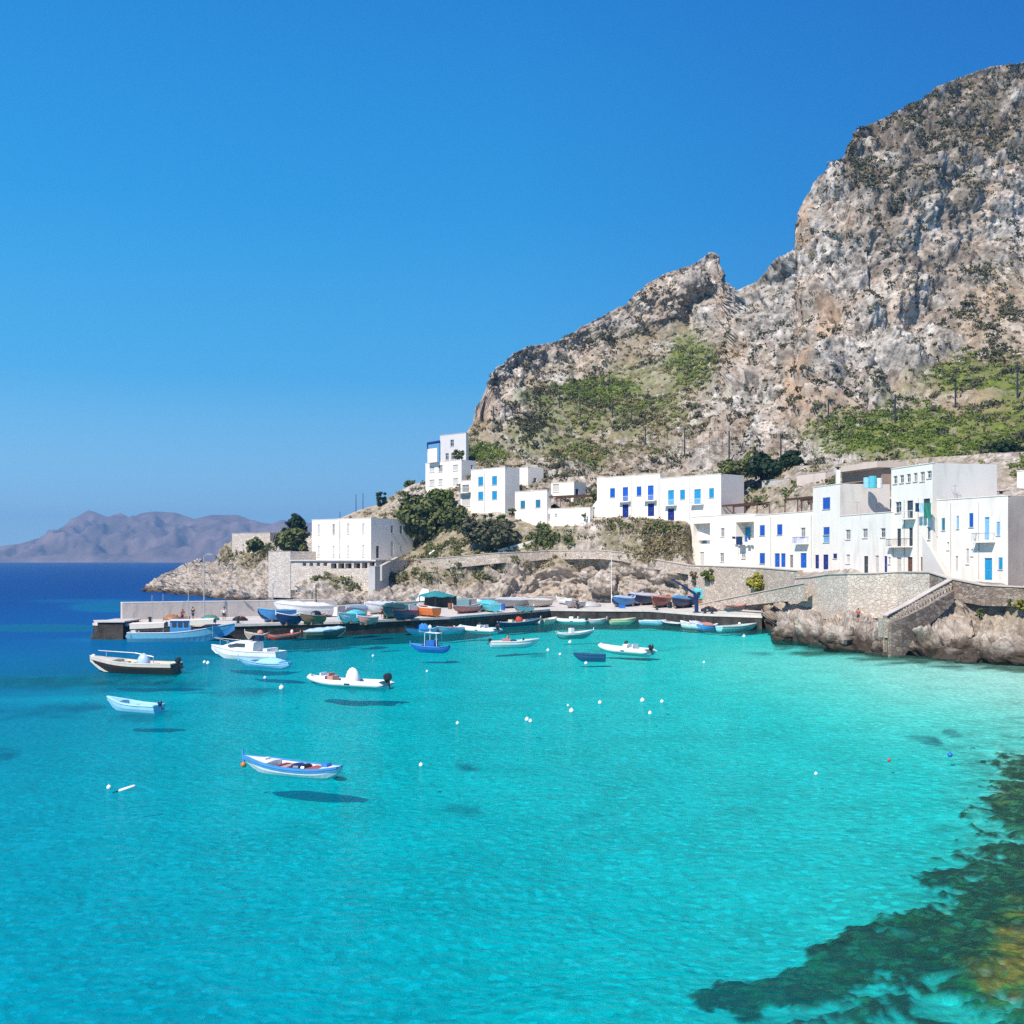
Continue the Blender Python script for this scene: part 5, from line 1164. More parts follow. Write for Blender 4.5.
def open_boat(label, bow, stern, B, h, cols, kind='gozzo', z=0., group=G_M, thw=(.3, .52, .68), eng=None, fd=True, ad=False, stripe=None, tarp=None, draft=.25, name='rowing_boat', rise=.45, items=(), engm=None):
    t, L = boat_root(name, label, bow, stern, z, group)
    H = Hull(L/1.03, B, h, draft, kind, rise); H.build(t, cols[0], cols[1], cols[2], stripe=stripe, foredeck=cols[3] if fd else None, aft=cols[3] if ad else None)
    for q in thw: H.thwart(t, q, cols[3])
    if kind == 'gozzo':
        mb = MB(); x = H.x(1, H.zs(1)); mb.tube([(x-.02, 0, H.zs(1)-.3), (x+.03, 0, H.zs(1)+.3)], [.07, .05], 6); mb.build('stem_post', cols[1], t)
    if eng: outboard(t, -L/2+(.02 if kind != 'gozzo' else .1), H.zs(0)-.05, eng, engm, tilt=-.5)
    if tarp: H.cover(t, *tarp)
    for nm, tt, y, dz, dim, m_ in items:
        mb = MB(); zz = H.zs(tt)-H.h*.5+dz; x = H.x(tt, zz)
        if nm in ('fender', 'net_heap', 'sack'): mb.ball((x, y, zz), 1, 9, 6, dim)
        else: mb.box((x, y, zz), dim)
        mb.build(nm, m_, t)
    return t, H
def rib(label, bow, stern, B, r=.24, z=0., console=True, motor=1.1, ttop=False, cushions=False, tubem=None, group='inflatable boats', deckm=None):
    t, L = boat_root('inflatable_boat', label, bow, stern, z, group); tm = tubem or B_TUBE
    path = []; rad = []
    y0 = B/2-r; zc = .30
    N_ = 30
    for i in range(N_+1):
        s = i/N_*2-1                                  # -1 stern port .. 1 stern starboard
        q = 1-abs(s)
        x = -L/2+r+(L-2*r)*min(1, q/.93) if q < .93 else L/2-r*1.0
        yb = y0*(1-max(0, (q-.45)/.55)**2.2) if q > .45 else y0
        path.append((x, math.copysign(yb, -s) if abs(s) > 1e-6 else 0, zc+.38*max(0, (q-.55)/.45)**2)); rad.append(r*(1-.25*max(0, (q-.6)/.4)))
    path = [(-L/2-.25, path[0][1], zc)]+path+[(-L/2-.25, path[-1][1], zc)]; rad = [r*.25]+rad+[r*.25]
    mb = MB(); mb.tube(path, rad, 10); mb.build('tube', tm, t, smooth=True)
    mb = MB(); rg = []
    for i in range(10):
        s = i/9; x = -L/2+.1+(L-.35)*s; b = y0*(1-max(0, (s-.4)/.6)**2.2)+.02; k = -.3*(1-max(0, (s-.6)/.4)**2)+.2*max(0, (s-.6)/.4)**2
        rg.append([(x, b, .12), (x, 0, k), (x, -b, .12)])
    mb.loft(rg); mb.add(rg[0], [(0, 1, 2)]); mb.build('hull', B_WHITE, t)
    mb = MB(); rg = [[(p[0][0], p[0][1], .2), (p[0][0], 0, .2), (p[0][0], p[2][1], .2)] for p in rg]; mb.loft(rg); mb.box((-L/2+.15, 0, .36), (.1, 2*y0, .42)); mb.build('deck', deckm or B_GREY, t)
    if console:
        mb = MB(); x = -L*.06; rg = [[(x-.3*k, y, zz) for (k, y) in ((1, -.38*w), (1, .38*w), (-1, .38*w), (-1, -.38*w))] for zz, w in ((.2, 1), (.8, .95), (.95, .7))]
        mb.loft(rg, True, True); c_ = mb.build('console', B_WHITE, t)
        mb = MB(); mb.add([(x+.2, -.3, .95), (x+.2, .3, .95), (x+.02, .26, 1.3), (x+.02, -.26, 1.3)], [(0, 1, 2, 3)]); mb.add([(x+.23, -.3, .95), (x+.23, .3, .95), (x+.05, .26, 1.3), (x+.05, -.26, 1.3)], [(3, 2, 1, 0)]); mb.build('windscreen', GLASS, c_)
        mb = MB(); mb.box((x-.9, 0, .42), (.5, .9, .42)); mb.box((x-1.1, 0, .8), (.12, .9, .4)); mb.build('seat', B_WHITE, t)
    if ttop:
        mb = MB(); mb.ball((-L*.08, 0, .45), 1, 12, 8, (.62, .42, 1.05))
        mb.build('console_cover', mat('white_canvas', (.78, .77, .75), .9, .04, 3), t, smooth=True)
    if cushions:
        for x in (L*.17, L*.27):
            mb = MB(); mb.box((x, 0, .5), (.5, 1., .55)); mb.box((x+.2, 0, .85), (.12, .9, .3)); mb.build('seat', B_SALM if x < L*.2 else B_WHITE, t)
    if motor: outboard(t, -L/2-.02, .5, motor, tilt=-.25)
    for sg in (1, -1):
        mb = MB(); mb.box((-L*.1, sg*(y0+r+.0), .3), (.5, .04, .1)); mb.build('grab_handle', B_BLACK, t)
    return t
# blue fishing boat alongside the pier
t, L = boat_root('fishing_boat', 'largest boat, a light blue fishing boat with a blue wheelhouse, moored along the outer pier', (229, 640.5), (127, 641.5), 0)
H = Hull(L/1.04, 3.4, 1.15, .6, 'transom', .9); H.build(t, pm('fishing_blue', (.16, .45, .58)), B_WHITE, B_MID, floor=.5, stripe=None, foredeck=B_MID, fd=.66)
mb = MB(); mb.box((L*.03, 0, 1.5), (2.4, 2., 2.1)); wh = mb.build('wheelhouse', B_MID, t)
mb = MB(); mb.box((L*.03, 0, 2.6), (2.8, 2.3, .1)); mb.build('roof', B_WHITE, wh)
for sg in (1, -1):
    for k in (-.7, 0, .7): mb = MB(); mb.box((L*.03+k, sg*1.02, 2.05), (.5, .05, .55)); mb.build('window', GLASS, wh)
for k in (-.6, 0, .6): mb = MB(); mb.box((L*.03+1.22, k, 2.1), (.05, .45, .5)); mb.build('window', GLASS, wh)
for x0, x1, z in ((-L*.45, -L*.12, 2.35), (L*.13, L*.36, 2.75)):
    mb = MB(); mb.loft([[(x0, y, z-.12*abs(y)) for y in (-1.5, -.5, .5, 1.5)], [(x1, y, z+.1-.12*abs(y)) for y in (-1.5, -.5, .5, 1.5)]]); mb.loft([[(x0, y, z-.05-.12*abs(y)) for y in (-1.5, -.5, .5, 1.5)], [(x1, y, z+.05-.12*abs(y)) for y in (-1.5, -.5, .5, 1.5)]])
    for y in (-1.5, 1.5): mb.loft([[(x0, y, z-.2), (x0, y*1.01, z-.75)], [(x1, y, z-.1), (x1, y*1.01, z-.6)]])
    aw = mb.build('awning', pm('awning_cream', (.72, .64, .54), .8), t)
    mb = MB()
    for x in (x0+.1, x1-.1):
        for y in (-1.4, 1.4): mb.tube([(x, y, .6), (x, y, z-.15)], .035, 5)
    mb.build('awning_frame', STEEL, aw)
mb = MB(); mb.tube([(L*.10, 0, 1), (L*.10, 0, 6.2)], [.08, .04], 6); mb.tube([(L*.10, 0, 5), (-L*.1, 0, 4.2)], .04, 5); mb.build('mast', STEEL, t)
for x, y, m_, nm in ((-L*.36, .2, B_RED, 'net_heap'), (-L*.26, -.3, B_WOOD, 'net_heap'), (-L*.18, -.2, B_SALM, 'net_heap'), (-L*.42, -.5, B_WHITE, 'fish_box'), (L*.2, -.4, B_SALM, 'fish_box'), (L*.27, .2, B_BLACK, 'winch')):
    mb = MB()
    if nm == 'net_heap': mb.ball((x, y, .8), 1, 10, 6, (.7, .6, .45))
    else: mb.box((x, y, 1.15), (.7, .6, .5))
    mb.build(nm, m_, t)
mb = MB(); mb.tube([(-L/2+.3, .9, .7), (-L/2+.3, -.9, .7)], .3, 8); mb.build('net_drum', STEEL, t)
# dark gozzo
t, H = open_boat('dark-hulled wooden boat with a broad cream deck edge and a light blue engine hood', (94, 671.5), (178, 674), 2.5, .95, (B_DARK, pm('cream_rail', (.70, .62, .52)), B_CREAM, B_CREAM), 'transom', thw=(.3, .55, .66), name='wooden_boat', stripe=pm('cream_band', (.62, .54, .46)), eng=1.25, rise=.5)
mb = MB(); rg = []
for i in range(7):
    a = i/6; r = .62*math.sqrt(max(.02, 1-a*a)); rg.append([(-H.L*.10+r*math.cos(k*math.pi/5), r*.8*math.sin(k*math.pi/5), .75+1.0*a) for k in range(10)])
mb.loft(rg, True, True); mb.build('engine_hood', pm('hood_blue', (.42, .56, .78)), t, smooth=True)
mb = MB(); mb.tube([(H.L*.46, 0, 1.9), (H.L*.0, 0, 1.75), (-H.L*.22, 0, 1.45)], [.03, .045, .05], 6)
mb.tube([(H.L*.36, 0, .9), (H.L*.36, 0, 1.9)], .03, 5); mb.tube([(-H.L*.22, 0, .8), (-H.L*.22, 0, 1.5)], .03, 5); mb.build('spar', STEEL, t)
mb = MB(); mb.ball((H.L*.52, 0, 1.35), .22, 9, 6); mb.build('bow_fender', B_WHITE, t); mb = MB(); mb.ball((-H.L*.5, -.8, .35), .24, 9, 6, (1.4, 1, 1)); mb.build('fender', B_WHITE, t)
# small pale-blue dinghy
open_boat('small pale blue dinghy alone at the left, below the dark wooden boat', (110, 708.5), (160, 712.5), 1.35, .48, (B_SKY, pm('pale_sky', (.48, .70, .80)), B_SKY, B_SKY), 'transom', thw=(.28, .55), rise=.7, eng=.7, engm=B_NAVY)
# cabin cruiser
t, L = boat_root('motor_cruiser', 'white cabin cruiser with a dark side window strip, behind the transparent-looking pale blue boat', (214, 657), (283, 660), 0)
H = Hull(L/1.05, 2.5, .85, .4, 'transom', .5); H.build(t, B_WHITE, B_WHITE, B_WHITE, floor=.35, foredeck=B_WHITE, fd=.62)
mb = MB(); rg = []
for t_, hh, w in ((.34, .95, .78), (.42, 1.05, .80), (.60, .95, .78), (.74, .62, .62), (.86, .12, .4)):
    z = H.zs(t_)-.02; b = H.hb(t_)*w; x = H.x(t_, z); rg.append([(x, b, z), (x, b*.86, z+hh*.9), (x, 0, z+hh), (x, -b*.86, z+hh*.9), (x, -b, z)])
mb.loft(rg); mb.add(rg[0], [(0, 1, 2, 3, 4)]); cb = mb.build('cabin', B_WHITE, t)
for sg in (1, -1):
    mb = MB(); q = []
    for t_, lo, hi in ((.46, .35, .72), (.60, .30, .68), (.73, .18, .36)):
        z = H.zs(t_); b = H.hb(t_)*.79; x = H.x(t_, z); q.append([(x, sg*(b*(1-.14*lo)+.02), z+lo), (x, sg*(b*(1-.14*hi)+.02), z+hi)])
    mb.loft(q); mb.build('window', GLASS, cb)
mb = MB(); x = H.x(.36, 1); mb.loft([[(x+.5, -.75, 1.9), (x+.5, .75, 1.9)], [(x+.1, -.65, 2.4), (x+.1, .65, 2.4)]]); mb.build('windscreen', GLASS, cb)
mb = MB(); mb.box((x-.3, 0, 2.1), (.5, .9, .5)); mb.build('helm_seat', B_NAVY, t)
mb = MB(); mb.box((H.x(.16, 1), 0, .9), (.5, 1.9, .5)); mb.build('stern_bench', B_WHITE, t)
mb = MB(); mb.tube([(H.x(.7, 1), H.hb(.7)*.9, 1.75), (H.x(.98, 1), 0, 2.0), (H.x(.7, 1), -H.hb(.7)*.9, 1.75)], .03, 5)
for sg in (1, -1):
    for t_ in (.72, .86): mb.tube([(H.x(t_, 1), sg*H.hb(t_)*.9, H.zs(t_)), (H.x(t_, 1), sg*H.hb(t_)*.8, 1.85)], .025, 5)
mb.build('bow_rail', STEEL, t)
# pale blue hull beside it
t, H = open_boat('low pale blue open boat in front of the white cabin cruiser', (240.5, 664), (291, 668.5), 1.7, .42, (pm('powder_blue', (.30, .56, .80)), B_SKY, pm('powder_inner', (.36, .62, .84)), B_SKY), 'gozzo', tarp=(.14, .55, pm('sheer_blue_tarp', (.30, .60, .86), .7), .4), draft=.2)
# white RIB with covers
rib('long white inflatable boat with salmon seats, a rounded white cover and black outboard', (308, 684), (386, 688), 2.3, ttop=True, cushions=True, motor=1.5, console=False)
# hero gozzo
t, H = open_boat('nearest boat, white and blue wooden boat with red boards inside, hovering over its shadow', (248, 768.5), (341, 777.5), 1.75, .36, (pm('hull_pale', (.66, .72, .74)), B_MID, pm('inner_pale', (.62, .60, .58)), B_WHITE), 'gozzo', thw=(.3, .66), stripe=B_MID, fd=True, ad=True, rise=.7, name='wooden_boat')
for x0, w, m_, nm in ((.56, .5, B_SALM, 'floor_board'), (.25, .7, pm('floor_red', (.42, .07, .04)), 'floor_board'), (.44, .5, B_NAVY, 'net_heap'), (.36, .3, B_BLACK, 'net_heap'), (.62, .35, pm('deep_red', (.25, .03, .03)), 'cushion'), (.14, .3, B_TARPB, 'crate'), (.80, .2, B_WHITE, 'crate')):
    mb = MB(); z = .30 if nm != 'crate' else .5
    if nm == 'net_heap': mb.ball((H.x(x0, z), .0, z+.04), 1, 9, 6, (w*.8, .42, .16))
    else: mb.box((H.x(x0, z), 0, z), (w, 1.05 if nm != 'crate' else .4, .1 if nm != 'crate' else .22))
    mb.build(nm, m_, t)
mb = MB(); mb.ball((-H.L*.47, -.25, -.12), 1, 9, 6, (.42, .12, .1)); mb.build('rudder', B_NAVY, t)
# centre boats
t, H = open_boat('small royal blue fishing boat with a white canopy frame in mid harbour', (412, 650), (450, 651.5), 1.7, .5, (B_BLUE, B_MID, B_BLUE, B_MID), 'gozzo', name='fishing_boat', rise=.5, thw=(.25,))
mb = MB(); mb.box((-.1, 0, .75), (1.1, .9, .8)); mb.build('wheelhouse', B_BLUE, t)
mb = MB(); mb.loft([[(-1.1, y, 1.95) for y in (-.7, .7)], [(.5, y, 2.05) for y in (-.7, .7)]]); cn = mb.build('canopy', mat('white_canvas', (.78, .77, .75), .9, .04, 3), t)
mb = MB(); [mb.tube([(x, y, .4), (x*.95, y, 1.98)], .035, 5) for x in (-1.05, .45) for y in (-.6, .6)]; mb.build('canopy_frame', FRAME, cn)
mb = MB(); mb.tube([(.1, 0, 2), (.1, 0, 2.9)], .04, 5); mb.ball((.1, 0, 2.6), .22, 8, 5); mb.build('mast', FRAME, t); mb = MB(); mb.ball((-.5, -.3, 1.25), .2, 8, 5); mb.build('fender', B_WHITE, t)
t, H = open_boat('sky blue boat with a blue tarp heap, moored to the quay', (407, 634.2), (437, 633.2), 1.8, .6, (B_SKY, B_MID, B_SKY, B_SKY), 'gozzo', tarp=(.25, .66, B_TARPB, .75))
open_boat('white-rimmed open boat moored at the quay beside the blue tarp boat', (438, 633.2), (461, 631.2), 1.7, .65, (B_SKY, B_WHITE, B_SALM, B_WHITE), 'transom', items=[('crate', .4, 0, .2, (.5, .5, .5), B_RED), ('fender', .2, -.4, .3, (.2, .2, .2), B_WHITE)])
rib('biggest white inflatable boat moored at the quay with black outboard toward the right', (459, 630.5), (497, 632.5), 2.4, .3, motor=1.5, ttop=False)
t, H = open_boat('white motor boat with a salmon engine cover and a seated person', (537, 646), (490, 646.5), 1.9, .6, (pm('boat_offwhite', (.74, .76, .74)), B_WHITE, B_CREAM, B_WHITE), 'transom', stripe=None, eng=.9, items=[('engine_cover', .34, 0, .28, (.9, .8, .6), B_SALM), ('sack', .5, .1, .25, (.45, .4, .22), B_NAVY), ('sack', .72, 0, .3, (.15, .15, .3), B_BLACK)], name='motor_boat')
open_boat('navy and white boat with a red tarp bundle, moored under the inner quay', (539, 623.6), (498, 627.5), 2., .62, (B_NAVY, B_WHITE, B_CREAM, B_WHITE), 'gozzo', items=[('net_heap', .5, 0, .5, (.55, .6, .6), B_RED), ('crate', .3, 0, .4, (.6, .7, .6), B_CREAM), ('fender', .72, -.5, .4, (.2, .2, .2), B_WHITE)])
open_boat('beige dinghy tucked between the navy boat and the pale inflatable at the quay', (556, 622.2), (541, 623.4), 1.7, .6, (B_CREAM, B_CREAM, B_CREAM, B_WHITE), 'transom', thw=(.5,))
rib('pale grey-green inflatable boat moored in the inner corner of the quay', (553, 622.3), (586, 622.8), 2.2, .3, motor=1., tubem=pm('pale_green_tube', (.60, .72, .68), .5))
open_boat('white boat with a dark green hull bottom', (592, 636.5), (556, 638), 1.7, .6, (pm('sea_green', (.12, .36, .34)), B_WHITE, B_WHITE, B_WHITE), 'gozzo', stripe=B_WHITE, items=[('console', .42, 0, .45, (.5, .6, .9), B_WHITE)], thw=(.3,))
open_boat('small dark navy dinghy alone in the inner harbour', (574.5, 659), (606, 659.5), 1.2, .5, (pm('dinghy_navy', (.02, .08, .19)), pm('dinghy_navy', (.02, .08, .19)), B_NAVY, B_NAVY), 'transom', thw=(.35, .65), rise=.25)
rib('white inflatable boat with raised bow and black motor, right of the small navy dinghy', (599, 650.5), (650, 654.5), 2.3, .3, motor=1.3)
open_boat('slim grey dinghy moored between the pale inflatable and a yellowish boat', (606, 622.6), (588, 622.8), 1.4, .5, (B_GREY, B_WHITE, B_GREY, B_GREY), 'gozzo', thw=(.5,))
open_boat('pale yellow open boat with black motor moored in the inner quay', (635, 623), (610, 623.2), 2., .6, (B_PALEY, B_PALEY, B_CREAM, B_PALEY), 'transom', eng=1.)
open_boat('pale blue boat with black motor next to the pale yellow one', (665, 624.2), (641, 623.2), 1.9, .5, (B_SKY, B_WHITE, B_SKY, B_SKY), 'transom', eng=1.)
open_boat('black and white low boat moored left of two white dinghies near the crane', (662, 624.6), (682, 626.3), 1.5, .45, (B_BLACK, B_WHITE, B_GREY, B_GREY), 'transom', thw=(.5,))
open_boat('short white dinghy, left one of the pair under the crane', (681, 626.2), (691, 627.2), 1.3, .6, (B_WHITE, B_WHITE, B_GREY, B_WHITE), 'transom', thw=(.5,))
open_boat('short white dinghy with lilac cover, right one of the pair under the crane', (690, 627), (701, 627.8), 1.3, .65, (B_WHITE, B_WHITE, B_GREY, B_WHITE), 'transom', thw=(), tarp=(.1, .8, pm('lilac_tarp', (.50, .46, .60), .8), .3))
open_boat('blue boat with a pink tarp moored left of the pale green boat', (697, 629.2), (718, 629), 1.6, .6, (B_MID, B_WHITE, B_GREY, B_WHITE), 'gozzo', tarp=(.25, .8, B_PINK, .35))
open_boat('pale green-blue boat moored furthest right beside the rocks', (755, 629), (718.5, 630.5), 1.9, .6, (pm('pale_aqua', (.30, .58, .60)), B_WHITE, B_PALEG, B_PALEG), 'transom', items=[('fender', .6, .2, .5, (.22, .22, .22), B_WHITE)])
# along the outer pier
open_boat('bright red boat with a white waterline stripe under the pier edge', (299, 638.6), (268, 640.4), 1.6, .55, (B_RED, B_SALM, B_RED, B_RED), 'gozzo', stripe=B_SALM, thw=(.5,), items=[('fender', .8, .2, .5, (.2, .2, .3), B_WHITE)])
open_boat('beige wooden boat lying left of the bright red one under the pier edge', (246, 640.2), (270, 640), 1.6, .75, (pm('weathered_beige', (.42, .34, .27)), B_CREAM, B_CREAM, B_CREAM), 'gozzo', items=[('net_heap', .4, 0, .5, (.4, .4, .4), B_SALM)])
open_boat('green-hulled boat with a pale blue cover moored right of the bright red one', (344, 637.2), (304, 638.4), 2., .9, (pm('bottle_green', (.06, .12, .09)), B_WHITE, B_CREAM, B_SKY), 'transom', tarp=(.05, .95, pm('cover_pale_blue', (.40, .56, .74), .8), .4))

# ------------------------------------------------------------------ boats and gear ashore on the quay
def ashore(label, bow, stern, B, h, cols, kind='gozzo', tarp=None, name='beached_boat', **k):
    t, H = open_boat(label, bow, stern, B, h, cols, kind, z=QZ+.32, group='boats stored ashore on the quay', tarp=tarp, name=name, draft=.3, **k)
    mb = MB(); mb.box((0, 0, -.28), (H.L*.5, .16, .08))
    for x in (-H.L*.22, H.L*.22): mb.box((x, 0, -.24), (.2, B*.8, .14)); mb.box((x, B*.33, -.1), (.14, .14, .3)); mb.box((x, -B*.33, -.1), (.14, .14, .3))
    mb.build('cradle', B_WOOD, t)
    return t
ashore('sky blue and white boat hull leaning at the left end of the stored boats', (259, 620), (293, 618.5), 2.4, 1.2, (B_MID, B_SKY, B_NAVY, B_SKY), 'transom', rise=.3)
ashore('long white covered hull on top of the pier, longest of the stored boats', (276, 616), (332, 614.5), 2.6, 1.3, (B_WHITE, B_WHITE, B_GREY, B_WHITE), 'transom', tarp=(.05, .97, pm('cover_offwhite', (.70, .68, .66), .8), .55))
ashore('dark blue stored boat in front of the longest white covered hull', (277, 623), (302, 622), 1.8, .9, (B_NAVY, B_WHITE, B_NAVY, B_MID), 'gozzo')
ashore('wooden stored boat with dark net heaps, right of the dark blue one', (301, 622.5), (326, 621), 1.9, .8, (B_WOOD, B_CREAM, B_WOOD, B_CREAM), 'gozzo', items=[('net_heap', .4, 0, .5, (.8, .6, .5), B_BLACK)])
ashore('white boat with teal tarp at the start of the inner quay', (340, 621.5), (362, 619.5), 2., .8, (B_WHITE, B_WHITE, B_GREY, B_TURQ), 'transom', tarp=(.05, .55, B_TURQ, .5))
ashore('pale lilac-white upturned-looking covered boat against the lower wall', (366, 612.5), (396, 611), 2.3, 1., (B_WHITE, B_WHITE, B_GREY, B_WHITE), 'gozzo', tarp=(.03, .97, pm('cover_lilac', (.62, .64, .74), .8), .5))
ashore('red and grey small boat on the quay edge left of the bollard', (358, 622.5), (378, 621.5), 1.6, .6, (B_SALM, B_WHITE, B_GREY, B_RED), 'gozzo')
ashore('dark green covered boat behind the net heaps on the quay', (384, 617), (404, 614.5), 2., 1., (B_GREEN, B_GREEN, B_GREEN, B_GREEN), 'gozzo', tarp=(.05, .95, pm('tarp_dark_green', (.02, .10, .10), .8), .8))
ashore('blue-black stored boat with crimson gunwale right of the green covered one', (394, 619), (414, 616), 1.9, .8, (B_NAVY, pm('crimson', (.30, .02, .07)), B_NAVY, B_NAVY), 'transom')
ashore('bright orange boat on the quay in front of the teal shelter', (418, 613.5), (437, 615), 1.9, 1., (B_ORANGE, B_WHITE, B_CREAM, B_ORANGE), 'transom', rise=.3)
ashore('red-brown boat with white bow on the quay right of the teal shelter', (454, 612), (481, 609.5), 1.9, .7, (B_PINK, B_WHITE, B_WOOD, B_WHITE), 'gozzo')
ashore('teal and white boat with a tall white bow by the long pale covered boats', (478, 608.5), (496, 610.5), 2.2, 1., (B_TURQ, B_WHITE, B_TURQ, B_WHITE), 'transom', tarp=(.05, .7, B_TURQ, .5))
ashore('long boat under a pale grey cover, left one of two by the inner wall', (497, 607), (528, 604.5), 2.4, .9, (B_GREY, B_WHITE, B_GREY, B_WHITE), 'transom', tarp=(.03, .97, pm('cover_grey', (.60, .60, .58), .8), .5))
ashore('shorter boat under a pale cream cover, right one of two by the inner wall', (529, 606), (549, 604.5), 2.2, .8, (B_CREAM, B_WHITE, B_GREY, B_WHITE), 'transom', tarp=(.03, .97, pm('cover_cream', (.66, .62, .54), .8), .4))
ashore('blue and white stored boat at the foot of the big boulders', (613, 605.5), (634, 604), 2.2, 1.1, (B_MID, B_WHITE, B_NAVY, B_WHITE), 'gozzo', tarp=(.2, .9, pm('cover_sky', (.36, .52, .74), .8), .4))
ashore('silver-grey covered boat on dark props beside the blue and white stored one', (629, 604), (657, 602.5), 2.5, 1.3, (B_NAVY, B_GREY, B_GREY, B_GREY), 'transom', tarp=(.03, .97, pm('cover_silver', (.50, .52, .58), .6), .5))
ashore('rusty red stored boat between the silver-grey covered boat and the crane', (653, 606.5), (669, 604), 2.3, 1.2, (pm('rust_red', (.34, .10, .07)), B_SALM, B_WOOD, B_PINK), 'gozzo', tarp=(.2, .8, B_PINK, .5))
ashore('blue stored boat left of the crane foot with navy hull', (673, 607), (692, 604.5), 2.2, 1.1, (B_NAVY, B_MID, B_NAVY, B_MID), 'transom', tarp=(.4, .95, B_MID, .6))
ashore('dark navy stored boat right behind the crane foot', (706, 604.5), (689, 605.5), 2.1, 1.2, (B_NAVY, B_PINK, B_NAVY, B_NAVY), 'gozzo')
t, H = open_boat('faded red boat pulled up on the rocks at the right end of the quay', (745, 609.5), (724, 611), 1.6, .6, (B_PINK, B_SALM, B_PINK, B_SALM), 'gozzo', z=3.0, group='boats stored ashore on the quay', name='beached_boat', draft=.2)
t, H = open_boat('white wooden boat with raised bow propped at the corner below the boulders', (557, 602), (571, 603.5), 1.6, .7, (B_WHITE, B_WHITE, B_GREY, B_CREAM), 'gozzo', z=QZ+.3, group='boats stored ashore on the quay', name='beached_boat', draft=.2)
ashore('grey-blue covered boat behind the teal-tarp boat, close to the lower wall', (347, 616.5), (366, 614.5), 2., .9, (B_GREY, B_WHITE, B_GREY, B_WHITE), 'gozzo', tarp=(.05, .95, pm('cover_slate', (.26, .34, .44), .8), .5))
ashore('teal rowing boat lying behind the crimson-edged boat', (402, 611.5), (416, 610.5), 1.7, .8, (B_TEAL, B_TURQ, B_TEAL, B_TURQ), 'gozzo')
ashore('white dinghy standing just left of the bright orange boat', (410, 614.5), (421, 613), 1.6, 1., (B_WHITE, B_WHITE, B_GREY, B_WHITE), 'transom')
ashore('low white and red dinghy at the left of the pale cream covered boat', (515, 611), (534, 609.5), 1.6, .6, (B_WHITE, B_SALM, B_GREY, B_RED), 'gozzo')
ashore('grey dinghy beside the rope heap at the inner quay corner', (566, 606.5), (583, 605.5), 1.6, .7, (B_GREY, B_WHITE, B_GREY, B_WHITE), 'transom')
# teal shelter
p = gp(438, 186, QZ); t = thing('boat_shelter', 'dark shelter with a sagging teal tarp roof on the quay', 'shelter', p, -.25)
for x in (-2.8, 0, 2.8):
    for y in (-1.4, 1.4): mb = MB(); mb.tube([(x, y, 0), (x, y, 2.)], .07, 6); mb.build('post', IRON, t)
mb = MB(); rg = []
for i in range(9):
    x = -3.1+6.2*i/8; k = 2.+.9*(1-abs(x+.4)/3.5); rg.append([(x, -1.7, 1.85+.1*math.sin(i*2)), (x, -.6, k-.1), (x, 0, k), (x, .6, k-.1), (x, 1.7, 1.9)])
mb.loft(rg); mb.build('tarp_roof', B_TEAL, t)
mb = MB(); mb.box((0, 1.5, .95), (5.6, .06, 1.9)); mb.build('back_screen', B_BLACK, t)
p = gp(460, 190, QZ); t = thing('covered_pallet', 'low stack under a grey-teal tarp right of the dark shelter', 'tarp', p, -.2)
mb = MB(); mb.box((0, 0, .1), (3., 1.4, .2)); mb.build('pallet', B_WOOD, t)
mb = MB(); rg = [[(x, -.9, .15), (x, -.8, 1.1+.15*math.sin(x*2)), (x, 0, 1.4+.12*math.sin(x*3)), (x, .8, 1.15), (x, .9, .15)] for x in (-1.8, -1.2, -.6, 0, .6, 1.2, 1.8)]; mb.loft(rg); mb.add(rg[0], [(0, 1, 2, 3, 4)]); mb.add(rg[-1], [(4, 3, 2, 1, 0)]); mb.build('tarp', pm('tarp_grey_teal', (.14, .26, .28), .8), t)
p = gp(423, 197, QZ); t = thing('sail_tent', 'pale peaked canvas against the lower breakwater wall', 'tarp', p, 0); mb = MB(); mb.add([(-1.6, 0, .2), (1.6, 0, .2), (1.6, 1.4, .2), (-1.6, 1.4, .2), (-.2, .9, 3.), (.9, .9, 2.8)], [(0, 1, 5, 4), (1, 2, 5), (2, 3, 4, 5), (3, 0, 4)]); mb.build('canvas', mat('white_canvas', (.78, .77, .75), .9, .04, 3), t); mb = MB(); mb.tube([(.3, .9, 0), (.3, .9, 2.8)], .06, 6); mb.build('pole', IRON, t)
p = gp(700, 188, 3.4); t = thing('equipment_cover', 'turquoise tarp over gear behind the crane, below the green wall bush', 'tarp', p, .1); mb = MB(); rg = [[(x, -.7, 0), (x, -.6, 1.5+.2*math.sin(x*2)), (x, .5, 1.8), (x, .7, 0)] for x in (-1.1, -.5, .1, .7, 1.1)]; mb.loft(rg); mb.add(rg[0], [(0, 1, 2, 3)]); mb.add(rg[-1], [(3, 2, 1, 0)]); mb.build('tarp', B_TURQ, t); mb = MB(); mb.box((0, 0, -1.), (2, 1.1, 2)); mb.build('crate', B_WOOD, t)
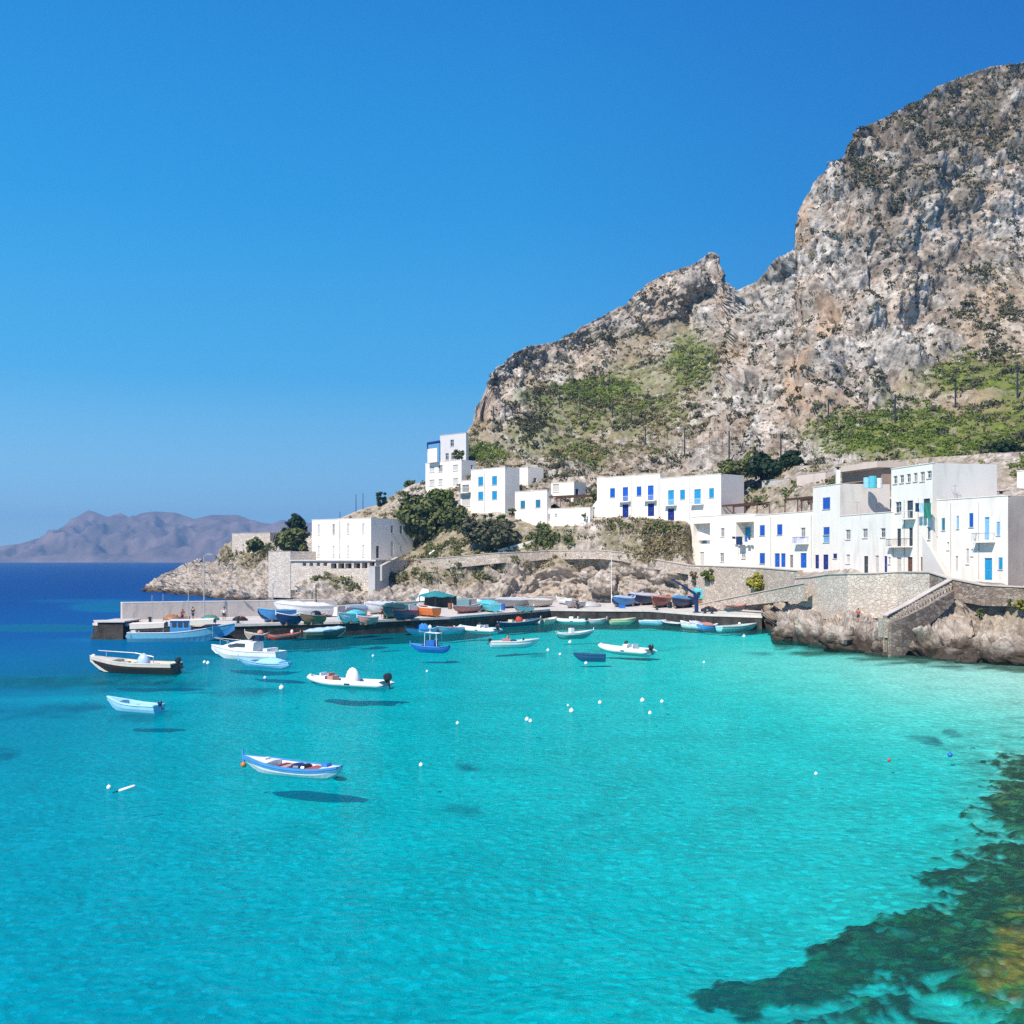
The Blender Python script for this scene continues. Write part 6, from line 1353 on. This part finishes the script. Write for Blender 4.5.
# crane
p = gp(696.5, lerp(FRONT, 696)+2.2, QZ); t = thing('quay_crane', 'navy blue quay crane with its boom pointing up to the left', 'crane', p, 0)
mb = MB(); mb.tube([(0, 0, 0), (0, 0, .15), (0, 0, .16), (0, 0, 2.3)], [.55, .55, .32, .28], 10); mb.build('pedestal', B_NAVY, t)
mb = MB(); mb.box((0, 0, 2.55), (.9, .7, .6)); mb.box((.35, 0, 2.9), (.5, .5, .5)); mb.build('slewing_head', B_NAVY, t)
D0 = p.y; tip = pt(673, 579.5, D0)-p
mb = MB(); mb.tube([(-.1, 0, 2.8), tuple(Vector((-.1, 0, 2.8)).lerp(tip, .5)), tuple(tip)], [.24, .17, .11], 6); mb.ball(tuple(tip), .22, 8, 5); mb.build('boom', B_NAVY, t)
mb = MB(); mb.tube([(.1, 0, 2.3), tuple(Vector((-.1, 0, 2.8)).lerp(tip, .42))], .1, 6); mb.build('ram', STEEL, t)
# oil drums, crates, nets
def item(name, label, cat, px_, D, kind, dim, m_, z=QZ, group=None, rz=0.):
    t = thing(name, label, cat, gp(px_, D, z), rz, group); mb = MB()
    if kind == 'drum': mb.tube([(0, 0, 0), (0, 0, dim*.48), (0, 0, dim*.5), (0, 0, dim*.52), (0, 0, dim)], [dim*.33, dim*.33, dim*.35, dim*.33, dim*.33], 12); mb.build('barrel', m_, t); mb = MB(); mb.tube([(0, 0, dim), (0, 0, dim+.04)], dim*.28, 12); mb.build('lid', IRON, t)
    elif kind == 'heap':
        rg = []
        for i in range(6):
            a = i/5; rg.append([(dim[0]*math.cos(k*math.pi/6)*(1-a*a)**.5*(1+.12*math.sin(k*3+i)), dim[1]*math.sin(k*math.pi/6)*(1-a*a)**.5*(1+.12*math.cos(k*2+i)), dim[2]*a*(1+.1*math.sin(k*2))) for k in range(12)])
        mb.loft(rg, True, True); mb.build('net_pile', m_, t, smooth=True); mb = MB()
        for k in range(4): mb.ball((dim[0]*.5*math.cos(k*1.7), dim[1]*.5*math.sin(k*1.7), dim[2]*.85), .12, 7, 5)
        mb.build('floats', B_ORANGE, t)
    else:
        w, d, h = dim; e = .05
        mb.box((0, 0, e/2), (w, d, e)); mb.box((0, -d/2+e/2, h/2+e/2), (w, e, h-e)); mb.box((0, d/2-e/2, h/2+e/2), (w, e, h-e)); mb.box((-w/2+e/2, 0, h/2+e/2), (e, d-2*e, h-e)); mb.box((w/2-e/2, 0, h/2+e/2), (e, d-2*e, h-e)); mb.build('case', m_, t)
        mb = MB(); mb.box((0, 0, h*.62), (w-.14, d-.14, h*.3)); mb.build('contents', B_WOOD, t)
    return t
item('net_heap', 'brown net heap on the pier behind the fishing boat stern', 'nets', 172, 148, 'heap', (1.2, .8, .7), B_WOOD)
item('net_heap', 'dark net heap on the pier left of the stored boats', 'nets', 240, 146, 'heap', (1., .7, .6), B_BLACK)
item('net_heap', 'salmon net heap on the inner quay beside the red and grey boat', 'nets', 352, 151, 'heap', (1.4, .9, .7), B_SALM)
item('net_heap', 'turquoise net heap at the start of the inner quay', 'nets', 345, 150, 'heap', (1., .7, .8), B_TURQ)
item('net_heap', 'dark blue net heap between the green covered boat and the orange boat', 'nets', 408, 172, 'heap', (1.5, 1., 1.), B_NAVY)
item('crate', 'white crate on the quay right of the dark blue net heap', 'crate', 413, 176, 'crate', (1.1, .8, .9), B_WHITE)
item('crate', 'pale crate beside the white crate near the orange boat', 'crate', 421, 183, 'crate', (1., .8, 1.), B_GREY)
item('crate', 'wooden crate at the pier base behind the wooden stored boat', 'crate', 327, 157, 'crate', (1.2, .9, .7), B_WOOD)
item('crate', 'white crate at the corner where the tall wall ends', 'crate', 333, 160, 'crate', (1.4, 1., 1.2), B_WHITE)
item('net_heap', 'red-orange net heap near the quay edge left of the maroon-shirted person', 'nets', 366, 148.5, 'heap', (1.5, .9, .6), B_RED)
item('net_heap', 'brown net heap behind the wooden stored boat by the tall wall', 'nets', 305, 156, 'heap', (1.6, 1., 1.), B_WOOD)
item('net_heap', 'green net heap under the first lamp post of the pier', 'nets', 210, 147.5, 'heap', (1.2, .8, .7), B_GREEN)
item('net_heap', 'grey net heap at the inner quay corner', 'nets', 590, 190, 'heap', (1.8, 1.2, .9), B_GREY)
item('net_heap', 'dark net heap to the right of the crane', 'nets', 709, 172, 'heap', (1.3, 1., .8), B_BLACK)
item('crate', 'small wooden crate on the pier near the net heaps of the blue fishing boat', 'crate', 186, 145, 'crate', (.9, .7, .6), B_WOOD)
item('crate', 'blue fish crate on the inner quay near the pale yellow boat', 'crate', 622, 184, 'crate', (1., .8, .6), B_BLUE)
item('drum', 'blue oil drum near the moored navy boat on the quay', 'drum', 503, 176, 'drum', 1., B_BLUE)
item('drum', 'rusty drum on the quay left of the red-brown boat', 'drum', 450, 180, 'drum', 1., pm('rust', (.25, .11, .05)))
item('drum', 'dark drum beside the rusty red stored boat', 'drum', 670, 184, 'drum', 1., B_BLACK)
item('water_tank', 'light blue plastic tank on the roof behind the blank grey gable, left one', 'tank', 867, 158, 'drum', 1.5, B_SKY, z=CH+(HZ-488)/F*158, group='roof water tanks')
item('water_tank', 'turquoise plastic tank on the roof behind the blank grey gable, middle one', 'tank', 873, 157, 'drum', 1.7, B_TURQ, z=CH+(HZ-488)/F*157, group='roof water tanks')
item('water_tank', 'white plastic tank on the roof behind the blank grey gable, right one', 'tank', 879, 157, 'drum', 1.4, B_WHITE, z=CH+(HZ-488)/F*157, group='roof water tanks')
# roof chimneys and aerials
for x, yb, yt, D, lb in ((1001, 501, 494.5, 133, 'small dark chimney on the corner house roof'), (968, 501, 490.5, 139, 'pair-pot white chimney left of the tall gable roof edge'), (973, 501, 490.5, 139, 'white chimney next to the pair-pot one on the corner house'), (838, 488, 470, 163, 'tall white chimney of the slim three-storey house')):
    t = thing('chimney', lb, 'chimney', pt(x, yb, D)-Vector((0, 0, .6))); h = (yb-yt)/F*D+.6
    mb = MB(); mb.box((0, 0, h/2), (.55, .55, h)); mb.build('stack', WHITE if 'dark' not in lb else GREYP, t); mb = MB(); mb.box((0, 0, h+.2), (.3, .3, .25)); mb.box((0, 0, h+.38), (.7, .7, .1)); mb.build('cap', IRON, t)
# washing lines
def washing(label, x0, x1, y0, A, B, clothes):
    a, b = pt(x0, y0, A), pt(x1, y0, B); t = thing('washing_line', label, 'washing line', a); ORG[t.name] = t.location.copy(); mb = MB(); mb.tube([a, (a+b)/2-Vector((0, 0, .08)), b], .02, 4); mb.build('line', STEEL, t)
    u = (b-a)
    for s0, s1, h, m_ in clothes:
        mb = MB(); q0 = a+u*s0; q1 = a+u*s1; n = Vector((u.y, -u.x, 0)).normalized(); rg = []
        for i in range(5):
            p_ = q0.lerp(q1, i/4); w = n*(.06*math.sin(i*2.1)); rg.append([p_, p_+w-Vector((0, 0, h*.5)), p_-w-Vector((0, 0, h*(1+.06*math.sin(i*3))))])
        mb.loft(rg); mb.loft([[p_+n*.02 for p_ in r] for r in rg]); mb.build('garment', m_, t)
washing('washing line with blue clothes below the turquoise loggia shutter', 729, 751, 536.5, 188.5, 183.5, [(.15, .3, .4, B_NAVY), (.33, .62, 1.4, B_NAVY), (.72, .85, .9, B_BLUE), (.88, .98, .6, B_NAVY)])
washing('washing line with green and pale clothes on the tall house balcony', 914, 932, 503, 138.8, 135.6, [(.08, .3, 1.1, B_NAVY), (.34, .55, 1.2, B_SKY), (.6, .95, 1.9, pm('green_cloth', (.02, .20, .14), .9))])

# ------------------------------------------------------------------ buoys
def buoy(label, x, y, r=.2, m_=None, group='white mooring buoys'):
    p = onz(x, y); t = thing('buoy', label, 'buoy', p, 0, group)
    mb = MB(); mb.ball((0, 0, r*.45), r, 10, 7); mb.build('float', m_ or B_WHITE, t, smooth=True)
    mb = MB(); mb.tube([(0, 0, r*1.3), (0, 0, r*1.75)], r*.22, 6); mb.build('ring_post', m_ or B_WHITE, t)
for x, y, r, lb in ((457.5, 724, .13, 'white buoy on its own left of the pair of light buoys in mid harbour'), (527, 720.5, .17, 'larger white buoy, left half of the touching pair in mid harbour'), (530.5, 722, .15, 'white buoy, right half of the touching pair in mid harbour'),
    (421, 766, .13, 'nearest white buoy in mid harbour, above a dark seabed patch'), (571.5, 712, .2, 'white buoy below a tiny one, right of the touching pair'), (568, 706, .1, 'tiny white buoy just above a larger one'), (600, 703.5, .17, 'white buoy midway between the touching pair and the right-hand three'),
    (642.5, 701.5, .2, 'largest of the three white buoys right of centre'), (662, 702.5, .16, 'rightmost of the three white buoys right of centre'), (650, 714, .16, 'lowest of the three white buoys right of centre'), (570, 643, .26, 'white buoy below the green-bottomed white boat'), (560, 655, .18, 'small white buoy left of the dark navy dinghy'), (586, 664, .2, 'small white buoy just under the dark navy dinghy'),
    (318.5, 689.5, .2, 'white buoy under the cruiser, left of the long inflatable bow'), (281.5, 689, .25, 'white cone-topped buoy below the pale blue boat'), (265, 678.5, .16, 'white buoy between the pale blue boat and the cone-topped one'), (208, 664, .22, 'left one of two white buoys at the cruiser bow'), (204.5, 663, .2, 'white buoy furthest left at the cruiser bow'), (373, 656.5, .16, 'white buoy alone below the inner quay'), (427, 672, .14, 'white buoy below the royal blue fishing boat'),
    (816, 774.5, .1, 'tiny white buoy alone in the shallows at the right'), (548, 651, .22, 'white buoy right of the white motor boat'), (744, 637, .26, 'white buoy between the pale green-blue boat and the rocks'), (704, 663, .16, 'small white buoy in the pale shallows right of the inflatable')):
    if x == 318.5: continue
    buoy(lb, x, y, r*.82)
buoy('blue buoy at the edge of the dark reef on the right', 950, 756, .13, B_BLUE, None); buoy('small red buoy left of the blue one near the reef', 889, 761, .09, B_RED, None)
buoy('orange buoy hanging at the bow of the nearest boat', 243.5, 766, .14, B_ORANGE, None)
buoy('white float left of the drifting white plank in the foreground', 109, 788.5, .11, B_WHITE, None)
p = onz(127, 790.5); t = thing('drifting_float', 'drifting white tube float in the lower left foreground', 'float', p, .5); mb = MB(); mb.tube([(-.36, 0, 0), (-.3, 0, .02), (.3, 0, .16), (.36, 0, .18)], [.02, .07, .07, .02], 8); mb.build('float', B_WHITE, t, smooth=True); mb = MB(); mb.tube([(-.36, 0, 0), (-.6, -.05, -.02)], .03, 5); mb.build('rope', B_BLACK, t)

# ------------------------------------------------------------------ people
SKIN = mat('skin', (.42, .24, .16), .6, .06, 4); HAIR = mat('dark_hair', (.02, .014, .01), .7, .1, 6)
def skin_obj(name, verts, edges, radii, m_, parent):
    me = bpy.data.meshes.new(name); me.from_pydata(verts, edges, []); me.materials.append(m_)
    o = bpy.data.objects.new(name, me); link(o); o.parent = parent
    sk_ = o.modifiers.new('Skin', 'SKIN'); sk_.use_smooth_shade = True
    if not me.skin_vertices: me.attributes
    bpy.context.view_layer.update()
    if me.skin_vertices:
        for i, r in enumerate(radii): me.skin_vertices[0].data[i].radius = (r, r)
        me.skin_vertices[0].data[0].use_root = True
    o.modifiers.new('Sub', 'SUBSURF').levels = 2; o.modifiers['Sub'].render_levels = 2
    return o
def person(label, loc, rz, shirt, shorts, sit=False, h=1.72, lean=0.):
    t = thing('person', label, 'person', loc, rz)
    s = h/1.72
    hip = .48 if sit else .92
    J = dict(pel=(0, 0, hip), waist=(.02, 0, hip+.16), chest=(.03+lean*.3, 0, hip+.40), neck=(.02+lean*.45, 0, hip+.56), head=(.05+lean*.55, 0, hip+.70), top=(.04+lean*.6, 0, hip+.80))
    for sg, k in ((1, 'l'), (-1, 'r')):
        J[k+'hip'] = (0, sg*.10, hip-.05)
        if sit: J[k+'knee'] = (.43, sg*.13, hip+.0); J[k+'ank'] = (.45, sg*.13, .08); J[k+'toe'] = (.62, sg*.14, .04)
        else: J[k+'knee'] = (.03+.06*sg, sg*.11, .49); J[k+'ank'] = (-.02+.10*sg, sg*.11, .08); J[k+'toe'] = (.16+.10*sg, sg*.13, .035)
        J[k+'sh'] = (.02+lean*.42, sg*.19, hip+.50); J[k+'elb'] = (.02+lean*.5, sg*.26, hip+.22); J[k+'wr'] = (.16+lean*.5, sg*.24, hip+.0); J[k+'hand'] = (.20+lean*.5, sg*.23, hip-.08)
    R = dict(pel=.135, waist=.12, chest=.145, neck=.055, head=.098, top=.075, hip=.095, knee=.06, ank=.042, toe=.036, sh=.065, elb=.045, wr=.032, hand=.04)
    E = [('pel', 'waist'), ('waist', 'chest'), ('chest', 'neck'), ('neck', 'head'), ('head', 'top')]
    for k in 'lr': E += [('pel', k+'hip'), (k+'hip', k+'knee'), (k+'knee', k+'ank'), (k+'ank', k+'toe'), ('chest', k+'sh'), (k+'sh', k+'elb'), (k+'elb', k+'wr'), (k+'wr', k+'hand')]
    def mk(nm, keys, m_, grow):
        ks = list(keys); ix = {k: i for i, k in enumerate(ks)}
        vs = [tuple(c*s for c in J[k]) for k in ks]; es = [(ix[a], ix[b]) for a, b in E if a in ix and b in ix]
        return skin_obj(nm, vs, es, [(R[k] if k in R else R[k[1:]])*s+grow for k in ks], m_, t)
    mk('body', ['pel']+[k for k in J if k != 'pel'], SKIN, 0)
    mk('shirt', ['chest', 'waist', 'pel', 'lsh', 'rsh', 'lelb', 'relb'], shirt, .018)
    mk('shorts', ['pel', 'lhip', 'rhip', 'lknee', 'rknee'], shorts, .02)
    mb = MB(); x, y, z = J['head']; mb.ball(((x-.012)*s, 0, (z+.045)*s), .108*s, 12, 8, (1, .92, 1)); hr = mb.build('hair', HAIR, t, smooth=True)
    mb = MB()
    for sg in (1, -1): mb.ball(((x+.085)*s, sg*.035*s, (z+.0)*s), .013*s, 6, 4)
    mb.build('eyes', HAIR, t)
    mb = MB(); mb.ball(((x+.1)*s, 0, (z-.03)*s), 1, 6, 5, (.022*s, .014*s, .026*s)); mb.build('nose', SKIN, t)
    return t
ROCKP = ground_D(S_S, 858, 619)
person('person in a red shirt standing on the pale rock shelf', (float(ROCKP[0]), float(ROCKP[1])-.1, float(ROCKP[2])), -2.2, B_RED, B_NAVY, h=1.6)
person('person in a white shirt and dark shorts standing on the pier by the tall wall', gp(224, 145.5, QZ).to_tuple(), -1.2, B_WHITE, B_BLACK, h=1.85)
person('person in a red top bending on the pier above the blue fishing boat', gp(182, 141.5, QZ).to_tuple(), -1.0, B_RED, B_NAVY, lean=.5)
person('person in dark clothes standing at the pier wall, right of the one in red', gp(193, 148, QZ).to_tuple(), -1.9, B_BLACK, B_NAVY)
person('person in a dark red shirt on the quay edge above the dark wall', gp(382.5, 152, QZ).to_tuple(), -1.4, pm('maroon', (.22, .04, .04), .9), B_BLACK)
person('person standing at the corner of the inner quay above the pale inflatable', gp(577, 183, QZ).to_tuple(), -1.6, B_BLACK, B_NAVY)
pp = onz(507, 640, .45); person('person in a red shirt sitting in the white motor boat', (onz(508, 645.5).x, onz(508, 645.5).y, .12), 2.8, B_SALM, B_NAVY, sit=True, h=1.6)

# ------------------------------------------------------------------ loose boulders
def boulder(label, x, y, r, seed, m_=None, sq=(1, .85, .72)):
    g = ground_D(S_S, x, y); seg, ring = 36, 22
    th = np.linspace(0, math.pi, ring); ph = np.linspace(0, 2*math.pi, seg, endpoint=False); T, Ph = np.meshgrid(th, ph, indexing='ij')
    d = np.stack([np.sin(T)*np.cos(Ph), np.sin(T)*np.sin(Ph), np.cos(T)], -1).reshape(-1, 3)
    f1, f2 = cell(d*1.0+seed*7.3, .95, seed); k = 1+(np.clip(f2-f1, 0, .5)-.25)*.55+fbm(d+seed*3.1, .7, 4, seed)*.28
    V = d*k[:, None]*np.array(sq)*r
    c_, s_ = math.cos(seed*1.3), math.sin(seed*1.3)
    V = np.stack([V[:, 0]*c_-V[:, 1]*s_+g[0], V[:, 0]*s_+V[:, 1]*c_+g[1]-r*.35, V[:, 2]+g[2]+r*.1], 1)
    i = np.arange(ring*seg).reshape(ring, seg); Q = np.stack([i[:-1], np.roll(i, -1, 1)[:-1], np.roll(i, -1, 1)[1:], i[1:]], -1).reshape(-1, 4)
    o = npmesh('boulder', V, Q, m_ or M_SHORE, {'veg': np.zeros(len(V)), 'warm': np.full(len(V), .25)}, smooth=False)
    tag(o, label, 'boulder', 'loose boulders along the shore')
for k, (x, y, r, lb) in enumerate(((783, 634, 1.9, 'tan boulder at the waterline nearest the end of the quay'), (812, 641, 1.5, 'low boulder at the waterline below the pale masonry wall'), (838, 643, 2.0, 'wide boulder at the waterline left of the person in red'), (872, 647, 1.7, 'boulder at the waterline just left of the stair wall'), (938, 652, 2.1, 'big boulder at the waterline right of the stair wall'), (968, 655, 1.6, 'medium boulder at the waterline under the corner house'), (1004, 655, 2.2, 'largest waterline boulder near the right edge'), (980, 633, 1.5, 'pale boulder lodged halfway up the right shore rock'),
    (600, 585, 3.2, 'huge pale boulder on the slope behind the slim white lamp post'), (567, 592, 2.2, 'rounded boulder on the slope above the inner quay corner'), (633, 592, 2.6, 'boulder on the slope above the silver-grey covered boat'), (582, 573, 2.0, 'upper boulder on the slope just below the road wall'))):
    boulder(lb, x, y, r, k+3)
# ------------------------------------------------------------------ air, sky, sun, camera
m, nt, N, L = nodes_of('sea_haze')
out = N.new('ShaderNodeOutputMaterial'); pv = N.new('ShaderNodeVolumePrincipled')
pv.inputs['Color'].default_value = (.28, .60, 1., 1); pv.inputs['Density'].default_value = 1.8e-4; pv.inputs['Anisotropy'].default_value = .2
L.new(pv.outputs[0], out.inputs['Volume'])
hz = MB(); hz.obox((-6500, -60, -16), (13000, 0, 0), (0, 6500, 0), (0, 0, 286))
hz = hz.build('haze', m); hz['kind'] = 'stuff'

w = bpy.data.worlds.new('World'); sc.world = w; w.use_nodes = True
N = w.node_tree.nodes; L = w.node_tree.links; N.clear()
wo = N.new('ShaderNodeOutputWorld'); bg = N.new('ShaderNodeBackground'); sk = N.new('ShaderNodeTexSky')
sk.sky_type = 'NISHITA'; sk.sun_disc = False
EL, AZ = 48.0, 217.0                       # sun height and bearing: high, behind the camera's left shoulder
sk.sun_elevation = math.radians(EL); sk.sun_rotation = math.radians(AZ)
sk.air_density = 1.0; sk.dust_density = .15; sk.ozone_density = 3.0
# polarised, deep blue sky: the Nishita sky blended with a clear-day gradient that is darker away from the sun
gm = N.new('ShaderNodeNewGeometry'); sp = N.new('ShaderNodeSeparateXYZ'); L.new(gm.outputs['Incoming'], sp.inputs[0])
def ramp_(stops, src):
    r = N.new('ShaderNodeValToRGB'); L.new(src, r.inputs[0])
    while len(r.color_ramp.elements) < len(stops): r.color_ramp.elements.new(.5)
    for e_, (p_, c_) in zip(r.color_ramp.elements, stops): e_.position = p_; e_.color = rgb(c_)
    return r.outputs[0]
ng = N.new('ShaderNodeMath'); ng.operation = 'MULTIPLY'; ng.inputs[1].default_value = -1; L.new(sp.outputs[2], ng.inputs[0])
nx = N.new('ShaderNodeMath'); nx.operation = 'MULTIPLY_ADD'; nx.inputs[1].default_value = -.5; nx.inputs[2].default_value = .5; L.new(sp.outputs[0], nx.inputs[0])
gr = ramp_([(0, (.40, .70, .93)), (.06, (.23, .54, .84)), (.16, (.050, .385, .77)), (.30, (.010, .29, .71)), (.46, (.004, .205, .61)), (1, (.008, .10, .40))], ng.outputs[0])
xr = ramp_([(.28, (1.12, 1.10, 1.06)), (.5, (1, 1, 1)), (.70, (.36, .64, .82))], nx.outputs[0])
mu = N.new('ShaderNodeMix'); mu.data_type = 'RGBA'; mu.blend_type = 'MULTIPLY'; mu.inputs[0].default_value = 1; L.new(gr, mu.inputs[6]); L.new(xr, mu.inputs[7])
m8 = N.new('ShaderNodeVectorMath'); m8.operation = 'SCALE'; m8.inputs['Scale'].default_value = .88/.1; L.new(mu.outputs[2], m8.inputs[0])
mm = N.new('ShaderNodeMix'); mm.data_type = 'RGBA'; mm.inputs[0].default_value = .93; L.new(sk.outputs[0], mm.inputs[6]); L.new(m8.outputs[0], mm.inputs[7])
L.new(mm.outputs[2], bg.inputs[0]); bg.inputs[1].default_value = .1
L.new(bg.outputs[0], wo.inputs[0])
sun = bpy.data.lights.new('Sun', 'SUN'); sun.energy = 5.0; sun.angle = math.radians(.53); sun.color = (1., .925, .83)
so = bpy.data.objects.new('Sun', sun); link(so)
e, a = math.radians(EL), math.radians(AZ)
so.rotation_euler = Vector((math.sin(a)*math.cos(e), math.cos(a)*math.cos(e), math.sin(e))).to_track_quat('Z', 'Y').to_euler()
cam = bpy.data.cameras.new('Camera'); cam.sensor_width = 36; cam.lens = F/1024*36; cam.shift_y = (HZ-512)/1024
cam.clip_start = .1; cam.clip_end = 20000
co = bpy.data.objects.new('Camera', cam); link(co); co.location = (0, 0, CH); co.rotation_euler = (math.radians(90), 0, 0)
sc.camera = co
sc.view_settings.view_transform = 'Standard'; sc.view_settings.look = 'None'; sc.view_settings.gamma = 1; sc.view_settings.exposure = .34
sc.cycles.max_bounces = 6; sc.cycles.diffuse_bounces = 2; sc.cycles.glossy_bounces = 2; sc.cycles.transparent_max_bounces = 16; sc.cycles.volume_bounces = 0
sc.cycles.use_denoising = False
sc.cycles.use_adaptive_sampling = False
